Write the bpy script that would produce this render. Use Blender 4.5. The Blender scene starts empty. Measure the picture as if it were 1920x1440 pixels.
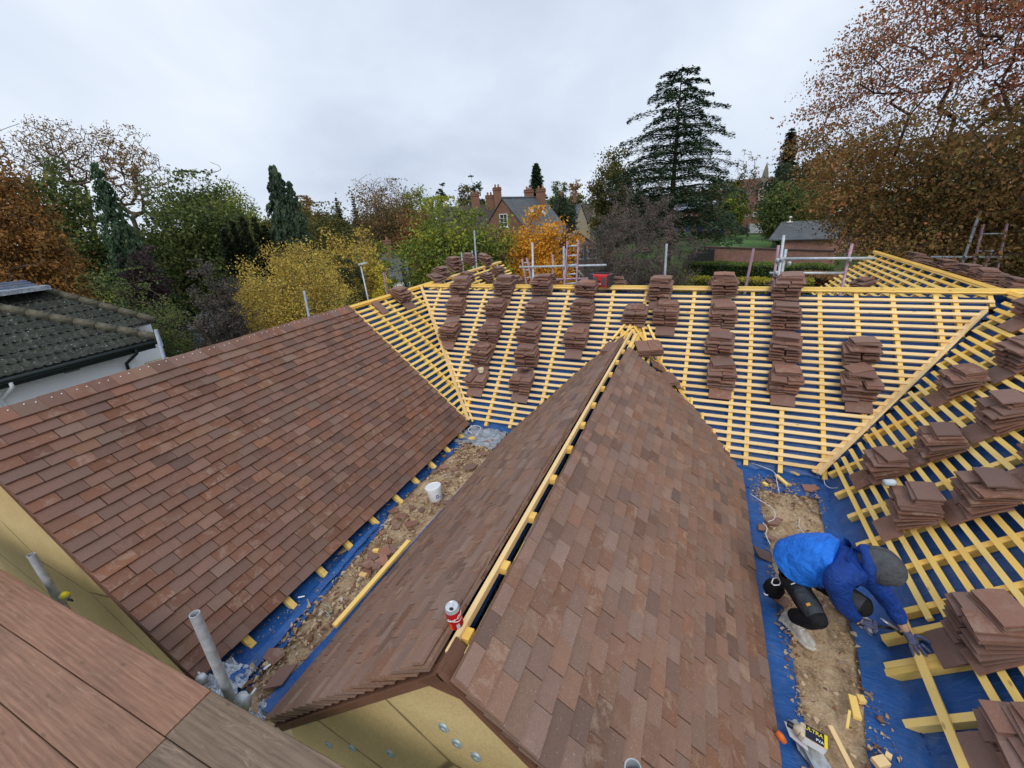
import bpy, bmesh, math, random
import numpy as np
from mathutils import Vector, Matrix, Euler, noise as mnoise

SC = bpy.context.scene
COL = SC.collection
random.seed(7)
rng = np.random.default_rng(11)

# ------------------------------------------------------------------ camera
CAMP = Vector((0, 0, 8.0))
CR_ = Vector((0.9197092236680084, 0.38832840419337816, -0.057758067805404587))
CU_ = Vector((-0.0976246141105215, 0.36870384742314444, 0.924406245984493))
CF_ = Vector((-0.38026882414912894, 0.8445463417669838, -0.3770107398844811))
FPX = 792.6
cam_d = bpy.data.cameras.new('camera')
cam = bpy.data.objects.new('camera', cam_d)
COL.objects.link(cam)
cam.matrix_world = Matrix(((CR_.x, CU_.x, -CF_.x, CAMP.x), (CR_.y, CU_.y, -CF_.y, CAMP.y),
                           (CR_.z, CU_.z, -CF_.z, CAMP.z), (0, 0, 0, 1)))
cam_d.sensor_width = 36.0
cam_d.lens = 36.0 * FPX / 1920
cam_d.clip_start = 0.05
cam_d.clip_end = 3000
SC.camera = cam

# ------------------------------------------------------------------ world: overcast daylight
W = bpy.data.worlds.new('World'); SC.world = W; W.use_nodes = True
wn = W.node_tree.nodes; wl = W.node_tree.links
wn.clear()
wout = wn.new('ShaderNodeOutputWorld')
sky = wn.new('ShaderNodeTexSky'); sky.sky_type = 'NISHITA'; sky.sun_disc = False
SUN_EL, SUN_AZ = math.radians(42), math.radians(155)
sky.sun_elevation = SUN_EL; sky.sun_rotation = SUN_AZ
bg1 = wn.new('ShaderNodeBackground'); bg1.inputs[1].default_value = 0.05
wl.new(sky.outputs[0], bg1.inputs[0])
tc = wn.new('ShaderNodeTexCoord')
sep = wn.new('ShaderNodeSeparateXYZ'); wl.new(tc.outputs['Generated'], sep.inputs[0])
zz = wn.new('ShaderNodeMath'); zz.operation = 'MAXIMUM'; zz.inputs[1].default_value = 0.0; wl.new(sep.outputs[2], zz.inputs[0])
za = wn.new('ShaderNodeMath'); za.operation = 'ADD'; za.inputs[1].default_value = 0.35; wl.new(zz.outputs[0], za.inputs[0])
dx = wn.new('ShaderNodeMath'); dx.operation = 'DIVIDE'; wl.new(sep.outputs[0], dx.inputs[0]); wl.new(za.outputs[0], dx.inputs[1])
dy = wn.new('ShaderNodeMath'); dy.operation = 'DIVIDE'; wl.new(sep.outputs[1], dy.inputs[0]); wl.new(za.outputs[0], dy.inputs[1])
cmb = wn.new('ShaderNodeCombineXYZ'); wl.new(dx.outputs[0], cmb.inputs[0]); wl.new(dy.outputs[0], cmb.inputs[1])
cn = wn.new('ShaderNodeTexNoise'); cn.inputs['Scale'].default_value = 0.8; cn.inputs['Detail'].default_value = 6
cn.inputs['Roughness'].default_value = 0.5; cn.inputs['Distortion'].default_value = 0.35
wl.new(cmb.outputs[0], cn.inputs['Vector'])
cr = wn.new('ShaderNodeValToRGB'); wl.new(cn.outputs[0], cr.inputs[0])
e = cr.color_ramp.elements
e[0].position = 0.3; e[0].color = (0.46, 0.53, 0.66, 1)
e[1].position = 0.72; e[1].color = (0.84, 0.90, 0.98, 1)
m_ = cr.color_ramp.elements.new(0.5); m_.color = (0.62, 0.69, 0.81, 1)
bg2 = wn.new('ShaderNodeBackground'); bg2.inputs[1].default_value = 1.21
wl.new(cr.outputs[0], bg2.inputs[0])
mx = wn.new('ShaderNodeMixShader'); mx.inputs[0].default_value = 0.93
wl.new(bg1.outputs[0], mx.inputs[1]); wl.new(bg2.outputs[0], mx.inputs[2]); wl.new(mx.outputs[0], wout.inputs[0])

sun_d = bpy.data.lights.new('sun', 'SUN'); sun_d.energy = 1.4; sun_d.angle = math.radians(28); sun_d.color = (1, 0.97, 0.92)
sun = bpy.data.objects.new('sun', sun_d); COL.objects.link(sun)
sdir = Vector((math.sin(SUN_AZ) * math.cos(SUN_EL), math.cos(SUN_AZ) * math.cos(SUN_EL), math.sin(SUN_EL)))
sun.rotation_euler = sdir.to_track_quat('Z', 'Y').to_euler()
sun.location = (0, 0, 40)

SC.view_settings.view_transform = 'Standard'
SC.view_settings.look = 'None'
SC.view_settings.gamma = 1
SC.view_settings.use_curve_mapping = False
SC.view_settings.exposure = 0.0
SC.render.engine = 'CYCLES'

# ------------------------------------------------------------------ helpers
def V(*a): return Vector(a if len(a) > 1 else a[0])

def ray(px, py):
    return CF_ + CR_ * ((px - 960) / FPX) - CU_ * ((py - 720) / FPX)

def on_plane(px, py, P0, n):
    d = ray(px, py)
    return CAMP + d * ((Vector(P0) - CAMP).dot(Vector(n)) / d.dot(Vector(n)))

def at_z(px, py, z): return on_plane(px, py, (0, 0, z), (0, 0, 1))
def at_y(px, py, y): return on_plane(px, py, (0, y, 0), (0, 1, 0))
def at_x(px, py, x): return on_plane(px, py, (x, 0, 0), (1, 0, 0))
def at_d(px, py, dist):          # horizontal distance from the viewpoint
    d = ray(px, py)
    return CAMP + d * (dist / math.hypot(d.x, d.y))

WM = {}
def tag(o, label=None, cat=None, group=None, kind=None):
    if label: o['label'] = label
    if cat: o['category'] = cat
    if group: o['group'] = group
    if kind: o['kind'] = kind
    return o

def put(o, M, parent=None):
    WM[o.name] = M.copy()
    if parent is not None:
        o.parent = parent
        o.matrix_basis = WM[parent.name].inverted() @ M
    else:
        o.matrix_basis = M
    return o

def link(name, data, M, parent=None):
    o = bpy.data.objects.new(name, data); COL.objects.link(o)
    return put(o, M, parent)

def T(p): return Matrix.Translation(Vector(p))

def thing(name, label, cat, loc, group=None, kind=None):
    o = link(name, None, T(loc)); o.empty_display_size = 0.2
    return tag(o, label, cat, group, kind)

def frame(o, x, y, z):
    M = Matrix.Identity(4)
    for i, c in enumerate((x, y, z)):
        M[0][i], M[1][i], M[2][i] = c[0], c[1], c[2]
    M[0][3], M[1][3], M[2][3] = o[0], o[1], o[2]
    return M

def look_frame(o, xdir, up=(0, 0, 1)):
    x = Vector(xdir).normalized(); z = Vector(up); y = z.cross(x)
    if y.length < 1e-5: y = Vector((0, 1, 0)).cross(x)
    y.normalize(); z = x.cross(y)
    return frame(o, x, y, z)

class MB:
    """collects shapes; build() links them as one mesh object"""
    def __init__(s): s.v = []; s.f = []; s.a = []; s.mi = []
    def add(s, verts, faces, a=None, mi=0):
        b = len(s.v); s.v.extend([tuple(p) for p in verts])
        for f in faces:
            s.f.append(tuple(b + i for i in f)); s.a.append(0.0 if a is None else a); s.mi.append(mi)
    def box(s, M, sx, sy, sz, a=None, mi=0, c=(0, 0, 0)):
        x0, x1 = c[0] - sx / 2, c[0] + sx / 2; y0, y1 = c[1] - sy / 2, c[1] + sy / 2; z0, z1 = c[2] - sz / 2, c[2] + sz / 2
        vs = [M @ Vector(p) for p in ((x0, y0, z0), (x1, y0, z0), (x1, y1, z0), (x0, y1, z0), (x0, y0, z1), (x1, y0, z1), (x1, y1, z1), (x0, y1, z1))]
        s.add(vs, [(0, 3, 2, 1), (4, 5, 6, 7), (0, 1, 5, 4), (1, 2, 6, 5), (2, 3, 7, 6), (3, 0, 4, 7)], a, mi)
    def beam(s, p, q, w, h, up=(0, 0, 1), a=None, mi=0):
        p = Vector(p); q = Vector(q); L = (q - p).length
        s.box(look_frame((p + q) / 2, q - p, up), L, w, h, a, mi)
    def tube(s, pts, rad, n=8, a=None, caps=True, mi=0):
        pts = [Vector(p) for p in pts]
        if not hasattr(rad, '__len__'): rad = [rad] * len(pts)
        vs = []; fs = []; prev = None
        for i, p in enumerate(pts):
            d = (pts[min(i + 1, len(pts) - 1)] - pts[max(i - 1, 0)]).normalized()
            if prev is None:
                x = d.orthogonal().normalized()
            else:
                x = (prev - d * prev.dot(d)).normalized()
            prev = x; y = d.cross(x)
            for k in range(n):
                t = 2 * math.pi * k / n
                vs.append(p + (x * math.cos(t) + y * math.sin(t)) * rad[i])
        for i in range(len(pts) - 1):
            for k in range(n):
                k2 = (k + 1) % n
                fs.append((i * n + k, i * n + k2, (i + 1) * n + k2, (i + 1) * n + k))
        if caps:
            fs.append(tuple(range(n - 1, -1, -1))); fs.append(tuple((len(pts) - 1) * n + k for k in range(n)))
        s.add(vs, fs, a, mi)
    def lathe(s, M, prof, n=24, a=None, mi=0):
        vs = []; fs = []
        for r, z in prof:
            for k in range(n):
                t = 2 * math.pi * k / n; vs.append(M @ Vector((r * math.cos(t), r * math.sin(t), z)))
        for i in range(len(prof) - 1):
            for k in range(n):
                k2 = (k + 1) % n; fs.append((i * n + k, i * n + k2, (i + 1) * n + k2, (i + 1) * n + k))
        s.add(vs, fs, a, mi)
    def prism(s, poly, ext, a=None, mi=0):
        poly = [Vector(p) for p in poly]; n = len(poly); ext = Vector(ext)
        nn = Vector((0, 0, 0))
        for i in range(n): nn += poly[i].cross(poly[(i + 1) % n])
        if nn.dot(ext) > 0: poly.reverse()
        vs = poly + [p + ext for p in poly]
        fs = [tuple(range(n)), tuple(range(2 * n - 1, n - 1, -1))]
        for i in range(n):
            j = (i + 1) % n; fs.append((j, i, i + n, j + n))
        s.add(vs, fs, a, mi)
    def mesh(s, name, mats, smooth=False, origin=(0, 0, 0)):
        me = bpy.data.meshes.new(name)
        o = Vector(origin)
        me.from_pydata([(p[0] - o.x, p[1] - o.y, p[2] - o.z) for p in s.v], [], s.f)
        if not isinstance(mats, (list, tuple)): mats = [mats]
        for m in mats: me.materials.append(m)
        if any(s.a):
            at = me.attributes.new('v', 'FLOAT', 'FACE'); at.data.foreach_set('value', s.a)
        if len(mats) > 1: me.polygons.foreach_set('material_index', s.mi)
        if smooth: me.polygons.foreach_set('use_smooth', [True] * len(me.polygons))
        me.update()
        return me
    def build(s, name, mats, parent=None, smooth=False, kind=None, label=None):
        P = np.array([tuple(p) for p in s.v]); c = (P.min(0) + P.max(0)) / 2; c[2] = P[:, 2].min()
        me = s.mesh(name, mats, smooth, c)
        o = link(name, me, T(c), parent)
        if kind: o['kind'] = kind
        if label: o['label'] = label
        return o

def npmesh(name, verts, faces, nper, mats, attr=None, smooth=False, mi=None):
    """fast mesh from arrays; faces (n,nper)"""
    me = bpy.data.meshes.new(name)
    nv, nf = len(verts), len(faces)
    me.vertices.add(nv); me.vertices.foreach_set('co', np.asarray(verts, np.float32).ravel())
    me.loops.add(nf * nper); me.loops.foreach_set('vertex_index', np.asarray(faces, np.int32).ravel())
    me.polygons.add(nf); me.polygons.foreach_set('loop_start', np.arange(0, nf * nper, nper, dtype=np.int32))
    me.polygons.foreach_set('loop_total', np.full(nf, nper, np.int32))
    if not isinstance(mats, (list, tuple)): mats = [mats]
    for m in mats: me.materials.append(m)
    if mi is not None: me.polygons.foreach_set('material_index', np.asarray(mi, np.int32))
    if smooth: me.polygons.foreach_set('use_smooth', np.ones(nf, bool))
    me.update(calc_edges=True)
    if attr is not None:
        at = me.attributes.new('v', 'FLOAT', 'FACE'); at.data.foreach_set('value', np.asarray(attr, np.float32))
    return me

# ------------------------------------------------------------------ materials
class NT:
    def __init__(s, name, rough=0.7, spec=0.35):
        m = bpy.data.materials.new(name); m.use_nodes = True; s.m = m
        s.n = m.node_tree.nodes; s.l = m.node_tree.links
        s.b = s.n['Principled BSDF']; s.b.inputs['Roughness'].default_value = rough
        s.b.inputs['Specular IOR Level'].default_value = spec
        s.out = s.n['Material Output']
    def node(s, t, **k):
        n = s.n.new(t)
        for a, b in k.items(): setattr(n, a, b)
        return n
    def lnk(s, a, b): s.l.new(a, b)
    def val(s, sock, v):
        if hasattr(v, 'links') or hasattr(v, 'is_linked'): s.l.new(v, sock)
        else: sock.default_value = v
    def math(s, op, a, b=0.0, c=None):
        n = s.n.new('ShaderNodeMath'); n.operation = op
        s.val(n.inputs[0], a); s.val(n.inputs[1], b)
        if c is not None: s.val(n.inputs[2], c)
        return n.outputs[0]
    def objco(s): 
        if not hasattr(s, 'tc'): s.tc = s.n.new('ShaderNodeTexCoord')
        return s.tc.outputs['Object']
    def mapping(s, vec, scale=(1, 1, 1), loc=None):
        n = s.n.new('ShaderNodeMapping'); s.l.new(vec, n.inputs[0]); n.inputs['Scale'].default_value = scale
        if loc is not None: s.val(n.inputs['Location'], loc)
        return n.outputs[0]
    def noise(s, vec, scale, detail=4, rough=0.55, dist=0.0):
        n = s.n.new('ShaderNodeTexNoise'); s.l.new(vec, n.inputs['Vector'])
        n.inputs['Scale'].default_value = scale; n.inputs['Detail'].default_value = detail
        n.inputs['Roughness'].default_value = rough; n.inputs['Distortion'].default_value = dist
        return n.outputs[0]
    def voro(s, vec, scale, feat='F1', out='Distance'):
        n = s.n.new('ShaderNodeTexVoronoi'); n.feature = feat; s.l.new(vec, n.inputs['Vector']); n.inputs['Scale'].default_value = scale
        return n.outputs[out]
    def ramp(s, fac, stops, interp='LINEAR'):
        n = s.n.new('ShaderNodeValToRGB'); s.val(n.inputs[0], fac); cr = n.color_ramp; cr.interpolation = interp
        while len(cr.elements) > 1: cr.elements.remove(cr.elements[-1])
        cr.elements[0].position = stops[0][0]; cr.elements[0].color = col(stops[0][1])
        for p, c in stops[1:]:
            e = cr.elements.new(p); e.color = col(c)
        return n.outputs[0]
    def mix(s, fac, a, b, mode='MIX'):
        n = s.n.new('ShaderNodeMix'); n.data_type = 'RGBA'; n.blend_type = mode
        s.val(n.inputs[0], fac)
        s.val(n.inputs[6], a if hasattr(a, 'is_linked') else col(a)); s.val(n.inputs[7], b if hasattr(b, 'is_linked') else col(b))
        return n.outputs[2]
    def rand(s):
        """per piece random number: face attribute v plus per object random"""
        a = s.n.new('ShaderNodeAttribute'); a.attribute_name = 'v'
        o = s.n.new('ShaderNodeObjectInfo')
        return s.math('FRACT', s.math('ADD', a.outputs['Fac'], o.outputs['Random']))
    def attr(s):
        a = s.n.new('ShaderNodeAttribute'); a.attribute_name = 'v'; return a.outputs['Fac']
    def color(s, c):
        s.val(s.b.inputs['Base Color'], c if hasattr(c, 'is_linked') else col(c)); return s
    def bump(s, h, strength=0.3, dist=0.01):
        n = s.n.new('ShaderNodeBump'); n.inputs['Strength'].default_value = strength; n.inputs['Distance'].default_value = dist
        s.l.new(h, n.inputs['Height']); s.l.new(n.outputs[0], s.b.inputs['Normal']); return s

def col(c):
    if isinstance(c, (int, float)): return (c, c, c, 1)
    return (*c, 1) if len(c) == 3 else tuple(c)
def srgb(r, g, b, k=1.0):
    f = lambda c: (c / 255 / 12.92 if c / 255 <= .04045 else ((c / 255 + .055) / 1.055) ** 2.4) * k
    return (f(r), f(g), f(b))

def simple(name, c, rough=0.7, var=0.15, scale=6, metal=0, bump=0.15, bscale=40, spec=0.35, bd=0.004):
    n = NT(name, rough, spec); n.b.inputs['Metallic'].default_value = metal
    o = n.objco(); f = n.noise(o, scale, 5)
    lo = tuple(x * (1 - var) for x in c); hi = tuple(min(1, x * (1 + var)) for x in c)
    n.color(n.ramp(f, [(0.3, lo), (0.7, hi)]))
    if bump: n.bump(n.noise(o, bscale, 4), bump, bd)
    return n.m

def tile_mat(name, stops, pale=(0.42, 0.31, 0.24), specks=True, rough=0.62):
    n = NT(name, rough, 0.4); r = n.rand(); o = n.objco()
    off = n.node('ShaderNodeCombineXYZ'); n.lnk(n.math('MULTIPLY', r, 37.0), off.inputs[0]); n.lnk(n.math('MULTIPLY', r, 91.0), off.inputs[1])
    ad = n.node('ShaderNodeVectorMath', operation='ADD'); n.lnk(o, ad.inputs[0]); n.lnk(off.outputs[0], ad.inputs[1]); v = ad.outputs[0]
    base = n.ramp(r, stops)
    r2 = n.math('FRACT', n.math('MULTIPLY', r, 17.3))
    r3 = n.math('FRACT', n.math('MULTIPLY', r, 53.7))
    hsv = n.node('ShaderNodeHueSaturation'); n.lnk(base, hsv.inputs['Color'])
    n.lnk(n.math('MULTIPLY_ADD', r2, 0.30, 0.85), hsv.inputs['Value'])
    n.lnk(n.math('MULTIPLY_ADD', r3, 0.3, 0.82), hsv.inputs['Saturation'])
    m1 = n.noise(v, 9, 6, 0.62, 0.6)
    c = n.mix(n.math('MULTIPLY', n.ramp(m1, [(0.35, 0), (0.7, 1)]), 0.45), hsv.outputs[0], n.mix(0.5, hsv.outputs[0], (0.12, 0.07, 0.055)))
    # worn sandy bloom, strong on only some tiles
    m2 = n.noise(v, 9, 8, 0.75, .5)
    gate = n.math('MULTIPLY', n.ramp(m2, [(0.5, 0), (0.62, 1)]), n.math('POWER', r3, 2.6))
    c = n.mix(n.math('MULTIPLY', gate, 0.6), c, pale)
    m3 = n.noise(v, 160, 3, 0.6)
    c = n.mix(0.35, c, n.ramp(m3, [(0.3, 0.35), (0.7, 0.75)]), 'OVERLAY')
    if specks:
        d = n.voro(v, 75); sp = n.ramp(d, [(0.10, 1), (0.15, 0)])
        g = n.ramp(n.noise(v, 20, 2), [(0.46, 0), (0.56, 1)])
        c = n.mix(n.math('MULTIPLY', n.math('MULTIPLY', sp, g), 0.7), c, (0.6, 0.52, 0.44))
    n.color(c)
    n.bump(n.math('ADD', m3, n.math('MULTIPLY', m2, 1.5)), 0.35, 0.003)
    return n.m

def wood_mat(name, c1, c2, c3, knots=True, grain=1.0, rough=0.7, band=14, var=0.25, dark=(0.30, 0.17, 0.06), boards=False):
    n = NT(name, rough, 0.25); r = n.rand(); o = n.objco()
    off = n.node('ShaderNodeCombineXYZ')
    for i, k in enumerate((71.0, 23.0, 41.0)): n.lnk(n.math('MULTIPLY', r, k), off.inputs[i])
    ad = n.node('ShaderNodeVectorMath', operation='ADD'); n.lnk(o, ad.inputs[0]); n.lnk(off.outputs[0], ad.inputs[1]); v = ad.outputs[0]
    g = n.noise(n.mapping(v, (1.2, band, band)), 3, 5, 0.6, 0.4)
    base = n.ramp(r, [(0.0, c1), (0.5, c2), (1.0, c3)])
    hsv = n.node('ShaderNodeHueSaturation'); n.lnk(base, hsv.inputs['Color'])
    n.lnk(n.math('MULTIPLY_ADD', g, var * grain, 1 - var * grain * 0.5), hsv.inputs['Value'])
    c = hsv.outputs[0]
    big = n.noise(n.mapping(v, (1, 3, 3)), 2.2, 3)
    c = n.mix(n.math('MULTIPLY', n.ramp(big, [(0.5, 0), (0.75, 1)]), 0.28), c, n.mix(0.6, c, dark))
    if knots:
        d = n.voro(n.mapping(v, (3.2, 9, 9)), 1.4)
        c = n.mix(n.math('MULTIPLY', n.ramp(d, [(0.05, 1), (0.13, 0)]), 0.65), c, dark)
    if boards:       # cathedral grain rings, scuffs and pale scratches
        wv = n.node('ShaderNodeTexWave'); wv.wave_type = 'RINGS'; wv.rings_direction = 'SPHERICAL'
        n.lnk(n.mapping(v, (.55, 4.5, 4.5), (-.9, .2, 0)), wv.inputs['Vector']); wv.inputs['Scale'].default_value = 5.5; wv.inputs['Distortion'].default_value = 3.5
        wv.inputs['Detail'].default_value = 3; wv.inputs['Detail Scale'].default_value = 1.2
        c = n.mix(.16, c, n.ramp(wv.outputs['Fac'], [(0.2, .32), (.8, .62)]), 'OVERLAY')
        sc_ = n.noise(n.mapping(v, (1.2, 7, 7)), 3.2, 8, .75, 1.5)
        c = n.mix(n.math('MULTIPLY', n.ramp(sc_, [(0.56, 0), (0.70, 1)]), .5), c, (.46, .34, .24))
        c = n.mix(n.math('MULTIPLY', n.ramp(n.noise(v, 1.6, 5, .6), [(0.5, 0), (0.72, 1)]), .45), c, (.12, .075, .05))
        n.color(c); n.bump(n.math('ADD', n.noise(n.mapping(v, (2, 60, 60)), 3, 4), wv.outputs['Fac']), 0.5, 0.002)
        return n.m
    n.color(c); n.bump(n.noise(n.mapping(v, (3, 60, 60)), 4, 3), 0.3, 0.002)
    return n.m

def leaf_mat(name, stops, trans=0.35, rough=0.6):
    n = NT(name, rough, 0.25)
    c = n.ramp(n.attr(), [(p, tuple(min(.9, x * 1.42) for x in k)) for p, k in stops])
    n.color(c)
    t = n.node('ShaderNodeBsdfTranslucent'); n.lnk(c, t.inputs[0])
    mx = n.node('ShaderNodeMixShader'); mx.inputs[0].default_value = trans
    n.lnk(n.b.outputs[0], mx.inputs[1]); n.lnk(t.outputs[0], mx.inputs[2]); n.lnk(mx.outputs[0], n.out.inputs[0])
    return n.m

def brick_mat(name, c1, c2, mortar, sc=1.0, axes=(0, 2)):
    n = NT(name, 0.85, 0.2); o = n.objco()
    s = n.node('ShaderNodeSeparateXYZ'); n.lnk(o, s.inputs[0]); cb = n.node('ShaderNodeCombineXYZ')
    n.lnk(s.outputs[axes[0]], cb.inputs[0]); n.lnk(s.outputs[axes[1]], cb.inputs[1])
    b = n.node('ShaderNodeTexBrick'); n.lnk(cb.outputs[0], b.inputs['Vector'])
    b.inputs['Color1'].default_value = col(c1); b.inputs['Color2'].default_value = col(c2); b.inputs['Mortar'].default_value = col(mortar)
    b.inputs['Scale'].default_value = 1.0 / sc; b.inputs['Brick Width'].default_value = 0.225; b.inputs['Row Height'].default_value = 0.075
    b.inputs['Mortar Size'].default_value = 0.009
    c = n.mix(0.4, b.outputs[0], n.ramp(n.noise(o, 1.3, 5), [(0.3, 0.3), (0.7, 0.7)]), 'OVERLAY')
    n.color(c); n.bump(b.outputs['Fac'], -0.3, 0.01)
    return n.m

BROWN = [(0.0, (0.163, 0.079, 0.051)), (0.3, (0.194, 0.092, 0.058)), (0.5, (0.185, 0.084, 0.051)), (0.65, (0.150, 0.075, 0.051)),
         (0.76, (0.215, 0.097, 0.056)), (0.86, (0.202, 0.111, 0.070)), (0.94, (0.120, 0.061, 0.042)), (1.0, (0.275, 0.102, 0.050))]
GREYB = [(0.0, (0.215, 0.118, 0.080)), (0.3, (0.250, 0.142, 0.097)), (0.55, (0.23, 0.120, 0.078)), (0.80, (0.27, 0.160, 0.108)),
         (0.91, (0.145, 0.082, 0.060)), (0.95, (0.18, 0.098, 0.066)), (1.0, (0.30, 0.155, 0.098))]
M_TILE_L = tile_mat('clay_tile_red_brown', BROWN, pale=(0.36, 0.25, 0.19), specks=False)
M_TILE_C = tile_mat('clay_tile_worn_painted_sheen', GREYB, pale=(0.40, 0.29, 0.21))  # centre tiles greyer and paler: wet sheen of the sky put into the colour
M_TILE_S = tile_mat('clay_tile_stacked', [(0, (0.20, 0.102, 0.074)), (0.5, (0.24, 0.122, 0.086)), (0.8, (0.175, 0.092, 0.068)), (1, (0.28, 0.135, 0.088))], specks=False)
M_TILE_BR = tile_mat('clay_tile_broken_face', [(0, (0.27, 0.115, 0.075)), (0.5, (0.22, 0.12, 0.095)), (1, (0.35, 0.16, 0.10))], specks=False)
M_PALE = wood_mat('batten_pale_pine', (0.88, 0.62, 0.29), (0.93, 0.68, 0.35), (0.83, 0.55, 0.23))
M_YEL = wood_mat('batten_yellow_treated', (0.92, 0.61, 0.15), (0.95, 0.67, 0.21), (0.88, 0.54, 0.11))
M_YEL2 = wood_mat('batten_bright_yellow', (0.97, 0.64, 0.16), (1.0, 0.71, 0.24), (0.94, 0.56, 0.11))
M_BOARD = wood_mat('scaffold_board_reddish', (0.29, 0.155, 0.10), (0.31, 0.17, 0.11), (0.26, 0.145, 0.095), band=26, var=1.1, boards=True, dark=(0.16, 0.09, 0.06))
M_BOARD2 = wood_mat('scaffold_board_grey', (0.19, 0.135, 0.095), (0.21, 0.15, 0.10), (0.17, 0.12, 0.085), band=26, var=1.2, boards=True, dark=(0.08, 0.05, 0.035))
def membrane_mat():
    n = NT('blue_roof_membrane', 0.42, 0.45); o = n.objco()
    a = n.noise(o, 2.2, 5, 0.6, 0.8)
    c = n.ramp(a, [(0.3, (0.012, 0.065, 0.22)), (0.55, (0.016, 0.095, 0.32)), (0.75, (0.04, 0.14, 0.42))])
    d = n.ramp(n.noise(o, 26, 6, 0.7, 1.5), [(0.62, 0), (0.72, 1)])
    c = n.mix(n.math('MULTIPLY', d, 0.45), c, (0.3, 0.28, 0.24))
    d2 = n.ramp(n.noise(n.mapping(o, (1, 1, 1)), 3.1, 7, 0.72, 2.0), [(0.52, 0), (0.62, 1)])
    c = n.mix(n.math('MULTIPLY', d2, 0.22), c, (0.16, 0.20, 0.26))
    n.color(c); n.bump(n.math('ADD', n.noise(n.mapping(o, (1, 3, 1)), 5, 4, 0.5, 1.0), n.math('MULTIPLY', n.noise(o, 220, 2), 0.05)), 0.5, 0.03)
    return n.m
M_MEM = membrane_mat()
M_GALV = simple('galvanised_steel', (0.42, 0.44, 0.46), 0.5, 0.3, 14, metal=0.35, bump=0.2)
M_GALV_L = simple('galvanised_steel_light', (0.52, 0.56, 0.58), 0.5, 0.2, 14, metal=0.35, bump=0.2)
M_PINK = simple('tube_pink_paint', (0.42, 0.26, 0.30), 0.55, 0.3, 9, metal=0.3)
M_BLACKPL = simple('black_plastic', (0.012, 0.013, 0.015), 0.4, 0.1)
M_WHITEPL = simple('white_plastic', (0.82, 0.83, 0.84), 0.35, 0.03, 3, bump=0)
M_LEAD = simple('lead_grey_sheet', (0.30, 0.33, 0.37), 0.45, 0.4, 7, bump=0.9, bscale=16, bd=0.03)
M_FOIL = simple('silver_foil_insulation', (0.60, 0.64, 0.70), 0.35, 0.35, 20, metal=0.5, bump=1.0, bscale=30, bd=0.03)
def ochre_mat():
    n = NT('ochre_insulation_board', 0.85, 0.2); o = n.objco()
    a = n.noise(o, 1.1, 5, 0.6, 0.5)
    c = n.ramp(a, [(0.3, (0.50, 0.36, 0.165)), (0.6, (0.62, 0.46, 0.22)), (0.8, (0.70, 0.53, 0.27))])
    f = n.noise(o, 90, 3); c = n.mix(0.3, c, n.ramp(f, [(0.3, 0.3), (0.7, 0.72)]), 'OVERLAY')
    # joint cracks and hairline stains
    w = n.voro(n.mapping(o, (0.5, 1, 1.1)), 1.0, 'DISTANCE_TO_EDGE'); 
    wv = n.noise(o, 5, 4)
    ln = n.ramp(n.math('ADD', w, n.math('MULTIPLY', wv, 0.02)), [(0.012, 1), (0.02, 0)])
    c = n.mix(n.math('MULTIPLY', ln, 0.75), c, (0.10, 0.06, 0.03))
    n.color(c); n.bump(f, 0.3, 0.003)
    return n.m
M_OCHRE = ochre_mat()
M_UNDER = simple('undercloak_brown', (0.16, 0.075, 0.045), 0.6, 0.2)
def rubble_mat():
    n = NT('crumbled_plaster_rubble', 0.95, 0.1); o = n.objco()
    c = n.ramp(n.noise(o, 5, 8, 0.7, 0.8), [(0.3, (0.34, 0.21, 0.12)), (0.5, (0.58, 0.41, 0.25)), (0.7, (0.74, 0.58, 0.39))])
    f = n.noise(o, 60, 6, 0.75)
    c = n.mix(0.6, c, n.ramp(f, [(0.3, 0.2), (0.7, 0.8)]), 'OVERLAY')
    n.color(c); n.bump(n.math('ADD', f, n.noise(o, 14, 5)), 0.9, 0.02)
    return n.m
M_RUB = rubble_mat()
def chip_mat():
    n = NT('plaster_and_clay_chips', 0.9, 0.15)
    c = n.ramp(n.rand(), [(0, (0.30, 0.19, 0.11)), (0.3, (0.46, 0.33, 0.20)), (0.55, (0.55, 0.42, 0.27)), (0.75, (0.24, 0.11, 0.07)), (0.9, (0.17, 0.09, 0.06)), (1, (0.52, 0.45, 0.36))])
    n.color(n.mix(0.4, c, n.ramp(n.noise(n.objco(), 70, 3), [(0.3, 0.3), (0.7, 0.7)]), 'OVERLAY')); return n.m
M_CHIP = chip_mat()
# ================================================================== THE HOUSE UNDER REPAIR
HR, DH, WR = 1.222, 1.725, 1.899
ZR = 8 - HR; ZE = ZR - DH
YR, XL, XR, XC = 6.922, -4.929, 3.401, -0.815
DC, WC = 0.477, 1.499
ZC = ZR - DC
Y0, YC0, YFL, YFR = 0.91, 0.93, 10.68, 11.626
TH = math.atan2(DH, WR); CT, ST = math.cos(TH), math.sin(TH)
SL = math.hypot(DH, WR); SLC = math.hypot(DH - DC, WC)
YCV = YR - DC * WR / DH            # where the small ridge meets the main slope

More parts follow.
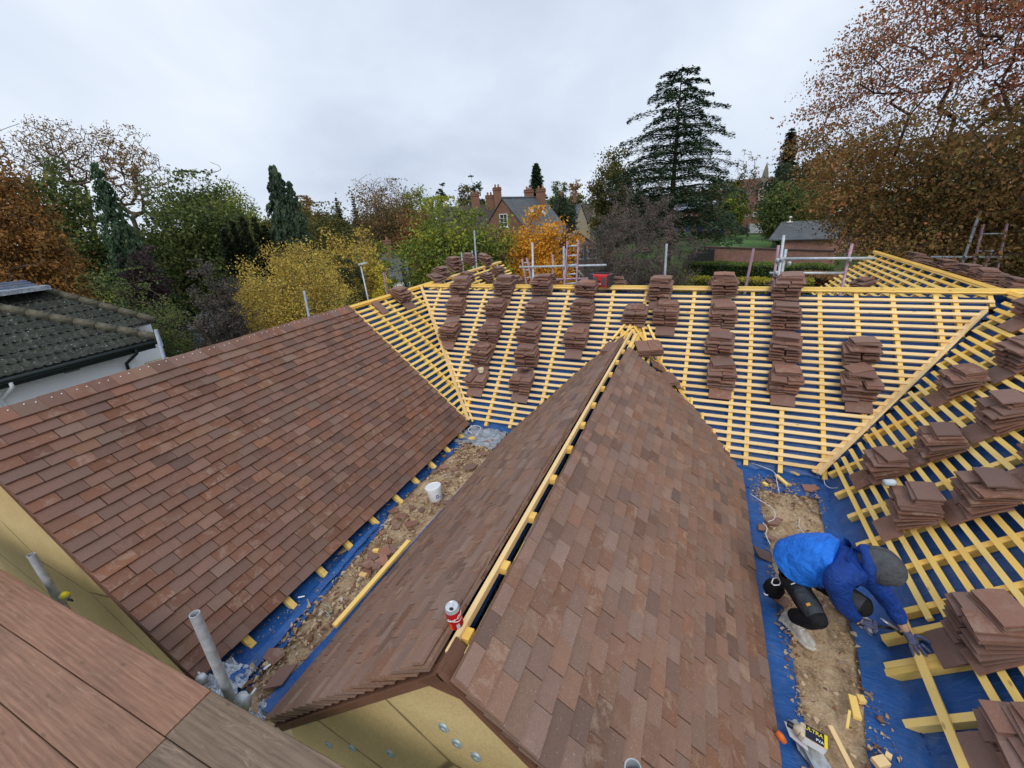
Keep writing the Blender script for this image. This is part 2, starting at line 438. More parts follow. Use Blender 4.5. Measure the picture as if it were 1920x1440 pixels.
class Slope:
    def __init__(s, O, e, down):       # e: along the ridge, down: horizontal fall direction
        s.O = Vector(O); s.e = Vector(e); h = Vector(down)
        s.d = h * CT + Vector((0, 0, -ST)); s.n = h * ST + Vector((0, 0, CT)); s.u = s.d.cross(s.n)
        s.h = h
    def P(s, t, q, h=0.0):              # t: world X or Y along the ridge, q: metres down the slope, h: height off it
        return s.O + s.e * (t - s.O.dot(s.e)) + s.d * q + s.n * h
    def M(s, t, q, h=0.0, rot=0.0, tilt=0.0):
        return frame(s.P(t, q, h), s.u, s.d, s.n) @ Matrix.Rotation(rot, 4, 'Z') @ Matrix.Rotation(tilt, 4, 'X')
    def tq(s, px, py, h=0.0):
        p = on_plane(px, py, s.P(0, 0, h), s.n)
        return p.dot(s.e), (p - s.P(0, 0, h)).dot(s.d)
SLf = Slope((XL, 0, ZR), (0, 1, 0), (1, 0, 0)); SLb = Slope((XL, 0, ZR), (0, 1, 0), (-1, 0, 0))
SRf = Slope((XR, 0, ZR), (0, 1, 0), (-1, 0, 0)); SRb = Slope((XR, 0, ZR), (0, 1, 0), (1, 0, 0))
SM = Slope((0, YR, ZR), (1, 0, 0), (0, -1, 0)); SMb = Slope((0, YR, ZR), (1, 0, 0), (0, 1, 0))
SCR = Slope((XC, 0, ZC), (0, 1, 0), (1, 0, 0)); SCL = Slope((XC, 0, ZC), (0, 1, 0), (-1, 0, 0))

house = thing('house_under_repair', 'large house with half stripped clay tile roofs, blue membrane and yellow battens', 'house', (-0.8, 4, 0))

# ---- base walls of the building (plain, below the eaves)
w = MB()
def wall_block(x0, x1, y0, y1, z1): w.box(T(((x0 + x1) / 2, (y0 + y1) / 2, z1 / 2)), x1 - x0, y1 - y0, z1)
ZG = 4.86                                  # gutter floor level
wall_block(XL - WR + .25, XL + WR - .12, Y0 + .12, YFL - .2, ZE - .14)
wall_block(XR - WR + .12, XR + WR - .25, Y0 + .12, YFR - .2, ZE - .14)
w.build('wall', simple('rendered_wall', (0.45, 0.36, 0.22), 0.85), house)
w = MB(); wall_block(XL + WR - .10, XR - WR + .10, Y0 + .3, YR + WR - .3, ZG - .03)
w.build('wall', bpy.data.materials['rendered_wall'], house)

# ---- gables faced in ochre boards
def gable(x, hw, y, ztop, zeave, name='gable_wall'):
    g = MB()
    g.prism([(x - hw, y, 0.5), (x + hw, y, 0.5), (x + hw, y, zeave), (x, y, ztop), (x - hw, y, zeave)], (0, .10, 0))
    return g.build(name, M_OCHRE, house)
gL = gable(XL, WR - .04, Y0 + .04, ZR - .12, ZE - .12)
gC = gable(XC, WC - .04, YC0 + .06, ZC - .12, ZE - .12)
gR = gable(XR, WR - .04, Y0 + .04, ZR - .12, ZE - .12)
# round washers of the board fixings
wash = MB(); wash.lathe(Matrix.Identity(4), [(0.0, 0.004), (0.010, 0.004), (0.012, 0.008), (0.026, 0.008), (0.030, 0.001), (0.030, -0.002)], 14)
wash_me = wash.mesh('washer', simple('zinc_washer', (0.42, 0.50, 0.52), 0.5, 0.3, 60, metal=0.4), True)
for px, py in [(708, 1300), (678, 1316), (832, 1363), (857, 1393), (893, 1418), (617, 1396), (661, 1402), (548, 1355), (732, 1412), (575, 1352)]:
    p = at_y(px, py, YC0 + .06)
    link('washer', wash_me, T(p) @ Matrix.Rotation(math.pi / 2, 4, 'X'), gC)
# board joints as recessed thin grooves are cut from slightly proud strips
st = MB()

# ---- membranes (sagging between the timbers)
def sheet(s, name, inside, t0, t1, q0, q1, h, rafters, nt, nq, parent=house, sag=.014):
    vs, idx, fs = [], {}, []
    for i in range(nt + 1):
        t = t0 + (t1 - t0) * i / nt
        dr = min([abs(t - r) for r in rafters] + [.4]) if rafters else .2
        for j in range(nq + 1):
            q = q0 + (q1 - q0) * j / nq
            hh = h - sag * min(1, dr / .2) ** .7 + .005 * mnoise.noise(Vector((t * 4, q * 3, 1.7)))
            idx[i, j] = len(vs); vs.append(s.P(t, q, hh))
    for i in range(nt):
        for j in range(nq):
            tm = t0 + (t1 - t0) * (i + .5) / nt; qm = q0 + (q1 - q0) * (j + .5) / nq
            if inside(tm, qm):
                f = (idx[i, j], idx[i + 1, j], idx[i + 1, j + 1], idx[i, j + 1])
                fs.append(f)
    m = MB(); m.v = [tuple(v) for v in vs]; m.f = fs; m.a = [0] * len(fs); m.mi = [0] * len(fs)
    return m.build(name, M_MEM, parent, smooth=True)

HM = -.078                                  # membrane below batten tops
raf_main = [-4.456, -3.494, -2.752, -1.962, -1.225, -0.72, -0.03, 0.742, 1.535, 1.942, 2.323, 2.746, 2.931, 3.254]
# roof planes: name, slope, region, extent, rafters
raf_L = [4.67 + .383 * k for k in range(0, 16)]
raf_R = [2.36 + .379 * k for k in range(-3, 25)]
def in_main(t, q):
    x = q * CT
    return XL + x - .06 < t < XR - x + .06
A_L = sheet(SLf, 'roof_slope', lambda t, q: abs(t - YR) > q * CT - .08, Y0 + .05, YFL - .05, .02, SL + .02, HM, raf_L, 90, 16)
A_R = sheet(SRf, 'roof_slope', lambda t, q: abs(t - YR) > q * CT - .08, Y0 + .05, YFR - .05, .02, SL + .14, HM, raf_R, 100, 17)
A_M = sheet(SM, 'roof_slope', in_main, XL, XR, .02, SL + .05, HM, raf_main, 100, 16)
A_Mb = sheet(SMb, 'roof_slope', in_main, XL, XR, .02, SL, HM, raf_main, 60, 12)
A_Lb = sheet(SLb, 'roof_slope', lambda t, q: True, Y0 + .05, YFL - .05, .02, SL, HM, raf_L, 60, 10)
A_Rb = sheet(SRb, 'roof_slope', lambda t, q: True, Y0 + .05, YFR - .05, .02, SL, HM, raf_R, 60, 10)
inC = lambda t, q: t < YCV - q * CT + .05
A_CR = sheet(SCR, 'roof_slope', inC, YC0 + .05, YCV + .05, .10, SLC + .1, HM, [], 60, 10)
A_CL = sheet(SCL, 'roof_slope', inC, YC0 + .05, YCV + .05, .10, SLC + .1, HM, [], 60, 10)

# ---- timber pieces. one mesh per piece, laid on its slope
def timber(name, p, q, w_, h_, up, mat, parent, jit=.002):
    p = Vector(p); q = Vector(q); L = (q - p).length
    m = MB()
    n = max(1, int(L / .8))
    Mx = look_frame((p + q) / 2, q - p, up)
    # slightly bowed box, local X along the grain
    vs = []; fs = []
    b = random.uniform(-1, 1) * jit * min(1.5, L)
    for i in range(n + 1):
        x = -L / 2 + L * i / n; o = b * (1 - (2 * i / n - 1) ** 2)
        for (yy, zz_) in ((-w_ / 2, -h_ / 2), (w_ / 2, -h_ / 2), (w_ / 2, h_ / 2), (-w_ / 2, h_ / 2)):
            vs.append((x, yy + o, zz_))
    for i in range(n):
        for k in range(4):
            k2 = (k + 1) % 4; fs.append((i * 4 + k, i * 4 + k2, i * 4 + 4 + k2, i * 4 + 4 + k))
    fs.append((0, 3, 2, 1)); fs.append((n * 4, n * 4 + 1, n * 4 + 2, n * 4 + 3))
    m.add(vs, [tuple(reversed(f)) for f in fs])
    me = m.mesh(name, mat)
    return link(name, me, Mx, parent)

G = .0985; BW, BH = .040, .024
def batten(s, t0, t1, q, mat, parent, hoff=0.0, skew=.004):
    a = random.uniform(-skew, skew); b = random.uniform(-skew, skew)
    return timber('batten', s.P(t0, q + a, -BH / 2 + hoff), s.P(t1, q + b, -BH / 2 + hoff), BW + random.uniform(-.002, .002), BH, s.n, mat, parent)
def rafter(s, t, q0, q1, mat, parent, w_=.048, h_=.052, skew=.006, name='counter_batten', h=0.0):
    return timber(name, s.P(t + random.uniform(-skew, skew), q0, -BH - h_ / 2 + h), s.P(t + random.uniform(-skew, skew), q1, -BH - h_ / 2 + h), w_, h_, s.n, mat, parent)

# main slope
for k in range(1, 26):
    q = .035 + G * k; x = q * CT
    tl, tr = XL + x + .03, XR - x - .03
    dz = q * ST - DC                      # below the small ridge
    r = random.uniform(-.015, .015)
    if dz > .03:
        hw = dz / math.tan(TH) + .02
        batten(SM, tl + r, XC - hw, q, M_PALE, A_M); batten(SM, XC + hw, tr + r, q, M_PALE, A_M)
    else:
        j = random.choice([-2.75, -1.22, .74, 1.53])
        batten(SM, tl + r, j - .002, q, M_PALE, A_M); batten(SM, j + .002, tr + r, q, M_PALE, A_M)
for t in raf_main:
    q1 = min((t - XL) / CT, (XR - t) / CT, SL + .02)
    if abs(t - XC) < WC and t != -1.962: q1 = min(q1, DC / ST + abs(t - XC) / CT - .03)
    if q1 > .1: rafter(SM, t, .03, q1, M_YEL, A_M)
for t, q0 in ((1.11, 1.80), (-2.36, 1.75), (-3.15, 1.9), (.55, 1.62), (1.535, 2.4)):
    rafter(SM, t, q0, SL + (.05 if t > 0 else .0), M_YEL, A_M)
# ridge boards of the main range, in lengths
for a, b, m in ((XL + .1, -1.9, M_YEL), (-1.895, 1.1, M_PALE), (1.105, XR + .3, M_YEL)):
    timber('ridge_batten', SM.P(a, .012, .004), SM.P(b, .014, .004), .045, .03, SM.n, m, house)
    timber('ridge_batten', SMb.P(a, .03, .012), SMb.P(b, .03, .012), .045, .03, (0, 0, 1), m, house)
    timber('ridge_board', (a, YR, ZR + .020), (b, YR, ZR + .020), .05, .034, (0, 0, 1), M_YEL, house)

# left wing slope, near part up to the valley and far part beyond the main ridge
TLY = 4.955
for k in range(0, 26):
    q = .035 + G * k
    y1 = YR - q * CT - .03
    if y1 > TLY: batten(SLf, TLY - .12, y1 + random.uniform(-.02, .01), q, M_YEL, A_L, skew=.006)
    y2 = YR + q * CT + .04
    if q < 2.0: batten(SLf, y2, YFL + random.uniform(-.05, .05), q, M_YEL, A_L)
for t in raf_L:
    if t < YR - .1: rafter(SLf, t, .05, min(SL, (YR - t) / CT - .02), M_YEL, A_L)
    elif t > YR + .1: rafter(SLf, t, .05, min(SL, (t - YR) / CT - .02), M_YEL, A_L)
# right wing slope
for k in range(0, 26):
    q = .035 + G * k
    y1 = YR - q * CT - .05
    if k < 23: batten(SRf, Y0 + .1 + random.uniform(-.02, .02), y1 + random.uniform(-.03, .02), q, M_YEL2, A_R, skew=.007)
    elif k == 23: batten(SRf, 2.99, y1, q, M_YEL2, A_R, skew=.01)
    elif k == 24: batten(SRf, 3.62, y1 + .03, q, M_YEL2, A_R, skew=.004)
    y2 = YR + q * CT + .04
    if q < 2.0: batten(SRf, y2, YFR + random.uniform(-.04, .04) - q * .0, q, M_YEL2, A_R)
for i, t in enumerate(raf_R):
    if t < YR - .1:
        q1 = min((YR - t) / CT - .02, SL + {2.36: .13, 2.739: .12, 3.118: -.02}.get(round(t, 3), -.03) + random.uniform(-.03, .03))
        rafter(SRf, t, .05, q1, M_YEL2, A_R, w_=.05, h_=.056)
    elif t > YR + .1: rafter(SRf, t, .05, min(SL, (t - YR) / CT - .02), M_YEL2, A_R)
rafter(SRf, 2.69, 2.1, SL + .12, M_YEL, A_R, w_=.05, h_=.06)
rafter(SRf, 2.95, 2.1, SL + .06, M_YEL, A_R, w_=.05, h_=.06)
# last batten being nailed, pale and loose at its lower end
lb = timber('loose_batten', SRf.P(3.05, 2.44, .012), SRf.P(1.45, 2.50, .014), .046, .026, SRf.n, M_YEL2, None)
tag(lb, 'long loose batten being nailed under the hand of the crouching roofer', 'batten')
# ridge boards on the wings (double, stepped)
for s, sb, y0, y1, m in ((SLf, SLb, TLY - .02, 7.6, M_YEL), (SLf, SLb, 7.61, YFL, M_PALE), (SRf, SRb, Y0, 5.2, M_YEL2), (SRf, SRb, 5.21, YFR, M_YEL2)):
    timber('ridge_batten', s.P(y0, .014, .006), s.P(y1, .014, .006), .045, .030, s.n, m, house)
    timber('ridge_batten', sb.P(y0, .040, .010), sb.P(y1, .040, .010), .060, .032, (0, 0, 1), m, house)
# valley boards
def valley(s, t0, q0, t1, q1, mat, w_=.05, h=.014, parent=house): timber('valley_batten', s.P(t0, q0, h), s.P(t1, q1, h), w_, .026, s.n, mat, parent)
qv = SL - .02
valley(SLf, YR - .02 * CT - .01, .03, YR - qv * CT - .02, qv, M_PALE)
valley(SM, XL + .10 * CT + .02, .10, XL + qv * CT + .07, qv, M_YEL, .03, -.03)
valley(SRf, YR - .30 * CT + .03, .30, YR - (SL + .03) * CT + .02, SL + .03, M_PALE, .062, .02)
valley(SM, XR - .34 * CT - .06, .34, XR - qv * CT - .09, qv, M_PALE, .04, -.03)
# centre gable valleys: two pieces each side, yellow
for sgn, s in ((1, SCR), (-1, SCL)):
    for off, m, h in ((.03, M_YEL, .02), (.10, M_YEL2, -.02)):
        valley(s, YCV - .03 - off, .0, YCV - (SLC - .1) * CT - off, SLC - .1, m, .034, h)
    for k in range(1, 20):
        q = .03 + G * k
        yt = YCV - q * CT - .06; yb = (5.36 if sgn > 0 else 5.75) - .1
        if yt > yb + .05: batten(s, yb, yt + random.uniform(-.03, .02), q, M_YEL, A_CR if sgn > 0 else A_CL, hoff=.0, skew=.012)
    qm0 = DC / ST
    # cut tails on the main slope meeting the valley
    for k in range(9):
        q = qm0 + .18 + k * .2; hw = (q * ST - DC) / math.tan(TH)
        timber('valley_noggin', SM.P(XC + sgn * (hw + .02), q - .10, .01), SM.P(XC + sgn * (hw + .03), q + .09, .01), .03, .024, SM.n, M_YEL, A_M)
# the three battens fanning from the small ridge up on to the main slope
for a, b in (((-.05, .25), (-.10, .80)), ((.04, .22), (.02, .82)), ((-.13, .35), (-.28, .9)), ((.12, .33), (.22, .95)), ((.2, .42), (.38, 1.1))):
    timber('ridge_batten', SM.P(XC + a[0], DC / ST - .02 + a[1] * 0 + .0, .02), SM.P(XC + b[0], DC / ST + b[1] * .3, .03), .032, .024, SM.n, M_YEL2, house)
# ridge of the centre gable: timber along the top of the left slope, gap, spacer blocks
timber('ridge_timber', SCL.P(YC0 + .06, .028, -.020), SCL.P(6.2, .028, -.022), .026, .045, (0, 0, 1), M_PALE, house)
timber('ridge_timber', SCL.P(YC0 + .10, .0, -.10), SCL.P(6.2, .0, -.10), .045, .05, (0, 0, 1), M_YEL, house)
for k in range(12):
    y = YC0 + .18 + .42 * k
    timber('spacer_block', (XC - .03, y, ZC - .055), (XC + .040, y, ZC - .055), .06, .04, (0, 0, 1), M_YEL, house)

# ---- clay tiles
def tile_mesh(name, wd, ln, th, mat, camber=.004, nx=2, ny=2):
    vs = []; fs = []
    for lay in (0, 1):
        for j in range(ny + 1):
            for i in range(nx + 1):
                x = -wd / 2 + wd * i / nx; y = ln * j / ny
                c = camber * (1 - (2 * i / nx - 1) ** 2) + camber * (1 - (2 * j / ny - 1) ** 2)
                vs.append((x, y, c + th * lay))
    N = (nx + 1) * (ny + 1); ix = lambda i, j, l: l * N + j * (nx + 1) + i
    for j in range(ny):
        for i in range(nx):
            fs.append((ix(i, j, 1), ix(i + 1, j, 1), ix(i + 1, j + 1, 1), ix(i, j + 1, 1)))
    fs.append((ix(0, 0, 0), ix(0, ny, 0), ix(nx, ny, 0), ix(nx, 0, 0)))
    fs.append(tuple([ix(i, 0, 0) for i in range(nx + 1)] + [ix(i, 0, 1) for i in range(nx, -1, -1)]))
    fs.append(tuple([ix(i, ny, 0) for i in range(nx, -1, -1)] + [ix(i, ny, 1) for i in range(nx + 1)]))
    fs.append(tuple([ix(0, j, 0) for j in range(ny, -1, -1)] + [ix(0, j, 1) for j in range(ny + 1)]))
    fs.append(tuple([ix(nx, j, 0) for j in range(ny + 1)] + [ix(nx, j, 1) for j in range(ny, -1, -1)]))
    m = MB(); m.add(vs, fs); return m, m.mesh(name, mat)

TW, TL, TT = .1655, .265, .0150
def lay_tiles(s, parent, mat, qend, y0, ytop, keep=300, slope_tilt=.192, hmin=-.01):
    """ytop(q): far end of the tiled area at distance q down the slope"""
    variants = [tile_mesh('roof_tile', TW - .0028 - .0012 * i, TL, TT, mat, camber=.0010 + .0006 * i) for i in range(3)]
    half = tile_mesh('roof_tile', TW * .5 - .001, TL, TT, mat, camber=.0012)
    wide = tile_mesh('roof_tile', TW * 1.5 - .001, TL, TT, mat, camber=.0012)
    rows = int((qend - .03) / G) + 1
    P = []
    for k in range(rows):
        tail = qend + .045 - (rows - 1 - k) * G           # tail position of this course
        head = tail - TL
        if head < hmin: head = hmin
        if k == 0: pass
        yt = ytop(tail - .05)
        off = (TW / 2 if k % 2 else 0.0)
        y = y0
        first = True
        while y < yt - .02:
            wd = TW; mm = variants[random.randrange(3)]
            if first and k % 2: wd = TW * 1.5; mm = wide
            first = False
            if y + wd > yt: 
                wd = yt - y
                if wd < .05: break
                mm = 'cut'
            P.append((y + wd / 2, head, tail, mm, wd)); y += wd
    top = rows
    out = []
    for (t, head, tail, mm, wd) in P:
        ln = tail - head
        if mm == 'cut' or ln < TL - .002:
            mm = tile_mesh('roof_tile', wd - .002, ln, TT, mat, camber=.0012)
        # the tail lifts on the two tiles beneath it
        h = .003 + random.uniform(0, .004)
        a = slope_tilt + random.uniform(-.005, .010)
        h += (TL - ln) * slope_tilt
        if random.random() < .05: a += .02
        M = s.M(t, head, h, rot=random.gauss(0, .006), tilt=a) @ T((0, random.gauss(0, .0022), 0))
        cen = s.P(t, tail - .05)
        out.append(((cen - CAMP).length / max(.15, abs((CAMP - cen).normalized().dot(s.n))) ** .5, M, mm))
    out.sort(key=lambda o: o[0])
    for _, M, mm in out[:keep]:
        link('roof_tile', mm[1], M, parent)
    rest = MB()
    for _, M, mm in out[keep:]:
        a = random.random()
        vs = [M @ Vector(p) for p in mm[0].v]
        rest.add(vs, mm[0].f, a)
    if rest.v:
        o = rest.build('roof_tiles', mat, parent); o['kind'] = 'stuff'
    return len(out)

n1 = lay_tiles(SLf, A_L, M_TILE_L, SL, Y0 - .03, lambda q: min(TLY, YR - q * CT - .04))
n2 = lay_tiles(SCR, A_CR, M_TILE_C, SLC, YC0 - .03, lambda q: min(5.40, YCV - q * CT - .06), hmin=.062)
n3 = lay_tiles(SCL, A_CL, M_TILE_C, SLC, YC0 - .03, lambda q: min(5.80, YCV - q * CT - .06), hmin=.052)
print('tiles', n1, n2, n3)

# galvanised nail heads along the tops of the ridge courses
nl = MB(); nl.lathe(Matrix.Identity(4), [(0.0, .004), (.0042, .0035), (.0055, .0)], 8)
nail_me = nl.mesh('nail', simple('bright_nail_head', (0.8, 0.82, 0.84), 0.4, 0.05, bump=0), True)
for s, par, y1 in ((SCR, A_CR, 5.3), (SCL, A_CL, 5.6), (SLf, A_L, 4.9)):
    y = Y0 + .04; i = 0
    while y < y1:
        link('nail', nail_me, s.M(y + random.uniform(-.006, .006), (.035 if s is SLf else .085) + random.uniform(-.008, .012), .0175 + .010 + .030), par)
        y += .095 if i % 2 else .07; i += 1

# undercloak strips below the verges, and the bargeboard line
def verge(s, y, qend, parent):
    m = MB(); 
    m.prism([s.P(y - .035, 0, -.006), s.P(y - .035, qend + .03, -.006), s.P(y + .13, qend + .03, -.006), s.P(y + .13, 0, -.006)], s.n * -.008)
    m.prism([s.P(y - .012, 0, -.016), s.P(y - .012, qend + .02, -.016), s.P(y + .02, qend + .02, -.016), s.P(y + .02, 0, -.016)], s.n * -.055)
    m.build('verge_undercloak', M_UNDER, parent)
verge(SLf, Y0, SL, house); verge(SLb, Y0, SL, house); verge(SCR, YC0, SLC, house); verge(SCL, YC0, SLC, house); verge(SRf, Y0, SL, house)
m = MB(); m.prism([(XC - .16, YC0 - .012, ZC - .165), (XC + .16, YC0 - .012, ZC - .165), (XC + .05, YC0 - .012, ZC - .05), (XC - .05, YC0 - .012, ZC - .05)], (0, .03, 0)); m.build('verge_undercloak', M_UNDER, house)
m = MB()
for k in range(24):                      # mortar-less second layer of undercloak on the left wing verge
    pass
# eaves fascia timbers behind the tile tails
timber('eaves_board', SLf.P(Y0 + .1, SL - .03, -.09), SLf.P(5.0, SL - .03, -.09), .05, .04, SLf.n, M_YEL, house)
# rafter feet showing below the left eaves
for i, (y, x) in enumerate([(1.25, -2.95), (1.64, -2.925), (2.0, -2.905), (2.36, -2.915), (2.735, -2.915), (3.14, -2.93), (3.515, -2.935), (3.89, -2.935), (4.275, -2.94), (4.68, -2.945)]):
    q1 = (x - XL) / CT
    timber('rafter_foot', SLf.P(y, SL - .2, -.03), SLf.P(y + random.uniform(-.01, .01), q1 + .03, -.012), .05, .045, SLf.n, M_YEL, A_L)
for y in (1.95, 2.9, 3.9):
    timber('rafter_foot', SCR.P(y, SLC - .2, -.045), SCR.P(y, SLC + .055, -.045), .04, .03, SCR.n, M_YEL, A_CR)

# ---- gutters between the roofs: floor, membrane bands, rubble
def strip(name, mat, left, right, z, n=70, m=10, amp=.01, freq=6, parent=house, zf=None, kind=None):
    """sheet between two polylines given as functions of y"""
    vs = []; fs = []
    ya, yb = left[0][1], left[-1][1]
    sc = lambda pl: [(x * 1.026 if -2.9 < x < -2.2 or .79 < x < 1.45 else x, y) for x, y in pl]
    left = sc(left); right = sc(right)
    def ev(pl, y):
        for (x0, y0), (x1, y1) in zip(pl, pl[1:]):
            if y <= y1 + 1e-6: return x0 + (x1 - x0) * (y - y0) / (y1 - y0)
        return pl[-1][0]
    for i in range(n + 1):
        y = ya + (yb - ya) * i / n
        a, b = ev(left, y), ev(right, y)
        wob = .018 * mnoise.noise(Vector((y * 5, a * 3, 4)))
        for j in range(m + 1):
            u = j / m; x = a + (b - a) * u + wob * (1 if 0 < j else 0)
            zz_ = z + amp * mnoise.fractal(Vector((x * freq, y * freq * .45, 3.3)), .8, 2.1, 3) + (zf(u, y) if zf else 0)
            vs.append((x, y, zz_))
    for i in range(n):
        for j in range(m):
            fs.append((i * (m + 1) + j, i * (m + 1) + j + 1, (i + 1) * (m + 1) + j + 1, (i + 1) * (m + 1) + j))
    mb = MB(); mb.add(vs, fs); return mb.build(name, mat, parent, smooth=True, kind=kind)
ZF = 4.945
xle, xce = XL + WR, XC - WC                 # left gutter edges (-3.03 .. -2.314)
xcr, xrw = XC + WC, XR - WR                 # right gutter (.684 .. 1.502)
strip('gutter_floor', M_RUB, [(xle - .05, .93), (xle - .05, 4.9)], [(xce + .1, .93), (xce + .1, 4.9)], ZF - .015, 200, 40, .022, 11)
strip('membrane_band', M_MEM, [(xle - .22, .95), (xle - .22, 4.95)], [(-2.60, .95), (-2.61, 1.3), (-2.66, 1.6), (-2.74, 2.2), (-2.76, 2.6), (-2.74, 2.78), (-2.86, 2.9), (-2.83, 3.6), (-2.80, 4.4), (-2.72, 4.95)], ZF + .012, 120, 14, .022, 7,
      zf=lambda u, y: .03 * max(0, .35 - u) + .010 * math.sin(u * 9 + y * 3))
strip('membrane_fold', M_MEM, [(-2.80, 1.0), (-2.84, 1.9), (-2.86, 2.7)], [(-2.66, 1.0), (-2.74, 1.9), (-2.80, 2.7)], ZF + .035, 60, 8, .02, 8, zf=lambda u, y: .02 * math.sin(u * 3.1))
strip('membrane_band', M_MEM, [(xce - .10, .95), (xce - .06, 1.5), (xce - .02, 2.4), (xce + .02, 4.9)], [(xce + .25, .95), (xce + .25, 4.9)], ZF + .02, 90, 8, .012, 7, zf=lambda u, y: .08 * u)
strip('gutter_floor', M_RUB, [(xcr - .1, .93), (xcr - .1, 4.95)], [(xrw + .05, .93), (xrw + .05, 4.95)], ZF - .012, 200, 40, .024, 9)
strip('membrane_band', M_MEM, [(xcr - .25, .95), (xcr - .25, 4.95)], [(.80, .95), (.86, 2.3), (.87, 3.0), (.84, 3.8), (.83, 4.7), (.83, 4.95)], ZF + .01, 110, 12, .014, 7, zf=lambda u, y: .07 * max(0, .5 - u))
strip('membrane_band', M_MEM, [(1.14, .95), (1.15, 2.1), (1.22, 2.45), (1.28, 2.85), (1.29, 3.5), (1.33, 4.0), (1.40, 4.95)], [(1.78, .95), (1.78, 4.95)], ZF + .012, 110, 16, .014, 5, zf=lambda u, y: .20 * max(0, u - .55))
strip('membrane_band', M_MEM, [(xcr - .1, 4.66), (xcr - .1, 5.1)], [(xrw + .1, 4.66), (xrw + .1, 5.1)], ZF + .012, 20, 26, .02, 8, zf=lambda u, y: .12 * max(0, y - 4.95))
# crumpled lead sheet at the head of the left gutter and foil at its foot
def crumple(name, mat, x0, x1, y0, y1, z, amp, n=26, par=house):
    vs = []; fs = []
    for i in range(n + 1):
        for j in range(n + 1):
            x = x0 + (x1 - x0) * i / n; y = y0 + (y1 - y0) * j / n
            r = mnoise.fractal(Vector((x * 9, y * 9, 7.7)), .6, 2.2, 4)
            vs.append((x + .02 * mnoise.noise(Vector((x * 7, y * 7, 1))), y + .02 * mnoise.noise(Vector((x * 7, y * 7, 9))), z + amp * abs(r)))
    for i in range(n):
        for j in range(n): fs.append((i * (n + 1) + j, (i + 1) * (n + 1) + j, (i + 1) * (n + 1) + j + 1, i * (n + 1) + j + 1))
    mb = MB(); mb.add(vs, fs); return mb.build(name, mat, par, smooth=True)
crumple('lead_sheet', M_LEAD, -3.02, -2.36, 4.52, 5.02, ZF + .015, .07)
crumple('foil_insulation', M_FOIL, -2.98, -2.70, .90, 1.12, ZF + .03, .09)
crumple('foil_insulation', M_FOIL, -2.55, -2.36, .86, .99, ZF - .03, .09)
# closing board under the foot of the centre valley
# ================================================================== TILE STACKS
tile_st = [tile_mesh('roof_tile', .164, .263, .0125, M_TILE_S, camber=c) for c in (.003, .005, .0065)]
tst = [t[1] for t in tile_st]
n_st = 0
def tile_stack(pos, s, label, cat='tile stack', pairs=6, singles=5, leg=True, tilt=11, group='stacks of loose clay roof tiles waiting on the battens', seed=0, rot=0.0, legrot=0.0, topskew=0.0, shear=.12, rests=0.0):
    """pos: (t, q) where the front foot of the stack meets the slope s"""
    R = random.Random(seed * 13 + 5)
    t, q = pos
    foot = s.P(t, q, .02)
    root = thing('tile_stack', label, cat, foot, group)
    tilt = tilt + R.uniform(-4, 5); rot = rot + R.gauss(0, .06); lean_ = R.gauss(0, .12)
    if leg:      # the tile lying on the battens under the stack, wider than long
        link('roof_tile', tst[R.randrange(3)], s.M(t + R.uniform(-.02, .02), q - .02, .004, rot=math.pi / 2 + R.uniform(-.03, .03) + legrot, tilt=0) @ T((.082, -.1315, 0)), root)
    # stack frame: x along the eaves, y out from the slope, z up
    ux = s.e.copy()
    if s.h.cross(Vector((0, 0, 1))).dot(ux) < 0: ux = -ux
    base = Matrix.Rotation(0, 4, 'X')
    F0 = frame(foot, -ux, s.h, Vector((0, 0, 1)))
    if F0.to_3x3().determinant() < 0: F0 = frame(foot, ux, s.h, Vector((0, 0, 1)))
    F0 = F0 @ Matrix.Rotation(rot, 4, 'Z')
    # the pile leans back up the slope: origin of each layer at its rear edge
    z = 0.0; yb = .0
    F0 = T(s.P(t, q - .255) - foot) @ F0
    n = pairs + singles
    for i in range(n):
        tl = math.radians(tilt + max(0, 24 - i * 6) + R.uniform(-1.2, 1.2))
        yy = yb - shear * z + R.uniform(-.008, .008)
        A = F0 @ T((lean_ * z, yy, z + .012)) @ Matrix.Rotation(-tl, 4, 'X')
        dz = .0165 + R.uniform(0, .003)
        if i < pairs:
            for sx in (-1, 1):
                link('roof_tile', tst[R.randrange(3)], A @ T((sx * .0835 + R.uniform(-.011, .011), R.uniform(-.022, .022), R.uniform(0, .002))) @ Matrix.Rotation(R.gauss(0, .05), 4, 'Z') @ Matrix.Rotation(R.gauss(0, .028), 4, 'Y'), root)
        else:
            k = i - pairs
            last = i == n - 1
            Rz = math.pi / 2 + R.gauss(0, .10) + (topskew if last else 0)
            if k % 1 == 0:
                link('roof_tile', tst[R.randrange(3)], A @ T((.1315 + R.uniform(-.02, .02), .115 + R.uniform(-.012, .012), 0)) @ Matrix.Rotation(Rz, 4, 'Z') @ Matrix.Rotation(R.gauss(0, .02), 4, 'Y'), root)
        z += dz
    return root

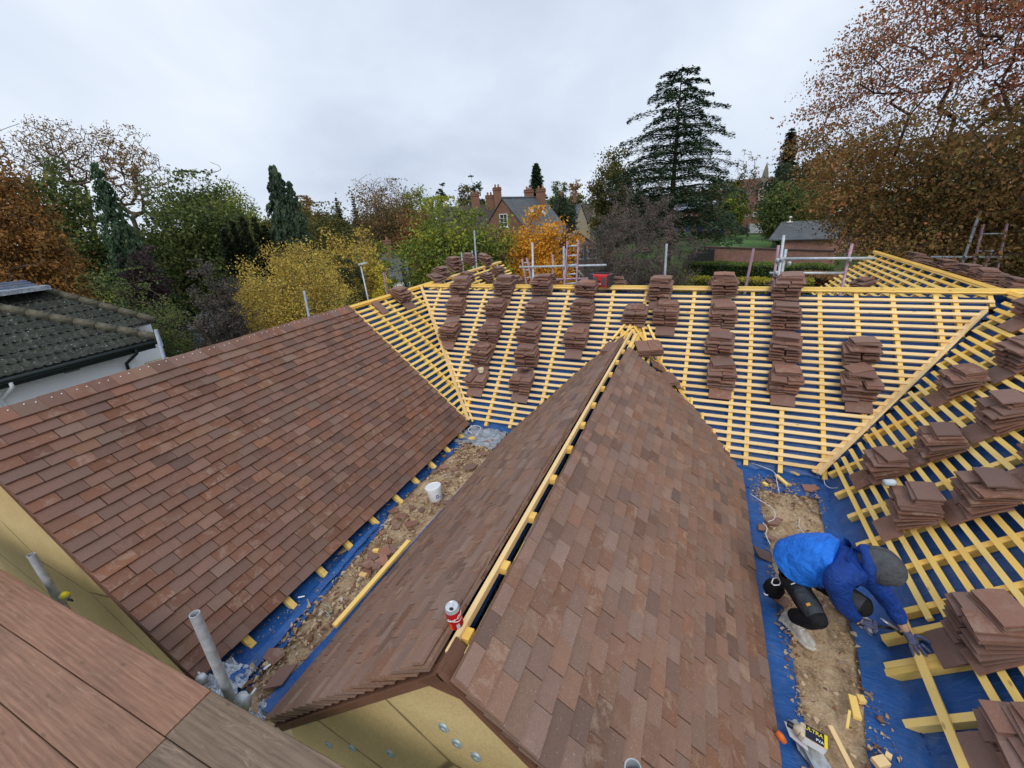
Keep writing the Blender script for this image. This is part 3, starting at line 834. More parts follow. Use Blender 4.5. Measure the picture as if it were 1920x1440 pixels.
def st_at(s, px, py, h=.0):
    """(t, q) on slope s of the front foot whose leg tile is centred at photograph pixel px, py"""
    t, q = s.tq(px, py, h)
    return t, q - .085
S3 = lambda x, y, ox, oy, k=3: (ox + x / k, oy + y / k)
stk = [
 # column by column on the main slope
 (655, 318, 'L', 7, 4, 'first stack from the left valley in the ridge row of the long slope'),
 (905, 325, 'L', 7, 5, 'second stack from the left valley in the ridge row of the long slope'),
 (1115, 320, 'L', 7, 4, 'third stack in the ridge row, between the radio and the left valley'),
 (1375, 330, 'L', 6, 1, 'stack in the ridge row directly below the red radio'),
 (1783, 345, 'L', 6, 5, 'stack in the ridge row just right of the radio, above the small gable peak'),
 (630, 420, 'L', 5, 3, 'second stack down of the column nearest the left valley'),
 (855, 440, 'L', 6, 3, 'second stack down in the second column from the left valley'),
 (1085, 455, 'L', 7, 3, 'second stack down in the third column from the left valley'),
 (1350, 470, 'L', 7, 4, 'second stack down in the column under the radio'),
 (1815, 490, 'L', 7, 4, 'second stack down, just right of the small gable peak'),
 (598, 570, 'L', 7, 3, 'lowest stack of the column nearest the left valley, one loose tile askew on top'),
 (820, 582, 'L', 7, 3, 'third stack down in the second column from the left valley'),
 (1045, 595, 'L', 7, 3, 'third stack down in the third column from the left valley'),
 (1310, 622, 'L', 7, 2, 'lowest stack of the column under the radio, left of the small gable'),
 (780, 708, 'L', 7, 3, 'fourth stack down in the second column, above the one with the white tub'),
 (1030, 722, 'L', 7, 3, 'fourth stack down in the third column, above the low stack with a red tile'),
 (750, 832, 'L', 3, 0, 'low stack with a white tub on top near the foot of the left valley'),
 (998, 865, 'L', 6, 1, 'lowest stack of the third column with one redder tile on top'),
 (215, 335, 'R', 7, 4, 'topmost stack of the first full column right of the small gable'),
 (212, 500, 'R', 6, 4, 'second stack from the ridge in the first column right of the small gable'),
 (205, 663, 'R', 5, 4, 'third stack from the ridge in the first column right of the small gable'),
 (200, 842, 'R', 6, 4, 'bottom stack of the first column right of the small gable'),
 (575, 343, 'R', 7, 4, 'topmost stack of the tall column in the middle of the right half of the slope'),
 (578, 522, 'R', 7, 4, 'second stack from the ridge in the middle column of the right half'),
 (575, 695, 'R', 7, 4, 'third stack from the ridge in the middle column of the right half'),
 (560, 880, 'R', 6, 4, 'bottom stack of the middle column of the right half of the slope'),
 (988, 722, 'R', 5, 4, 'upper stack of the short pair near the right valley'),
 (985, 918, 'R', 6, 5, 'lower stack of the short pair near the right valley with a tile lying askew'),
]
topz = {}
for i, (x, y, side, p_, s_, lab) in enumerate(stk):
    ox = 640 if side == 'L' else 1280
    px, py = S3(x, y, ox, 460)
    t, q = st_at(SM, px, py, .0)
    sk = .5 if 'askew' in lab else 0
    topz[lab] = tile_stack((t, q), SM, lab, pairs=p_, singles=s_, seed=i, rot=random.gauss(0, .05), topskew=sk)
# the leaning stacks of the right wing slope
rst = [
 (1898, 613, 6, 3, 'stack at the top of the right valley under the ridge corner', .0),
 (1863, 705, 7, 3, 'stack at the right edge below the ridge corner stack', .0),
 (1753, 750, 6, 3, 'stack beside the middle of the right valley board', .0),
 (1826, 815, 7, 4, 'wide stack in the second row up near the right edge, above the valley stacks', .0),
 (1712, 864, 6, 3, 'stack between the valley board and the wide stack', .0),
 (1612, 903, 5, 3, 'lowest stack beside the foot of the right valley', .0),
 (1785, 964, 7, 3, 'broad stack of the second row above the head of the roofer', .0),
 (1660, 992, 8, 4, 'tall stack nearest behind the hooded head of the roofer', .0),
 (1912, 905, 6, 3, 'stack cut by the right picture edge level with the broad stack', .0),
 (1772, 1216, 9, 3, 'large near stack to the right of the roofer hand', .0),
 (1838, 1432, 6, 3, 'nearest stack at the bottom right corner', .0),
]
for i, (px, py, p_, s_, lab, r_) in enumerate(rst):
    t, q = st_at(SRf, px, py, .0)
    tile_stack((t, q), SRf, lab, pairs=p_, singles=s_, seed=40 + i, rot=random.gauss(0, .04), tilt=14)
# stacks on the left wing: near the ridge and beyond the main ridge
t, q = st_at(SLf, 767, 575); tile_stack((t, q), SLf, 'low stack of tiles at the top of the left valley beside the ridge', pairs=4, singles=2, seed=60)
far = [(828, 530, 2, 1, 'low stack nearest the main ridge end'), (838, 520, 3, 2, 'small stack behind the one nearest the ridge end'),
       (862, 508, 6, 4, 'high stack left of the heap'), (888, 500, 6, 4, 'highest stack of the heap'), (918, 497, 6, 3, 'stack at the right of the heap beside the bare battens'),
       (885, 530, 4, 2, 'front middle stack of the heap'), (922, 530, 4, 1, 'front stack of the heap low beside the ridge'), (943, 520, 5, 3, 'rightmost stack of the heap'), (976, 533, 3, 2, 'low stack peeping over the ridge right of the heap'), (952, 533, 3, 3, 'stack between the heap and the ridge')]
for i, (px, py, p_, s_, lab) in enumerate(far):
    t, q = SLf.tq(px, py, .05)
    tile_stack((t, q), SLf, 'far left roof, ' + lab, pairs=p_, singles=s_, leg=False, seed=70 + i, rot=random.gauss(0, .1))
# tops of stacks showing over the main ridge from its rear slope
rear = [(1030, 526, 'behind the third stack of the ridge row'), (1157, 532, 'just right of the red radio'), (1240, 528, 'behind the stack right of the radio'),
        (1350, 530, 'behind the first column right of the small gable'), (1468, 534, 'behind the middle column of the right half')]
for i, (px, py, lab) in enumerate(rear):
    p = on_plane(px, py, (0, YR + .16, 0), (0, 1, 0)); 
    tile_stack((p.x, .30), SMb, 'tile stack peeping over the main ridge ' + lab, pairs=7, singles=4 if i else 6, leg=False, seed=90 + i, rot=0, tilt=6)
# one on the far part of the right wing and the row beyond its ridge
t, q = SRf.tq(1600, 545, .05)
tile_stack((t, q), SRf, 'low stack of tiles on the far battened triangle behind the ridge', pairs=4, singles=2, leg=False, seed=97, tilt=6, rot=.2)
for i, (px, py, lab) in enumerate([(1725, 497, 'farthest'), (1780, 505, 'second farthest'), (1822, 520, 'second nearest'), (1850, 545, 'nearest but one to the ridge corner'), (1915, 545, 'nearest the ridge corner')]):
    p = at_x(px, py, XR + .22)
    tile_stack((p.y, .34), SRb, 'tile stack beyond the right wing ridge, the %s' % lab if i < 4 else 'tile stack showing beyond the ridge at the right picture edge', pairs=8, singles=3, leg=False, seed=110 + i, tilt=4)
# tiles parked on the head of the small gable
def loose_tiles(label, s, px, py, n, rot=0, pairs=False, cat='tiles', tilt=.1, q_h=.01):
    t, q = s.tq(px, py, q_h)
    root = thing('loose_tiles', label, cat, s.P(t, q, q_h))
    for i in range(n):
        link('roof_tile', tst[i % 3], s.M(t, q, q_h + i * .0145, rot=rot + random.gauss(0, .05), tilt=tilt) @ T((random.uniform(-.01, .01), -.13 + random.uniform(-.01, .01), 0)), root)
    return root
tile_stack(st_at(SM, 1187, 622), SM, 'tile stack standing on the peak of the small gable', pairs=6, singles=2, leg=False, seed=120)
def level_stack(label, p, n, ang, tilt=.0, wide=True, seed=3):
    R = random.Random(seed); root = thing('tile_stack', label, 'tile stack', p)
    F0 = T(p) @ Matrix.Rotation(ang, 4, 'Z') @ Matrix.Rotation(tilt, 4, 'X')
    for i in range(n):
        for sx in ((-1, 1) if wide else (0,)):
            link('roof_tile', tst[R.randrange(3)], F0 @ T((sx * .084 + R.uniform(-.01, .01), -.13 + R.uniform(-.012, .012), i * .0155)) @ Matrix.Rotation(R.gauss(0, .05), 4, 'Z'), root)
    return root
p = SCR.P(*SCR.tq(1215, 660, .05), .05); level_stack('stack of tiles tilted across the head of the small gable on its right side', p, 7, .35, .25, seed=8)
p = SCL.P(*SCL.tq(1143, 655, .06), .05); level_stack('two tiles lying flat on the head of the small gable, left of its ridge', p, 3, -.2, .2, wide=False, seed=9)
p = SCR.P(*SCR.tq(1256, 712, .05), .04); level_stack('pair of tiles lodged on the right valley of the small gable', p, 3, .5, .2, wide=False, seed=10)
for (px, py, r_, lab) in ((1232, 690, .6, 'single dark tile hanging in the upper right valley of the small gable'), (1272, 728, .8, 'single tile hanging lower in the right valley of the small gable')):
    t, q = SCR.tq(px, py, .03)
    o = link('loose_tile', tst[0], SCR.M(t, q - .1, .03, rot=r_), None); tag(o, lab, 'tile')
t, q = SLf.tq(710, 575, .01)
o = link('loose_tile', tst[1], SLf.M(t, q - .1, .012, rot=.0) @ T((0, 0, 0)), None); tag(o, 'single dark clay tile lying on the yellow battens of the left wing', 'tile')
# the redder tile and the tub
rb = topz['lowest stack of the third column with one redder tile on top']
o = link('loose_tile', tile_mesh('loose_tile', .164, .263, .0125, M_TILE_BR, camber=.005)[1], T(WM[rb.name].translation + Vector((.02, .26, .32))) @ Matrix.Rotation(math.pi + .1, 4, 'Z') @ Matrix.Rotation(.32, 4, 'X'), None)
tag(o, 'single orange-red tile lying on the low stack above the gutter head', 'tile')
rb = topz['low stack with a white tub on top near the foot of the left valley']
pt = WM[rb.name].translation + Vector((.06, .12, .235))
tub = thing('tub', 'small cream plastic tub standing on the low tile stack', 'tub', pt)
m = MB(); m.lathe(T(pt) @ Matrix.Rotation(.15, 4, 'X'), [(0, 0), (.042, 0), (.046, .05), (.049, .052), (.049, .058), (.046, .058), (.043, .012), (0, .012)], 20)
m.build('cup', simple('cream_plastic', (.78, .72, .55), .5, .05), tub, smooth=False)
m = MB(); m.lathe(T(pt + Vector((0, 0, .03))) @ Matrix.Rotation(.15, 4, 'X'), [(0, 0), (.042, 0)], 20); m.build('contents', simple('dried_paste', (.6, .5, .25), .8), tub)

# ================================================================== DEBRIS IN THE GUTTERS
def chips(name, label, regions, n, parent_z, seed, smin, smax):
    R = np.random.default_rng(seed); vs = []; fs = []; at = []
    for _ in range(n):
        x0, x1, y0, y1 = regions[R.integers(len(regions))]
        c = np.array([R.uniform(x0, x1), R.uniform(y0, y1), 0.0]); s_ = R.uniform(smin, smax) * (R.random() ** 1.5 * 1.3 + .4)
        c[2] = parent_z + .012 + .022 * mnoise.fractal(Vector((c[0] * 9, c[1] * 9 * .45, 3.3)), .8, 2.1, 3) + s_ * .2
        q = Euler((R.uniform(-.5, .5), R.uniform(-.5, .5), R.uniform(0, 6.3))).to_matrix()
        k = len(vs); m_ = R.integers(4, 6); ang = np.sort(R.uniform(0, 2 * np.pi, m_)); r_ = s_ * R.uniform(.6, 1, m_); th = s_ * R.uniform(.15, .45)
        for zz_ in (0, th):
            for a, rr in zip(ang, r_):
                v = q @ Vector((math.cos(a) * rr, math.sin(a) * rr * .75, zz_)); vs.append((c[0] + v.x, c[1] + v.y, c[2] + v.z))
        col_ = R.random()
        F = [tuple(range(k + 2 * m_ - 1, k + m_ - 1, -1))[::-1]] + [(k + i, k + (i + 1) % m_, k + m_ + (i + 1) % m_, k + m_ + i) for i in range(m_)]
        fs += F; at += [col_] * len(F)
    m = MB(); m.v = vs; m.f = fs; m.a = at; m.mi = [0] * len(fs)
    o = m.build(name, M_CHIP); tag(o, label, 'debris', kind='stuff'); return o
chips('debris', 'crumbs of plaster, clay and mortar scattered in the left gutter', [(-2.80, -2.46, 1.0, 2.6), (-2.80, -2.46, 1.0, 4.7), (-2.86, -2.4, 2.6, 4.6), (-2.95, -2.4, 4.3, 4.75)], 3600, ZF, 3, .006, .028)
chips('debris', 'crumbs of plaster and clay scattered in the right gutter', [(.86, 1.24, 1.0, 4.7), (.82, .92, 1, 4.8), (1.16, 1.36, 1.4, 4.8), (.75, 1.45, 4.4, 4.95)], 2600, ZF, 4, .006, .022)
chips('debris', 'sawdust and crumbs caught on the blue membrane below the left eaves', [(-3.02, -2.8, 1.0, 4.8)], 420, ZF + .03, 5, .004, .012)

def shard(label, px, py, size, ang, tilt=(0, 0), mat=M_TILE_BR, seed=0, z=ZF + .03, poly=None):
    R = random.Random(seed); p = at_z(px, py, z); size *= 1.22
    m = MB()
    if poly is None:
        k = R.randint(4, 5); poly = []
        for i in range(k):
            a = 2 * math.pi * (i + R.uniform(-.25, .25)) / k; r_ = size * R.uniform(.75, 1.05); poly.append((r_ * math.cos(a), r_ * .78 * math.sin(a)))
    M = T(p) @ Euler((tilt[0], tilt[1], ang)).to_matrix().to_4x4()
    m.prism([M @ Vector((x, y, 0)) for x, y in poly], (M.to_3x3() @ Vector((0, 0, .013))))
    o = m.build('broken_tile', mat); tag(o, label, 'broken tile', 'broken clay tiles lying in the gutters'); return o
sh = [ # px, py, size, ang, tilt, label
 (515, 1230, .075, .3, (.1, .1), 'pointed red tile shard at the foot of the left gutter'),
 (524, 1270, .105, 1.2, (.0, .1), 'large dark broken tile beside the foil at the foot of the left gutter'),
 (738, 958, .065, .5, (.2, .1), 'dark shard on the blue fold above the tile heap'),
 (752, 968, .075, 1.0, (.1, .2), 'dark brown half tile at the bend of the blue membrane'),
 (773, 952, .045, .2, (.1, 0), 'small dark shard left of the white bucket foot'),
 (790, 957, .04, 2, (.1, 0), 'small dark triangular shard below the white bucket'),
 (770, 983, .07, .1, (.0, 0), 'orange-red half tile below the small shards'),
 (744, 986, .06, .9, (.3, .1), 'dark shard leaning left of the orange-red half tile'),
 (716, 1000, .04, 2.2, (.2, .1), 'small red shard beside the membrane above the heap'),
 (835, 943, .045, .3, (.1, 0), 'red shard at the right foot of the white bucket'),
 (822, 943, .03, 1.4, (.1, 0), 'little red fragment under the white bucket'),
 (881, 876, .095, .6, (0, .0), 'large dark tile lying flat near the head of the left gutter'),
 (853, 881, .055, .8, (.1, 0), 'red brown shard left of the large flat tile'),
 (832, 876, .06, .2, (.15, 0), 'long thin shard above the white bucket'),
 (815, 885, .05, 1.0, (.1, .2), 'dark shard at the membrane edge above the bucket'),
 (905, 851, .06, .1, (.05, 0), 'red tile shard just below the lead sheet'),
 (912, 829, .045, .5, (.1, 0), 'small red shard at the edge of the lead sheet'),
 (833, 856, .03, .5, (.1, 0), 'tiny shard against the blue membrane near the gutter head'),
 (720, 1035, .075, .4, (.3, .1), 'red tile piece at the top of the broken heap'),
 (737, 1030, .06, 1.4, (.4, .1), 'dark triangular piece on the broken heap'),
 (700, 1042, .06, .9, (.3, .2), 'flat orange piece in the middle of the broken heap'),
 (716, 1052, .07, .2, (.25, .1), 'long red piece lying across the broken heap'),
 (690, 1058, .07, .5, (.2, .1), 'red brown piece at the bottom left of the heap'),
 (707, 1062, .05, 1.2, (.2, .1), 'small red piece at the bottom of the heap'),
 (685, 1075, .06, .6, (.1, .0), 'flat red piece below the heap beside the plaster lump'),
 (1518, 916, .085, .1, (.0, 0), 'red tile piece at the head of the right gutter'),
 (1442, 903, .045, 1.2, (.1, .1), 'small pinkish tile piece beside the cut yellow batten'),
 (1449, 977, .075, .5, (.0, 0), 'brown half tile in the middle of the right gutter'),
 (1430, 990, .06, .8, (.15, .1), 'dark pointed shard left of the half tile'),
 (1443, 1009, .05, .2, (.1, 0), 'pinkish shard behind the back of the roofer'),
 (1480, 1014, .05, .1, (.1, 0), 'brown shard against the jacket of the roofer'),
 (1430, 1038, .085, -.7, (.1, .35), 'long brown tile leaning on the eaves behind the roofer'),
 (1468, 1130, .07, .3, (.1, .0), 'dark tile piece half under the shoe of the roofer'),
]
for i, (px, py, sz, an, tl, lab) in enumerate(sh):
    hz = ZF + (.09 if 'heap' in lab and 'below' not in lab and 'above' not in lab else .03)
    shard(lab, px, py, sz, an, tl, M_TILE_S if ('dark' in lab or 'brown' in lab) else M_TILE_BR, seed=i, z=hz)

def stick(name, label, a, b, w_, h_, mat, cat='batten', z=ZF + .04, z2=None, ang=0):
    p = at_z(*a, z); q = at_z(*b, z if z2 is None else z2)
    o = timber(name, p, q, w_, h_, (0, math.sin(ang), math.cos(ang)), mat, None); tag(o, label, cat); return o
stick('loose_batten', 'long yellow batten lying along the left gutter against the centre gable eaves', (627, 1174), (767, 1014), .042, .026, M_YEL2, z=ZF + .09)
stick('batten_offcut', 'short yellow batten offcut at the head of the right gutter', (1455, 891), (1477, 910), .04, .025, M_YEL2)
stick('batten_offcut', 'tiny yellow block at the head of the right gutter', (1431, 905), (1438, 910), .04, .025, M_YEL2)
stick('batten_offcut', 'pale splinter of wood on the blue membrane at the head of the right gutter', (1476, 880), (1498, 891), .035, .012, M_PALE)
stick('batten_offcut', 'yellow batten offcut lying flat in the right gutter below the roofer', (1597, 1305), (1608, 1348), .042, .022, M_YEL2)
stick('batten_offcut', 'thin yellow splinter left of the yellow offcut', (1593, 1333), (1588, 1366), .014, .012, M_YEL2)
stick('batten_offcut', 'small yellow end block right of the yellow offcut', (1611, 1305), (1618, 1318), .04, .03, M_YEL2)
stick('loose_batten', 'thin pale lath lying in the right gutter beside the adhesive bottle', (1556, 1362), (1598, 1445), .028, .022, M_PALE, z=ZF + .06)
stick('batten_offcut', 'pale wood chip lying on the blue membrane at the bottom right', (1660, 1413), (1672, 1421), .035, .012, M_PALE, z=ZF + .05)
stick('batten_offcut', 'pale lump of wood at the foot of the right gutter', (1640, 1432), (1662, 1426), .05, .03, M_PALE, z=ZF + .05)
stick('batten_offcut', 'small yellow block on the broken tile heap', (700, 1033), (710, 1033), .035, .03, M_YEL, z=ZF + .11)
stick('batten_offcut', 'small pale block at the foot of the broken heap', (675, 1076), (687, 1079), .04, .02, M_PALE)
stick('batten_offcut', 'yellow block beside the cable at the head of the left gutter', (720 + 0, 822), (726, 823), .05, .04, M_YEL) if False else None
stick('batten_offcut', 'small yellow block beside the cable loop in front of the lead sheet', (879, 824), (889, 821), .05, .035, M_YEL)
def cable(name, label, pts, r=.003, mat=None, z=ZF + .045):
    P = [at_z(x, y, z + dz) for x, y, dz in pts]
    # smooth
    Q = []
    for i in range(len(P) - 1):
        p0, p1, p2, p3 = P[max(0, i - 1)], P[i], P[i + 1], P[min(len(P) - 1, i + 2)]
        for k in range(5):
            t = k / 5; Q.append(.5 * ((2 * p1) + (-p0 + p2) * t + (2 * p0 - 5 * p1 + 4 * p2 - p3) * t * t + (-p0 + 3 * p1 - 3 * p2 + p3) * t ** 3))
    Q.append(P[-1])
    m = MB(); m.tube(Q, r, 6); o = m.build(name, mat, None, smooth=True); tag(o, label, 'cable'); return o
M_CABW = simple('white_cable_sheath', (.72, .72, .68), .5, .05); M_CABG = simple('green_grey_cord', (.35, .45, .36), .6, .1)
cable('cable', 'white cable curling over the head of the right gutter', [(1408, 868, .02), (1432, 876, .03), (1452, 886, .02), (1457, 905, .02), (1461, 925, 0)], .004, M_CABW)
cable('cable', 'white cable snaking along the plaster of the right gutter', [(1407, 926, .03), (1425, 938, .03), (1450, 955, .01), (1452, 972, 0), (1440, 978, 0)], .004, M_CABW)
cable('cable', 'white cable bent beside the brown half tile', [(1430, 980, .02), (1438, 990, .01), (1436, 1003, .0), (1444, 1020, 0)], .005, M_CABW)
cable('cable', 'thin white cable curving behind the roofer', [(1500, 970, 0), (1498, 985, 0), (1508, 1000, .02)], .0035, M_CABW)
cable('cable', 'white cable looped at the foot of the right valley', [(1545, 895, .06), (1547, 908, .03), (1558, 915, .02), (1575, 914, .05)], .0035, M_CABW)
cable('cable', 'cream cable looped in front of the lead sheet', [(885, 812, .1), (878, 806, .12), (888, 798, .14), (901, 801, .12), (896, 812, .08), (890, 820, .04)], .005, M_CABW)
cable('cable', 'pale green cord hanging over the blue membrane near the gutter head', [(862, 805, .1), (868, 815, .08), (874, 822, .05)], .003, M_CABG)
cable('cord', 'tangle of green cord in the dust of the left gutter', [(603, 1132, .01), (615, 1136, .02), (622, 1146, .0), (612, 1152, .01), (620, 1156, 0), (609, 1144, .03)], .003, M_CABG)
cable('cable', 'thin white wire sticking out behind the white bucket', [(828, 893, .05), (838, 889, .08), (846, 890, .04)], .003, M_CABW)
# leaves of mortar on membrane: paper scraps
def scrap(label, px, py, sx, sy, ang, z=ZF + .05):
    p = at_z(px, py, z); m = MB(); m.box(T(p) @ Euler((.1, .2, ang)).to_matrix().to_4x4(), sx, sy, .003)
    o = m.build('paper_scrap', M_WHITEPL); tag(o, label, 'scrap')
scrap('white scrap on the blue membrane near the lower left rafter feet', 565, 1119, .05, .012, .8, ZF + .09)
scrap('white strip at the bottom of the left gutter membrane', 501, 1250, .014, .05, -.4)

# ================================================================== WHITE BUCKET
bp = at_z(818, 936, ZF + .035)
bk = thing('bucket', 'white plastic bucket with closed lid and small blue label standing in the left gutter', 'bucket', bp)
BM = T(bp) @ Euler((-.10, -.14, .3)).to_matrix().to_4x4()
Hb = .175
m = MB(); m.lathe(BM, [(0, 0), (.072, 0), (.076, .004), (.086, Hb - .03), (.086, Hb - .01)], 40); m.build('body', M_WHITEPL, bk, smooth=True)
m = MB(); m.lathe(BM, [(.0865, Hb - .035), (.093, Hb - .034), (.094, Hb - .004), (.090, Hb), (.084, Hb + .001), (.081, Hb - .004), (.0, Hb - .004)], 40); m.build('lid', M_WHITEPL, bk, smooth=False)
def patch(Mx, r0, r1, z0, z1, a0, a1, mat, name, parent, off=.0006, n=10):
    vs = []; fs = []
    for j in (0, 1):
        for i in range(n + 1):
            a = a0 + (a1 - a0) * i / n; r_ = (r0, r1)[j] + off; vs.append(Mx @ Vector((r_ * math.cos(a), r_ * math.sin(a), (z0, z1)[j])))
    for i in range(n): fs.append((i, i + 1, n + 2 + i, n + 1 + i))
    mb = MB(); mb.add(vs, fs); return mb.build(name, mat, parent)
M_BLUEL = simple('blue_print', (.02, .05, .30), .5, .05, bump=0)
# angle facing the viewer
va = math.atan2((CAMP - bp).y, (CAMP - bp).x) - .3
rad = lambda z: .076 + (.010) * (z - .004) / (Hb - .034)
patch(BM, rad(.045), rad(.085), .045, .085, va + .10, va + .48, M_BLUEL, 'label', bk)
patch(BM, rad(.058), rad(.072), .058, .072, va + .18, va + .40, M_WHITEPL, 'print', bk, off=.0012)
patch(BM, rad(.052), rad(.058), .050, .056, va + .56, va + .86, M_BLUEL, 'print', bk, off=.0006)
patch(BM, rad(.052), rad(.058), .068, .074, va + .56, va + .80, M_BLUEL, 'print', bk, off=.0006)
m = MB(); hp = []
for i in range(13):
    a = math.pi * i / 12; hp.append(BM @ (Matrix.Rotation(va + 1.4, 4, 'Z') @ Vector((.0925 * math.cos(a), .10 * math.sin(a) * .3 + .0, Hb - .03 - .07 * math.sin(a)))))
# ================================================================== DRINKS CAN
cp = SCL.P(1.33, .02, .035)
cp = at_x(856, 1171, XC - .01); cp.z = max(cp.z, ZC + .012)
can = thing('drinks_can', 'opened red and white soft drink can standing on the small gable ridge timber', 'can', cp)
CM = T(cp) @ Euler((.06, -.05, 0)).to_matrix().to_4x4()
def can_mat():
    n = NT('red_can_print', .3, .5); n.b.inputs['Metallic'].default_value = .35
    o = n.node('ShaderNodeTexCoord').outputs['Generated']; s_ = n.node('ShaderNodeSeparateXYZ'); n.lnk(o, s_.inputs[0])
    n.color(n.ramp(s_.outputs[2], [(0, (.55, .012, .015)), (1, (.62, .015, .02))])); return n.m
M_CANR = can_mat(); M_ALU = simple('bare_aluminium', (.72, .73, .75), .28, .05, metal=.7, bump=0)
m = MB(); m.lathe(CM, [(.026, 0), (.0325, .008), (.033, .012), (.033, .100), (.0325, .102)], 36); m.build('body', M_CANR, can, smooth=True)
m = MB(); m.lathe(CM, [(.0325, .102), (.028, .114), (.0275, .117), (.0265, .117), (.026, .113), (0, .113)], 36); m.build('lid', M_ALU, can, smooth=False)
m = MB(); m.lathe(CM @ T((.004, -.010, .1134)) @ Matrix.Diagonal((1, .7, 1, 1)), [(.0, .0), (.0105, .0)], 16); m.build('opening', M_BLACKPL, can)
m = MB(); m.box(CM @ T((-.003, .006, .1148)) @ Matrix.Rotation(.3, 4, 'Z'), .012, .020, .0012); m.build('ring_pull', M_ALU, can)
va = math.atan2((CAMP - cp).y, (CAMP - cp).x)
def curved_text(txt, Mx, r, z, a_mid, size, mat, parent, name='lettering', ext=.0004, slant=.0, shear=0.0):
    cu = bpy.data.curves.new('lettering', 'FONT'); cu.body = txt; cu.size = size; cu.align_x = 'CENTER'; cu.extrude = ext; cu.shear = shear; cu.offset = .0003
    ob = bpy.data.objects.new('lettering_tmp', cu); COL.objects.link(ob)
    dg = bpy.context.evaluated_depsgraph_get(); me = bpy.data.meshes.new_from_object(ob.evaluated_get(dg))
    bpy.data.objects.remove(ob); bpy.data.curves.remove(cu)
    mb = MB()
    vs = []
    for v in me.vertices:
        if r: a = a_mid + v.co.x / r; vs.append(Mx @ Vector(((r + v.co.z + .0008) * math.cos(a), (r + v.co.z + .0008) * math.sin(a), z + v.co.y + slant * v.co.x)))
        else: vs.append(Mx @ v.co)
    mb.add(vs, [tuple(p.vertices) for p in me.polygons]); bpy.data.meshes.remove(me)
    return mb.build(name, mat, parent)
curved_text('Coca-Cola', CM, .033, .066, va + .1, .0200, M_WHITEPL, can, slant=.25, shear=.4)
pts = [(va - 1.2 + 2.4 * i / 14, .058 + .006 * math.sin(i / 14 * 6.0)) for i in range(15)]
mb = MB(); vs = []
for a, z_ in pts:
    for d_ in (-.0025, .0025): vs.append(CM @ Vector((.0334 * math.cos(a), .0334 * math.sin(a), z_ + d_)))
mb.add(vs, [(2 * i, 2 * i + 2, 2 * i + 3, 2 * i + 1) for i in range(14)]); mb.build('wave_band', M_WHITEPL, can)
patch(CM, .033, .033, .010, .040, va + .05, va + .50, simple('grey_print', (.5, .5, .5), .5, .05, bump=0), 'label', can)
patch(CM, .033, .033, .010, .045, va - 1.0, va - .55, simple('orange_print', (.75, .12, .03), .4, .05, bump=0), 'label', can)

# ================================================================== SITE RADIO on the ridge
rp = at_y(1127, 536, YR + .02)
Rf = T(rp) @ Euler((.0, .0, -.28)).to_matrix().to_4x4()
rad_ = thing('site_radio', 'red and black rugged site radio lying on the main ridge between tile stacks', 'radio', rp)
M_RED = simple('red_plastic', (.55, .03, .03), .4, .08); M_DKG = simple('dark_grey_rubber', (.035, .04, .045), .6, .1); M_GRIL = simple('speaker_grille', (.09, .09, .10), .5, .3, 60, bump=.8, bscale=200)
def rbox(Mx, sx, sy, sz, b, name, mat, parent):
    bm = bmesh.new(); bmesh.ops.create_cube(bm, size=1)
    bmesh.ops.scale(bm, vec=(sx, sy, sz), verts=bm.verts); bmesh.ops.bevel(bm, geom=bm.edges[:], offset=b, segments=2, affect='EDGES', profile=.6)
    me = bpy.data.meshes.new(name); bm.to_mesh(me); bm.free(); me.materials.append(mat)
    return link(name, me, Mx, parent)
wR, dR, hR = .34, .20, .19
rbox(Rf @ T((.02, 0, hR / 2)), wR * .8, dR, hR, .018, 'body', M_RED, rad_)
rbox(Rf @ T((-wR / 2 + .03, 0, hR / 2)), .085, dR + .02, hR + .012, .02, 'end_bumper', M_DKG, rad_)
rbox(Rf @ T((wR / 2 - .0, 0, hR / 2)), .03, dR + .012, hR + .006, .012, 'end_bumper', M_DKG, rad_)
rbox(Rf @ T((-.055, -dR / 2 - .004, hR / 2 - .004)), .075, .016, .13, .006, 'speaker_grille', M_GRIL, rad_)
rbox(Rf @ T((.105, -dR / 2 - .004, hR / 2 - .004)), .070, .016, .13, .006, 'speaker_grille', M_GRIL, rad_)
rbox(Rf @ T((.028, -dR / 2 - .006, hR / 2)), .075, .016, .15, .006, 'control_panel', M_RED, rad_)
m = MB(); m.lathe(Rf @ T((.028, -dR / 2 - .013, hR / 2 + .0)) @ Matrix.Rotation(math.pi / 2, 4, 'X'), [(.020, 0), (.020, .012), (.016, .015), (0, .015)], 18); m.build('dial', M_DKG, rad_)
for dx_ in (-.02, .0, .02): m = MB(); m.box(Rf @ T((.028 + dx_, -dR / 2 - .016, hR / 2 - .045)), .012, .008, .010); m.build('button', M_WHITEPL, rad_)
rbox(Rf @ T((.0, .0, hR + .012)), .26, .028, .022, .008, 'handle', M_DKG, rad_)
rbox(Rf @ T((.09, .03, hR + .004)), .09, .05, .012, .004, 'battery_cover', M_DKG, rad_)

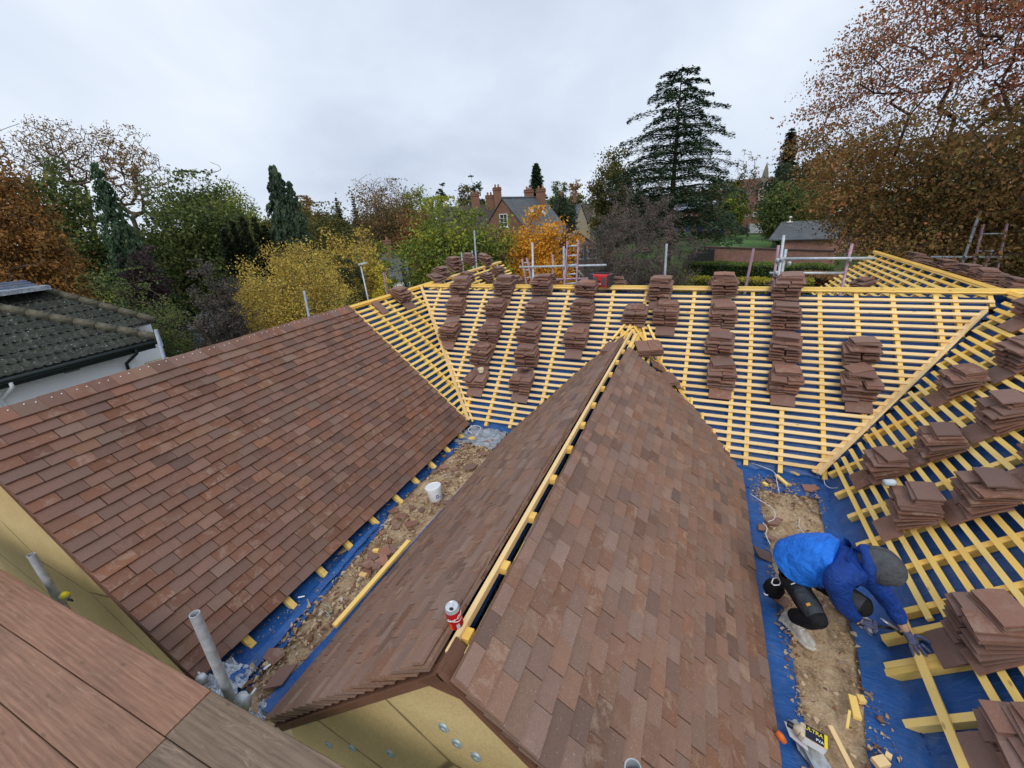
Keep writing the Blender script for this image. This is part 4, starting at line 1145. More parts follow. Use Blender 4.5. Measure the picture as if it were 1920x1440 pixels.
# ================================================================== ADHESIVE BOTTLE, TROWEL, TRAY at the foot of the right gutter
ap = at_z(1505, 1385, ZF + .10)
M_CREAM = simple('dirty_cream_plastic', (.62, .50, .36), .5, .25, 30); M_DKNAVY = simple('navy_label', (.012, .016, .035), .45, .1, bump=0); M_YL = simple('yellow_print', (.85, .68, .03), .5, .05, bump=0)
tp = at_z(1503, 1400, ZF + .03)
tray = thing('trowel_tray', 'dirty grey steel tray with an orange handle lying on the blue membrane', 'tool', tp)
a_, b_ = at_z(1483, 1352, ZF + .04), at_z(1555, 1445, ZF + .03)
dv = (b_ - a_).normalized(); sd = Vector((0, 0, 1)).cross(dv)
m = MB(); m.prism([a_ + sd * .03, a_ - sd * .01, a_.lerp(b_, .5) - sd * .085, b_ - sd * .08, b_ + sd * .02, a_.lerp(b_, .4) + sd * .05], (0, 0, .006)); m.build('blade', simple('smeared_steel', (.42, .45, .46), .5, .4, 25, metal=.3), tray)
m = MB(); m.beam(a_ - sd * .02 + Vector((0, 0, .01)), b_ - sd * .095 + Vector((0, 0, .03)), .012, .03); m.build('rim', simple('dull_steel', (.28, .3, .32), .5, .2), tray)
oa, ob_ = at_z(1456, 1372, ZF + .11), at_z(1471, 1392, ZF + .08)
m = MB(); m.tube([oa, oa.lerp(ob_, .5) + Vector((0, 0, .006)), ob_], [.016, .02, .016], 10); m.build('handle', simple('orange_rubber', (.75, .16, .02), .5, .1), tray, smooth=True)
cn_ = thing('adhesive_bottle', 'dirty white adhesive bottle with navy and yellow label lying in the right gutter', 'bottle', ap)
q0, q1 = at_z(1497, 1368, ZF + .12), at_z(1548, 1398, ZF + .10)
ax = (q1 - q0).normalized(); Fm = look_frame(q0.lerp(q1, .5), ax)
Lb = (q1 - q0).length
rbox(Fm, Lb, .085, .055, .012, 'body', M_CREAM, cn_)
m = MB(); m.box(Fm @ T((.012, 0, .0286)), Lb * .78, .076, .0016); m.build('label', M_DKNAVY, cn_)
m = MB(); m.box(Fm @ T((Lb * .44, 0, .0298)), .016, .078, .0016); m.build('label_band', M_YL, cn_)
m = MB(); m.box(Fm @ T((.012, -.0432, 0)), Lb * .8, .0016, .045); m.build('side_label', M_WHITEPL, cn_)
rot = Matrix.Rotation(math.pi * .0, 4, 'Z')
curved_text('ULTRA', Fm @ T((.0, .008, .030)), 0, 0, 0, .030, M_YL, cn_)
curved_text('PVA', Fm @ T((.03, -.026, .030)), 0, 0, 0, .022, M_WHITEPL, cn_)
m = MB(); m.lathe(look_frame(q0 - ax * .004, -ax) @ Matrix.Rotation(math.pi / 2, 4, 'Y'), [(.034, -.02), (.032, 0), (.016, .02), (.012, .022), (.012, .035)], 16); m.build('neck', M_CREAM, cn_, smooth=True)
m = MB(); m.lathe(look_frame(q0 - ax * .035, -ax) @ Matrix.Rotation(math.pi / 2, 4, 'Y'), [(.017, -.006), (.017, .02), (.0, .021)], 16); m.build('cap', M_BLACKPL, cn_)
pc = at_z(1489, 1368, ZF + .07)
m = MB(); m.prism([pc + Vector(v) for v in ((-.05, .03, .0), (-.03, -.05, -.0), (.055, -.10, 0), (.05, -.03, .0), (0, .02, .0))], (0, 0, .005))
o = m.build('packet', simple('paper_packet', (.62, .60, .62), .7, .1)); tag(o, 'crumpled pale paper packet under the adhesive bottle cap', 'packet')
pc = at_z(1500, 1390, ZF + .06); m = MB(); m.box(T(pc) @ Euler((0, 0, -.6)).to_matrix().to_4x4(), .06, .04, .012); o = m.build('card_box', simple('pink_blue_card', (.45, .35, .55), .6, .3, 60)); tag(o, 'small pink and blue card packet below the adhesive bottle', 'packet')

# ================================================================== FOREGROUND SCAFFOLD
ZP = 8 - 2.25
scaf = thing('scaffold_platform', 'scaffold platform of weathered timber boards in the foreground', 'scaffold', (-2, 0, 0))
rowsB = [(.675, .2265), (.4445, .2265), (.214, .2265), (-.016, .2265), (-.246, .2265)]
for i, (ye, wb) in enumerate(rowsB):
    jx = (-2.16, -2.145, -2.20, -2.13, -2.18)[i]
    for k, (xa, xb, mt) in enumerate(((-6.1, jx, M_BOARD), (jx + .008, jx + 3.9, M_BOARD2))):
        m = MB(); L_ = xb - xa; yc = ye - wb / 2
        z_ = ZP - .019 + random.uniform(-.003, .003)
        nseg = 24; vs = []; fs = []
        for a in range(nseg + 1):
            x = -L_ / 2 + L_ * a / nseg; wv = .0025 * mnoise.noise(Vector((x * 5, i, k))); wv2 = .0025 * mnoise.noise(Vector((x * 5, i + 9, k)))
            for yy, z2 in ((-wb / 2 + wv, -.019), (wb / 2 + wv2, -.019), (wb / 2 + wv2, .015), (wb / 2 - .004 + wv2, .019), (-wb / 2 + .004 + wv, .019), (-wb / 2 + wv, .015)):
                vs.append((x, yy, z2))
        for a in range(nseg):
            for b in range(6):
                b2 = (b + 1) % 6; fs.append((a * 6 + b, a * 6 + 6 + b, a * 6 + 6 + b2, a * 6 + b2))
        fs.append(tuple(range(6))); fs.append(tuple(nseg * 6 + b for b in range(5, -1, -1)))
        m.add(vs, [tuple(reversed(f)) for f in fs])
        link('scaffold_board', m.mesh('scaffold_board', mt), T(((xa + xb) / 2, yc, z_)), scaf)
def pole(label, p, top, bot, r=.0242, mat=M_GALV, parent=None, lean=(0, 0), name='scaffold_pole', group=None):
    m = MB(); P = Vector(p)
    a = Vector((P.x + lean[0] * (bot - P.z), P.y + lean[1] * (bot - P.z), bot)); b = Vector((P.x + lean[0] * (top - P.z), P.y + lean[1] * (top - P.z), top))
    m.tube([a, b], r, 20, caps=False); 
    ri = r - .004
    m.tube([b, b - Vector((0, 0, .25))], ri, 20, caps=False)
    # rim
    vs = []; 
    for k in range(20):
        t = 2 * math.pi * k / 20; vs.append(b + Vector((math.cos(t) * r, math.sin(t) * r, 0))); vs.append(b + Vector((math.cos(t) * ri, math.sin(t) * ri, 0)))
    m.add(vs, [(2 * k, 2 * ((k + 1) % 20), 2 * ((k + 1) % 20) + 1, 2 * k + 1) for k in range(20)])
    o = m.build(name, mat, parent, smooth=True)
    if parent is None: tag(o, label, 'scaffold pole', group)
    return o
# two standards rising past the board edge
pa = at_y(434, 1308, .735); ta = at_y(367, 1152, .735)
pole('', (pa.x, .735, ZP), ta.z, 3.0, parent=scaf, lean=((ta.x - pa.x) / (ta.z - pa.z), 0), r=.0242)
pb = at_y(112, 1125, .76); tb = at_y(58, 1040, .76)
pole('', (pb.x, .76, pb.z), tb.z, 3.0, parent=scaf, lean=((tb.x - pb.x) / (tb.z - pb.z), 0))
def coupler(p, parent, d=(1, 0, 0), mat=M_GALV_L, s=1.0):
    m = MB(); F = look_frame(p, d)
    m.tube([F @ Vector((-.03 * s, 0, 0)), F @ Vector((.03 * s, 0, 0))], .034 * s, 14)
    m.tube([F @ Vector((0, 0, -.05 * s)), F @ Vector((0, 0, .03 * s))], .032 * s, 14)
    m.tube([F @ Vector((.02 * s, .03 * s, .0)), F @ Vector((.02 * s, .07 * s, .01))], .008 * s, 6)
    return m.build('coupler', mat, parent, smooth=True)
coupler(at_y(455, 1313, .745), scaf); coupler(at_y(378, 1273, .72), scaf, (0, 1, 0), s=.7)
yc_ = at_y(122, 1118, .76)
m = MB(); m.tube([yc_ - Vector((.05, 0, .02)), yc_ + Vector((.03, .0, .01))], .024, 14); m.build('coupler', M_GALV_L, scaf, smooth=True)
m = MB(); m.tube([yc_ + Vector((-.005, 0, .008)), yc_ + Vector((.03, 0, .014))], .027, 14); m.build('yellow_cap', M_YL, scaf, smooth=True)
m = MB(); m.beam(yc_ + Vector((.0, 0, -.03)), yc_ + Vector((.10, 0, -.0)), .008, .02); m.build('clip', M_BLACKPL, scaf)
# ledger under the boards and tiny end cap at the right
m = MB(); m.tube([(-6, .60, ZP - .07), (1.6, .60, ZP - .07)], .0242, 14); m.build('ledger', M_GALV, scaf, smooth=True)
m = MB(); m.tube([(-6, -.1, ZP - .07), (1.6, -.1, ZP - .07)], .0242, 14); m.build('ledger', M_GALV, scaf, smooth=True)
for x_ in (-4.6, -2.3, -.5): m = MB(); m.tube([(x_, .68, ZP - .12), (x_, -.9, ZP - .12)], .0242, 14); m.build('transom', M_GALV, scaf, smooth=True)
p_ = at_y(1187, 1440, .74); pole('', (p_.x, .74, p_.z - .02), p_.z - .0, 3.0, parent=scaf)

# ================================================================== SCAFFOLD POLES ROUND THE BUILDING
XO = XL - WR - .45
for (tx, ty, bx, by, lab, mt) in ((292, 618, 310, 680, 'grey scaffold pole beside the white neighbouring house', M_GALV_L), (570, 545, 580, 597, 'grey scaffold pole in front of the yellow round tree', M_GALV_L),
                              (719, 511, 726, 553, 'short pink scaffold pole left of the ridge near the lamp post', M_PINK)):
    a = at_x(tx, ty, XO); b = at_x(bx, by, XO)
    pole(lab, (a.x, a.y, a.z), a.z, 0, mat=mt, lean=(0, (a.y - b.y) / (a.z - b.z)))
for (tx, ty, bx, by, lab, mt, yy) in ((865, 473, 868, 500, 'shortest grey pole behind the tile heap', M_GALV_L, 11.3), (885, 470, 887, 494, 'grey pole next to the tallest behind the tile heap', M_GALV_L, 11.3),
        (889, 432, 893, 492, 'tallest grey pole behind the tile heap', M_GALV_L, 11.3), (1250, 457, 1246, 525, 'grey pole standing alone right of the bare shrub trunk', M_GALV_L, 9.6),
        (1413, 466, 1398, 540, 'pale pole leaning before the two hedges', M_PINK, 9.6)):
    a = at_y(tx, ty, yy); b = at_y(bx, by, yy)
    pole(lab, tuple(a), a.z, 0, mat=mt, lean=((a.x - b.x) / (a.z - b.z) , 0))
def frame_scaffold(label, yy, items, couplers=(), name='rear_scaffold'):
    root = None; objs = []
    c0 = at_y(items[0][0], items[0][1], yy)
    root = thing(name, label, 'scaffold', (c0.x, yy, 0))
    for (ax_, ay_, bx_, by_, r_, mt) in items:
        a = at_y(ax_, ay_, yy + random.uniform(-.05, .05)); b = at_y(bx_, by_, yy + random.uniform(-.05, .05))
        vert = abs(ax_ - bx_) < abs(ay_ - by_)
        if vert:
            d = (b - a); 
            if d.z < 0: b = a + d * (a.z / -d.z) * 1.0
        m = MB(); m.tube([a, b], r_, 12); m.build('standard' if vert else 'ledger', mt, root, smooth=True)
    for (cx, cy) in couplers: coupler(at_y(cx, cy, yy - .03), root, s=.9)
    return root
G_, P_ = M_GALV_L, M_PINK
frame_scaffold('rear scaffold of tubes and pink posts behind the main ridge', 9.5,
    [(974, 501, 1137, 497, .024, G_), (996, 525, 1105, 522, .024, P_), (998, 455, 1000, 530, .024, G_), (1036, 477, 1037, 523, .024, P_), (1057, 462, 1058, 540, .024, M_GALV), (1042 + 55, 458, 1098, 540, .03, simple('dark_post', (.03, .03, .03), .8))],
    [(998, 500), (1057, 499), (1058, 524)])
frame_scaffold('rear scaffold with crossing couplers before the yellow hedge', 9.5,
    [(1472, 485, 1640, 484, .024, G_), (1443, 512, 1580, 512, .024, G_), (1470, 441, 1458, 530, .024, G_), (1460, 460, 1450, 530, .024, P_), (1474, 467, 1463, 530, .024, G_), (1598, 457, 1585, 512, .024, P_)],
    [(1458, 487), (1465, 485), (1456, 511), (1594, 485), (1480, 493), (1475, 520)])
frame_scaffold('rear scaffold beyond the right wing ridge', 12.6,
    [(1745, 482, 1895, 482, .026, G_), (1790, 512, 1880, 512, .026, G_), (1838, 396, 1806, 490, .026, M_GALV), (1861, 466, 1843, 512, .026, P_)], [(1811, 482)])
def ladder(label, p0, p1, w0, nr, yy, mat1, mat2, wtop=None):
    a = at_y(*p0[0], yy); a2 = at_y(*p0[1], yy - .0); b = at_y(*p1[0], yy - .25); b2 = at_y(*p1[1], yy - .25)
    root = thing('ladder', label, 'ladder', tuple(b))
    ext = lambda u, v: v + (v - u) * 1.5
    m = MB(); m.beam(a, ext(a, b), .03, .05, (0, 1, 0)); m.build('stile', mat1, root)
    m = MB(); m.beam(a2, ext(a2, b2), .03, .05, (0, 1, 0)); m.build('stile', mat1, root)
    for k in range(nr):
        u = (k + .55) / nr * 1.05
        p = a.lerp(b, u); q = a2.lerp(b2, u); m = MB(); m.tube([p, q], .014, 8); m.build('rung', mat2, root, smooth=True)
    return root
ladder('pink stiled access ladder standing in the rear scaffold', ((1064, 452), (1085, 451)), ((1059, 536), (1081, 534)), 0, 5, 9.35, P_, G_)
ladder('short ladder top behind the bare battens of the far left roof', ((979, 486), (988, 484)), ((986, 525), (996, 524)), 0, 3, 10.2, P_, G_)
ladder('pink ladder rising beyond the right wing ridge', ((1844, 421), (1888, 420)), ((1822, 512), (1868, 512)), 0, 3, 12.3, P_, G_)
# ================================================================== THE ROOFER
def wz(x, y, z): return at_z(1380 + x / 3.428, 840 + y / 3.428, z)
def skin(name, nodes, edges, mat, parent, root=0, sub=2, folds=0.0, fsize=.05, smooth=True):
    c = Vector(nodes[root][0])
    me = bpy.data.meshes.new(name); me.from_pydata([tuple(Vector(n[0]) - c) for n in nodes], edges, []); me.materials.append(mat)
    o = link(name, me, T(c), parent)
    m = o.modifiers.new('Skin', 'SKIN'); m.use_smooth_shade = True
    if not me.skin_vertices: me.skin_vertices.new() if hasattr(me.skin_vertices, 'new') else None
    sv = me.skin_vertices[0].data
    for i, n in enumerate(nodes):
        r = n[1]; sv[i].radius = (r, r) if not hasattr(r, '__len__') else r; sv[i].use_root = (i == root); sv[i].use_loose = False
    s = o.modifiers.new('Sub', 'SUBSURF'); s.levels = sub; s.render_levels = sub
    if folds:
        t = bpy.data.textures.new('folds', 'CLOUDS'); t.noise_scale = fsize; t.noise_depth = 3
        d = o.modifiers.new('Folds', 'DISPLACE'); d.texture = t; d.strength = folds; d.mid_level = .5; d.texture_coords = 'LOCAL'
    # bake to a plain mesh
    dg = bpy.context.evaluated_depsgraph_get(); dg.update()
    nm = bpy.data.meshes.new_from_object(o.evaluated_get(dg)); o.modifiers.clear(); old = o.data; o.data = nm; nm.name = name
    bpy.data.meshes.remove(old)
    for p in nm.polygons: p.use_smooth = smooth
    return o
J = dict(ankN=wz(350, 1085, 5.04), toeN=wz(440, 1225, 4.975), kneeN=wz(540, 1120, 5.27), hipN=wz(350, 830, 5.30), hipF=wz(440, 780, 5.33),
         kneeF=wz(845, 1030, 5.33), ankF=wz(700, 1010, 5.02), pelvis=wz(370, 770, 5.36), waist=wz(380, 730, 5.42), back=wz(520, 720, 5.50), chest=wz(660, 750, 5.54),
         neck=wz(790, 745, 5.62), head=wz(915, 755, 5.64), shN=wz(640, 850, 5.58), shF=wz(850, 790, 5.57), elN=wz(685, 1010, 5.34), haN=wz(800, 1110, 5.17),
         elF=wz(985, 985, 5.36), haF=wz(1100, 1190, 5.21))
person = thing('person', 'crouching roofer in blue hooded jacket, grey hood, black knee-padded trousers and gloves', 'person', (J['ankN'].x, J['ankN'].y, ZF))
def cloth(name, c, rough=.75, var=.2, sc=18, bs=400):
    n = NT(name, rough, .3); o = n.objco(); f = n.noise(o, sc, 5, .6, .5)
    n.color(n.ramp(f, [(.3, tuple(x * (1 - var) for x in c)), (.7, tuple(min(1, x * (1 + var)) for x in c))]))
    n.bump(n.math('ADD', n.noise(o, 14, 5, .55, 1.2), n.math('MULTIPLY', n.noise(o, bs, 2), .08)), .9, .03); return n.m
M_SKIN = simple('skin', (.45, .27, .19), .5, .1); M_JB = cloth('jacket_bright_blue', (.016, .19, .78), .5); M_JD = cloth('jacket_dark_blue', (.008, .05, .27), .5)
M_TRO = cloth('black_trousers', (.010, .011, .013)); M_PAD = cloth('charcoal_panel', (.05, .055, .065)); M_HOOD = cloth('charcoal_hood', (.085, .09, .10), .9)
M_GLOVE = cloth('grey_blue_glove', (.09, .10, .18), .8, .3, 60); M_SHOE = simple('grubby_white_shoe', (.50, .46, .40), .8, .35, 30)
b = J
skin('body', [(b['pelvis'], .09), (b['back'], .10), (b['chest'], .11), (b['neck'], .05), (b['head'], .085), (b['hipN'], .06), (b['kneeN'], .045), (b['ankN'], .033),
              (b['hipF'], .06), (b['kneeF'], .045), (b['ankF'], .033), (b['shN'], .05), (b['elN'], .036), (b['haN'], .028), (b['shF'], .05), (b['elF'], .036), (b['haF'], .028)],
     [(0, 1), (1, 2), (2, 3), (3, 4), (0, 5), (5, 6), (6, 7), (0, 8), (8, 9), (9, 10), (2, 11), (11, 12), (12, 13), (2, 14), (14, 15), (15, 16)], M_SKIN, person)
L_ = lambda p, q, t: p.lerp(q, t)
up = Vector((0, 0, 1))
skin('trousers', [(b['pelvis'] + Vector((-.02, 0, .0)), (.140, .130)), (b['waist'], .130), (b['hipN'], (.095, .09)), (L_(b['hipN'], b['kneeN'], .5), .085), (b['kneeN'] + up * .0, .070), (L_(b['kneeN'], b['ankN'], .45) - Vector((.01, 0, 0)), .066), (b['ankN'] + up * .03, .052),
                  (b['hipF'], (.095, .09)), (L_(b['hipF'], b['kneeF'], .5), .085), (b['kneeF'], .070), (L_(b['kneeF'], b['ankF'], .5), .062), (b['ankF'], .05)],
     [(0, 1), (0, 2), (2, 3), (3, 4), (4, 5), (5, 6), (0, 7), (7, 8), (8, 9), (9, 10), (10, 11)], M_TRO, person, folds=.022, fsize=.06)
# knee and thigh panels
def panel(p, q, off, w_, h_, name, mat):
    p = Vector(p) + off; q = Vector(q) + off; m = MB()
    d = (q - p); n_ = off.normalized(); sd = d.normalized().cross(n_)
    N = 8; vs = []; fs = []
    for i in range(N + 1):
        for j in range(N + 1):
            u = i / N; v = j / N * 2 - 1
            edge = max(abs(2 * u - 1), abs(v)) ** 6
            vs.append(p + d * u + sd * v * w_ * (1 - .12 * (2 * u - 1) ** 2) + n_ * (h_ * (1 - v * v * .9) - .02 * edge + .004 * mnoise.noise(Vector((u * 6, v * 4, 2)))))
    for i in range(N):
        for j in range(N): fs.append((i * (N + 1) + j, (i + 1) * (N + 1) + j, (i + 1) * (N + 1) + j + 1, i * (N + 1) + j + 1))
    m.add(vs, fs); return m.build(name, mat, person, smooth=True)
toCam = (CAMP - b['kneeN']).normalized()
axN = (b['kneeN'] - b['hipN']).normalized()
offN = (toCam - axN * toCam.dot(axN)).normalized()
panel(L_(b['hipN'], b['kneeN'], .30), L_(b['hipN'], b['kneeN'], .93), offN * .052, .062, .035, 'thigh_pocket', M_PAD)
lp = L_(b['hipN'], b['kneeN'], .78) + offN * .093
m = MB(); m.box(look_frame(lp, axN.cross(offN), offN), .026, .020, .003); m.build('label_patch', simple('orange_patch', (.65, .33, .03), .6, .1, bump=0), person)
m = MB(); m.box(look_frame(L_(b['hipN'], b['kneeN'], .30) + offN * .088, axN.cross(offN), offN), .05, .006, .003); m.build('reflective_tab', M_WHITEPL, person)
axF = (b['kneeF'] - b['hipF']).normalized(); offF = (toCam - axF * toCam.dot(axF)).normalized()
panel(L_(b['hipF'], b['kneeF'], .45), L_(b['hipF'], b['kneeF'], .95), offF * .05, .058, .032, 'knee_panel', M_PAD)
def loft(name, nodes, mat, parent, nseg=22, per=5, wr=.012, wf=9, cap=True):
    """nodes: centre, width radius, height radius; smooth tube with cloth wrinkles"""
    Pn = [Vector(n[0]) for n in nodes]; rings = []
    for i in range(len(Pn) - 1):
        p0, p1, p2, p3 = Pn[max(0, i - 1)], Pn[i], Pn[i + 1], Pn[min(len(Pn) - 1, i + 2)]
        for k in range(per + (i == len(Pn) - 2)):
            t = k / per; c = .5 * ((2 * p1) + (-p0 + p2) * t + (2 * p0 - 5 * p1 + 4 * p2 - p3) * t * t + (-p0 + 3 * p1 - 3 * p2 + p3) * t ** 3)
            s_ = t * t * (3 - 2 * t); rings.append((c, nodes[i][1] * (1 - s_) + nodes[i + 1][1] * s_, nodes[i][2] * (1 - s_) + nodes[i + 1][2] * s_))
    vs = []; fs = []; px_ = None
    for i, (c, a_, b_) in enumerate(rings):
        d_ = (rings[min(i + 1, len(rings) - 1)][0] - rings[max(i - 1, 0)][0]).normalized()
        y = up.cross(d_); y = (y - d_ * y.dot(d_)).normalized(); z = d_.cross(y)
        if px_ is not None and y.dot(px_) < 0: y = -y; z = -z
        px_ = y
        for k in range(nseg):
            t = 2 * math.pi * k / nseg
            q = Vector((c.x * wf + math.cos(t) * 1.4, c.y * wf + math.sin(t) * 1.4, c.z * wf + i * .12))
            w_ = 1 + wr * 8 * mnoise.noise(q) ; ridge = wr * (1 - abs(2 * mnoise.noise(q * 1.7 + Vector((3, 1, 7)))))
            vs.append(c + y * (math.cos(t) * (a_ * w_ + ridge)) + z * (math.sin(t) * (b_ * w_ + ridge)))
    for i in range(len(rings) - 1):
        for k in range(nseg):
            k2 = (k + 1) % nseg; fs.append((i * nseg + k, i * nseg + k2, (i + 1) * nseg + k2, (i + 1) * nseg + k))
    if cap: fs.append(tuple(range(nseg - 1, -1, -1))); fs.append(tuple((len(rings) - 1) * nseg + k for k in range(nseg)))
    m = MB(); m.add(vs, fs); o = m.build(name, mat, parent, smooth=True)
    s = o.modifiers.new('Sub', 'SUBSURF'); s.levels = 1; s.render_levels = 1
    return o
wst = b['waist'] + (b['waist'] - b['back']).normalized() * .035
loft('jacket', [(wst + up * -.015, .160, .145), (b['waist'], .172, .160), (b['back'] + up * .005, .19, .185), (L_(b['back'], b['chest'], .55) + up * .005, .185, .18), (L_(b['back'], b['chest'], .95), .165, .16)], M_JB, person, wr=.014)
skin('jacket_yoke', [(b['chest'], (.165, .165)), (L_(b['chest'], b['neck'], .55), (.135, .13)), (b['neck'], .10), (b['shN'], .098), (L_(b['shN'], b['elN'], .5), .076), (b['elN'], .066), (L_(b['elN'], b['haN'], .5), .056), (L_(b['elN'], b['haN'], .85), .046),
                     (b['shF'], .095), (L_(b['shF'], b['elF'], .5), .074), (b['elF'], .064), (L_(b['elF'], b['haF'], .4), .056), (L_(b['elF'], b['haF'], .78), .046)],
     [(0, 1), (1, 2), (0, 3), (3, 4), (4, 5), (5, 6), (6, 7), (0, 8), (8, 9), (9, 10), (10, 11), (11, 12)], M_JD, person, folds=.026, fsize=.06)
# bunched collar behind the hood
ring = []; ax = (b['head'] - b['neck']).normalized(); s1 = ax.orthogonal().normalized(); s2 = ax.cross(s1)
cc = b['neck'] + ax * .035
for k in range(15):
    a = 2 * math.pi * k / 14; ring.append(cc + (s1 * math.cos(a) + s2 * math.sin(a)) * .096 + up * .008 * math.sin(3 * a))
m = MB(); m.tube(ring, [.034 + .008 * math.sin(k * 2.1) for k in range(15)], 10, caps=False); m.build('collar', M_JD, person, smooth=True)
# grey hood, its opening facing the work
fdir = (b['haF'] - b['head']).normalized() * .55 + Vector((.55, -.1, -.25)); fdir.normalize()
hx = fdir; hy = up.cross(hx).normalized(); hz_ = hx.cross(hy)
HF = frame(b['head'] + up * .012, hx, hy, hz_)
vs = []; fs = []; NU, NV = 28, 18
for i in range(NU):
    a = 2 * math.pi * i / NU
    for j in range(NV + 1):
        t = math.pi * (j / NV) * .80                 # from the back pole towards the opening
        r_ = math.sin(t); x = -math.cos(t)
        px_ = x * .132 + .01; wr = .116 * r_ + .0035 * mnoise.noise(Vector((a * 2, t * 3, 5)))
        if j >= NV - 1: wr *= 1.05
        vs.append(HF @ Vector((px_ + .02 * (math.sin(a) > .2) * (x > .2), wr * math.cos(a) * .98, wr * math.sin(a) * 1.06)))
for i in range(NU):
    i2 = (i + 1) % NU
    for j in range(NV): fs.append((i * (NV + 1) + j, i2 * (NV + 1) + j, i2 * (NV + 1) + j + 1, i * (NV + 1) + j + 1))
m = MB(); m.add(vs, fs); hood = m.build('hood', M_HOOD, person, smooth=True)
so = hood.modifiers.new('Solid', 'SOLIDIFY'); so.thickness = .006
seam = [HF @ Vector((-math.cos(t) * .133 + .01, 0, .116 * math.sin(t) * 1.09)) for t in [math.pi * .78 * k / 20 for k in range(1, 21)]]
m = MB(); m.tube(seam, .0022, 6); m.build('hood_seam', M_HOOD, person, smooth=True)
# shoes
def shoe(ank, toe, name='shoe'):
    d = (toe - ank); d.z = 0; d.normalize(); s = up.cross(d); base = Vector((ank.x, ank.y, ZF + .015)) - d * .055; Lr = .275
    prof = [(0, .030), (.12, .036), (.3, .034), (.5, .040), (.72, .048), (.9, .040), (1.0, .012)]
    m = MB(); n_ = 16; out = []
    for sgn in (-1, 1):
        rng_ = range(n_ + 1) if sgn < 0 else range(n_, -1, -1)
        for k in rng_:
            u = k / n_; 
            for (u0, w0), (u1, w1) in zip(prof, prof[1:]):
                if u <= u1: ww = w0 + (w1 - w0) * (u - u0) / (u1 - u0); break
            out.append(base + d * Lr * u + s * sgn * ww)
    m.prism(out, (0, 0, .022)); so_ = m.build(name + '_sole', simple('white_rubber_sole', (.68, .65, .58), .6, .12), person)
    hgt = [(0, .060), (.15, .075), (.3, .080), (.45, .068), (.6, .050), (.8, .040), (1, .026)]
    nodes = []
    vs = []; fs = []; R_ = 12
    for k in range(n_ + 1):
        u = k / n_
        for (u0, w0), (u1, w1) in zip(prof, prof[1:]):
            if u <= u1: ww = w0 + (w1 - w0) * (u - u0) / (u1 - u0); break
        for (u0, h0), (u1, h1) in zip(hgt, hgt[1:]):
            if u <= u1: hh = h0 + (h1 - h0) * (u - u0) / (u1 - u0); break
        for j in range(R_ + 1):
            a = math.pi * j / R_; vs.append(base + d * (Lr * u * .98 + .002) + s * math.cos(a) * (ww * .95) + up * (.02 + hh * math.sin(a) ** .8))
    for k in range(n_):
        for j in range(R_): fs.append((k * (R_ + 1) + j, (k + 1) * (R_ + 1) + j, (k + 1) * (R_ + 1) + j + 1, k * (R_ + 1) + j + 1))
    m = MB(); m.add(vs, fs); sh_ = m.build(name, M_SHOE, person, smooth=True)
    for q_ in (.42, .5, .58):
        c = base + d * Lr * q_ + up * (.02 + .066 - (q_ - .42) * .12); m = MB(); m.tube([c - s * .022, c + up * .004, c + s * .022], .0028, 6); m.build('lace', M_WHITEPL, person)
shoe(b['ankN'], b['toeN']); shoe(b['ankF'], b['ankF'] + Vector((.15, -.12, 0)))
# gloves with fingers
def glove(wrist, dirv, upv, fingers, thumb, name='glove', s=1.0):
    d = Vector(dirv).normalized(); n = Vector(upv); n = (n - d * n.dot(d)).normalized(); sd = n.cross(d)
    F = frame(wrist, d, sd, n)
    nodes = [(F @ Vector((-.03, 0, 0)), (.030, .022)), (F @ Vector((0, 0, 0)), (.030, .020)), (F @ Vector((.045, 0, .002)), (.040, .017)), (F @ Vector((.078, 0, .0)), (.041, .014))]
    edges = [(0, 1), (1, 2), (2, 3)]
    palm = skin('hand_palm', nodes, edges, M_GLOVE, person, root=1, folds=0)
    palm.name = name
    for k, (y, ln, spread, curl) in enumerate(fingers):
        p = Vector((.068, y, .0)); pts = [(F @ p, .0115)]; a = 0.0
        for seg, fl in zip((ln * .42, ln * .32, ln * .26), (.3, 1.0, .8)):
            a += curl * fl
            p = p + Vector((math.cos(a) * math.cos(spread), math.sin(spread), -math.sin(a))) * seg; pts.append((F @ p, .0105 - .0008 * len(pts)))
        skin('finger', pts, [(0, 1), (1, 2), (2, 3)], M_GLOVE, person, sub=2)
    (y0, ang, ln, curl) = thumb
    p = Vector((.018, y0 * .7, -.004)); pts = [(F @ p, .014)]; a = ang
    for seg in (ln * .45, ln * .33, ln * .28):
        p = p + Vector((math.cos(a), math.sin(a) * (1 if y0 > 0 else -1), -curl)) * seg; pts.append((F @ p, .0125)); a *= .72
    skin('thumb', pts, [(0, 1), (1, 2), (2, 3)], M_GLOVE, person, sub=2)
    m = MB(); m.tube([F @ Vector((-.052, 0, 0)), F @ Vector((-.018, 0, 0))], [.034, .031], 14, caps=False); m.build('glove_cuff', M_GLOVE, person, smooth=True)
    m = MB(); m.tube([F @ Vector((-.022, 0, 0)), F @ Vector((-.012, 0, 0))], [.0325, .0315], 14, caps=False); m.build('cuff_trim', simple('yellow_trim', (.60, .50, .12), .7, .1, bump=0), person, smooth=True)
hd = wz(1185, 1310, 5.17) - b['haF']
glove(b['haF'], hd + Vector((0, 0, .0)), Vector((-.5, -.1, .9)), [(-.030, .062, -.30, .22), (-.010, .080, -.10, .16), (.011, .076, .08, .16), (.031, .066, .30, .20)], (.04, 1.0, .085, .2))
hn = wz(905, 1150, 5.16) - b['haN']
glove(b['haN'], hn, Vector((.1, -.5, .8)), [(-.030, .060, -.05, 1.15), (-.010, .074, 0, 1.2), (.011, .072, .0, 1.2), (.030, .060, .05, 1.2)], (-.035, .7, .07, .5))
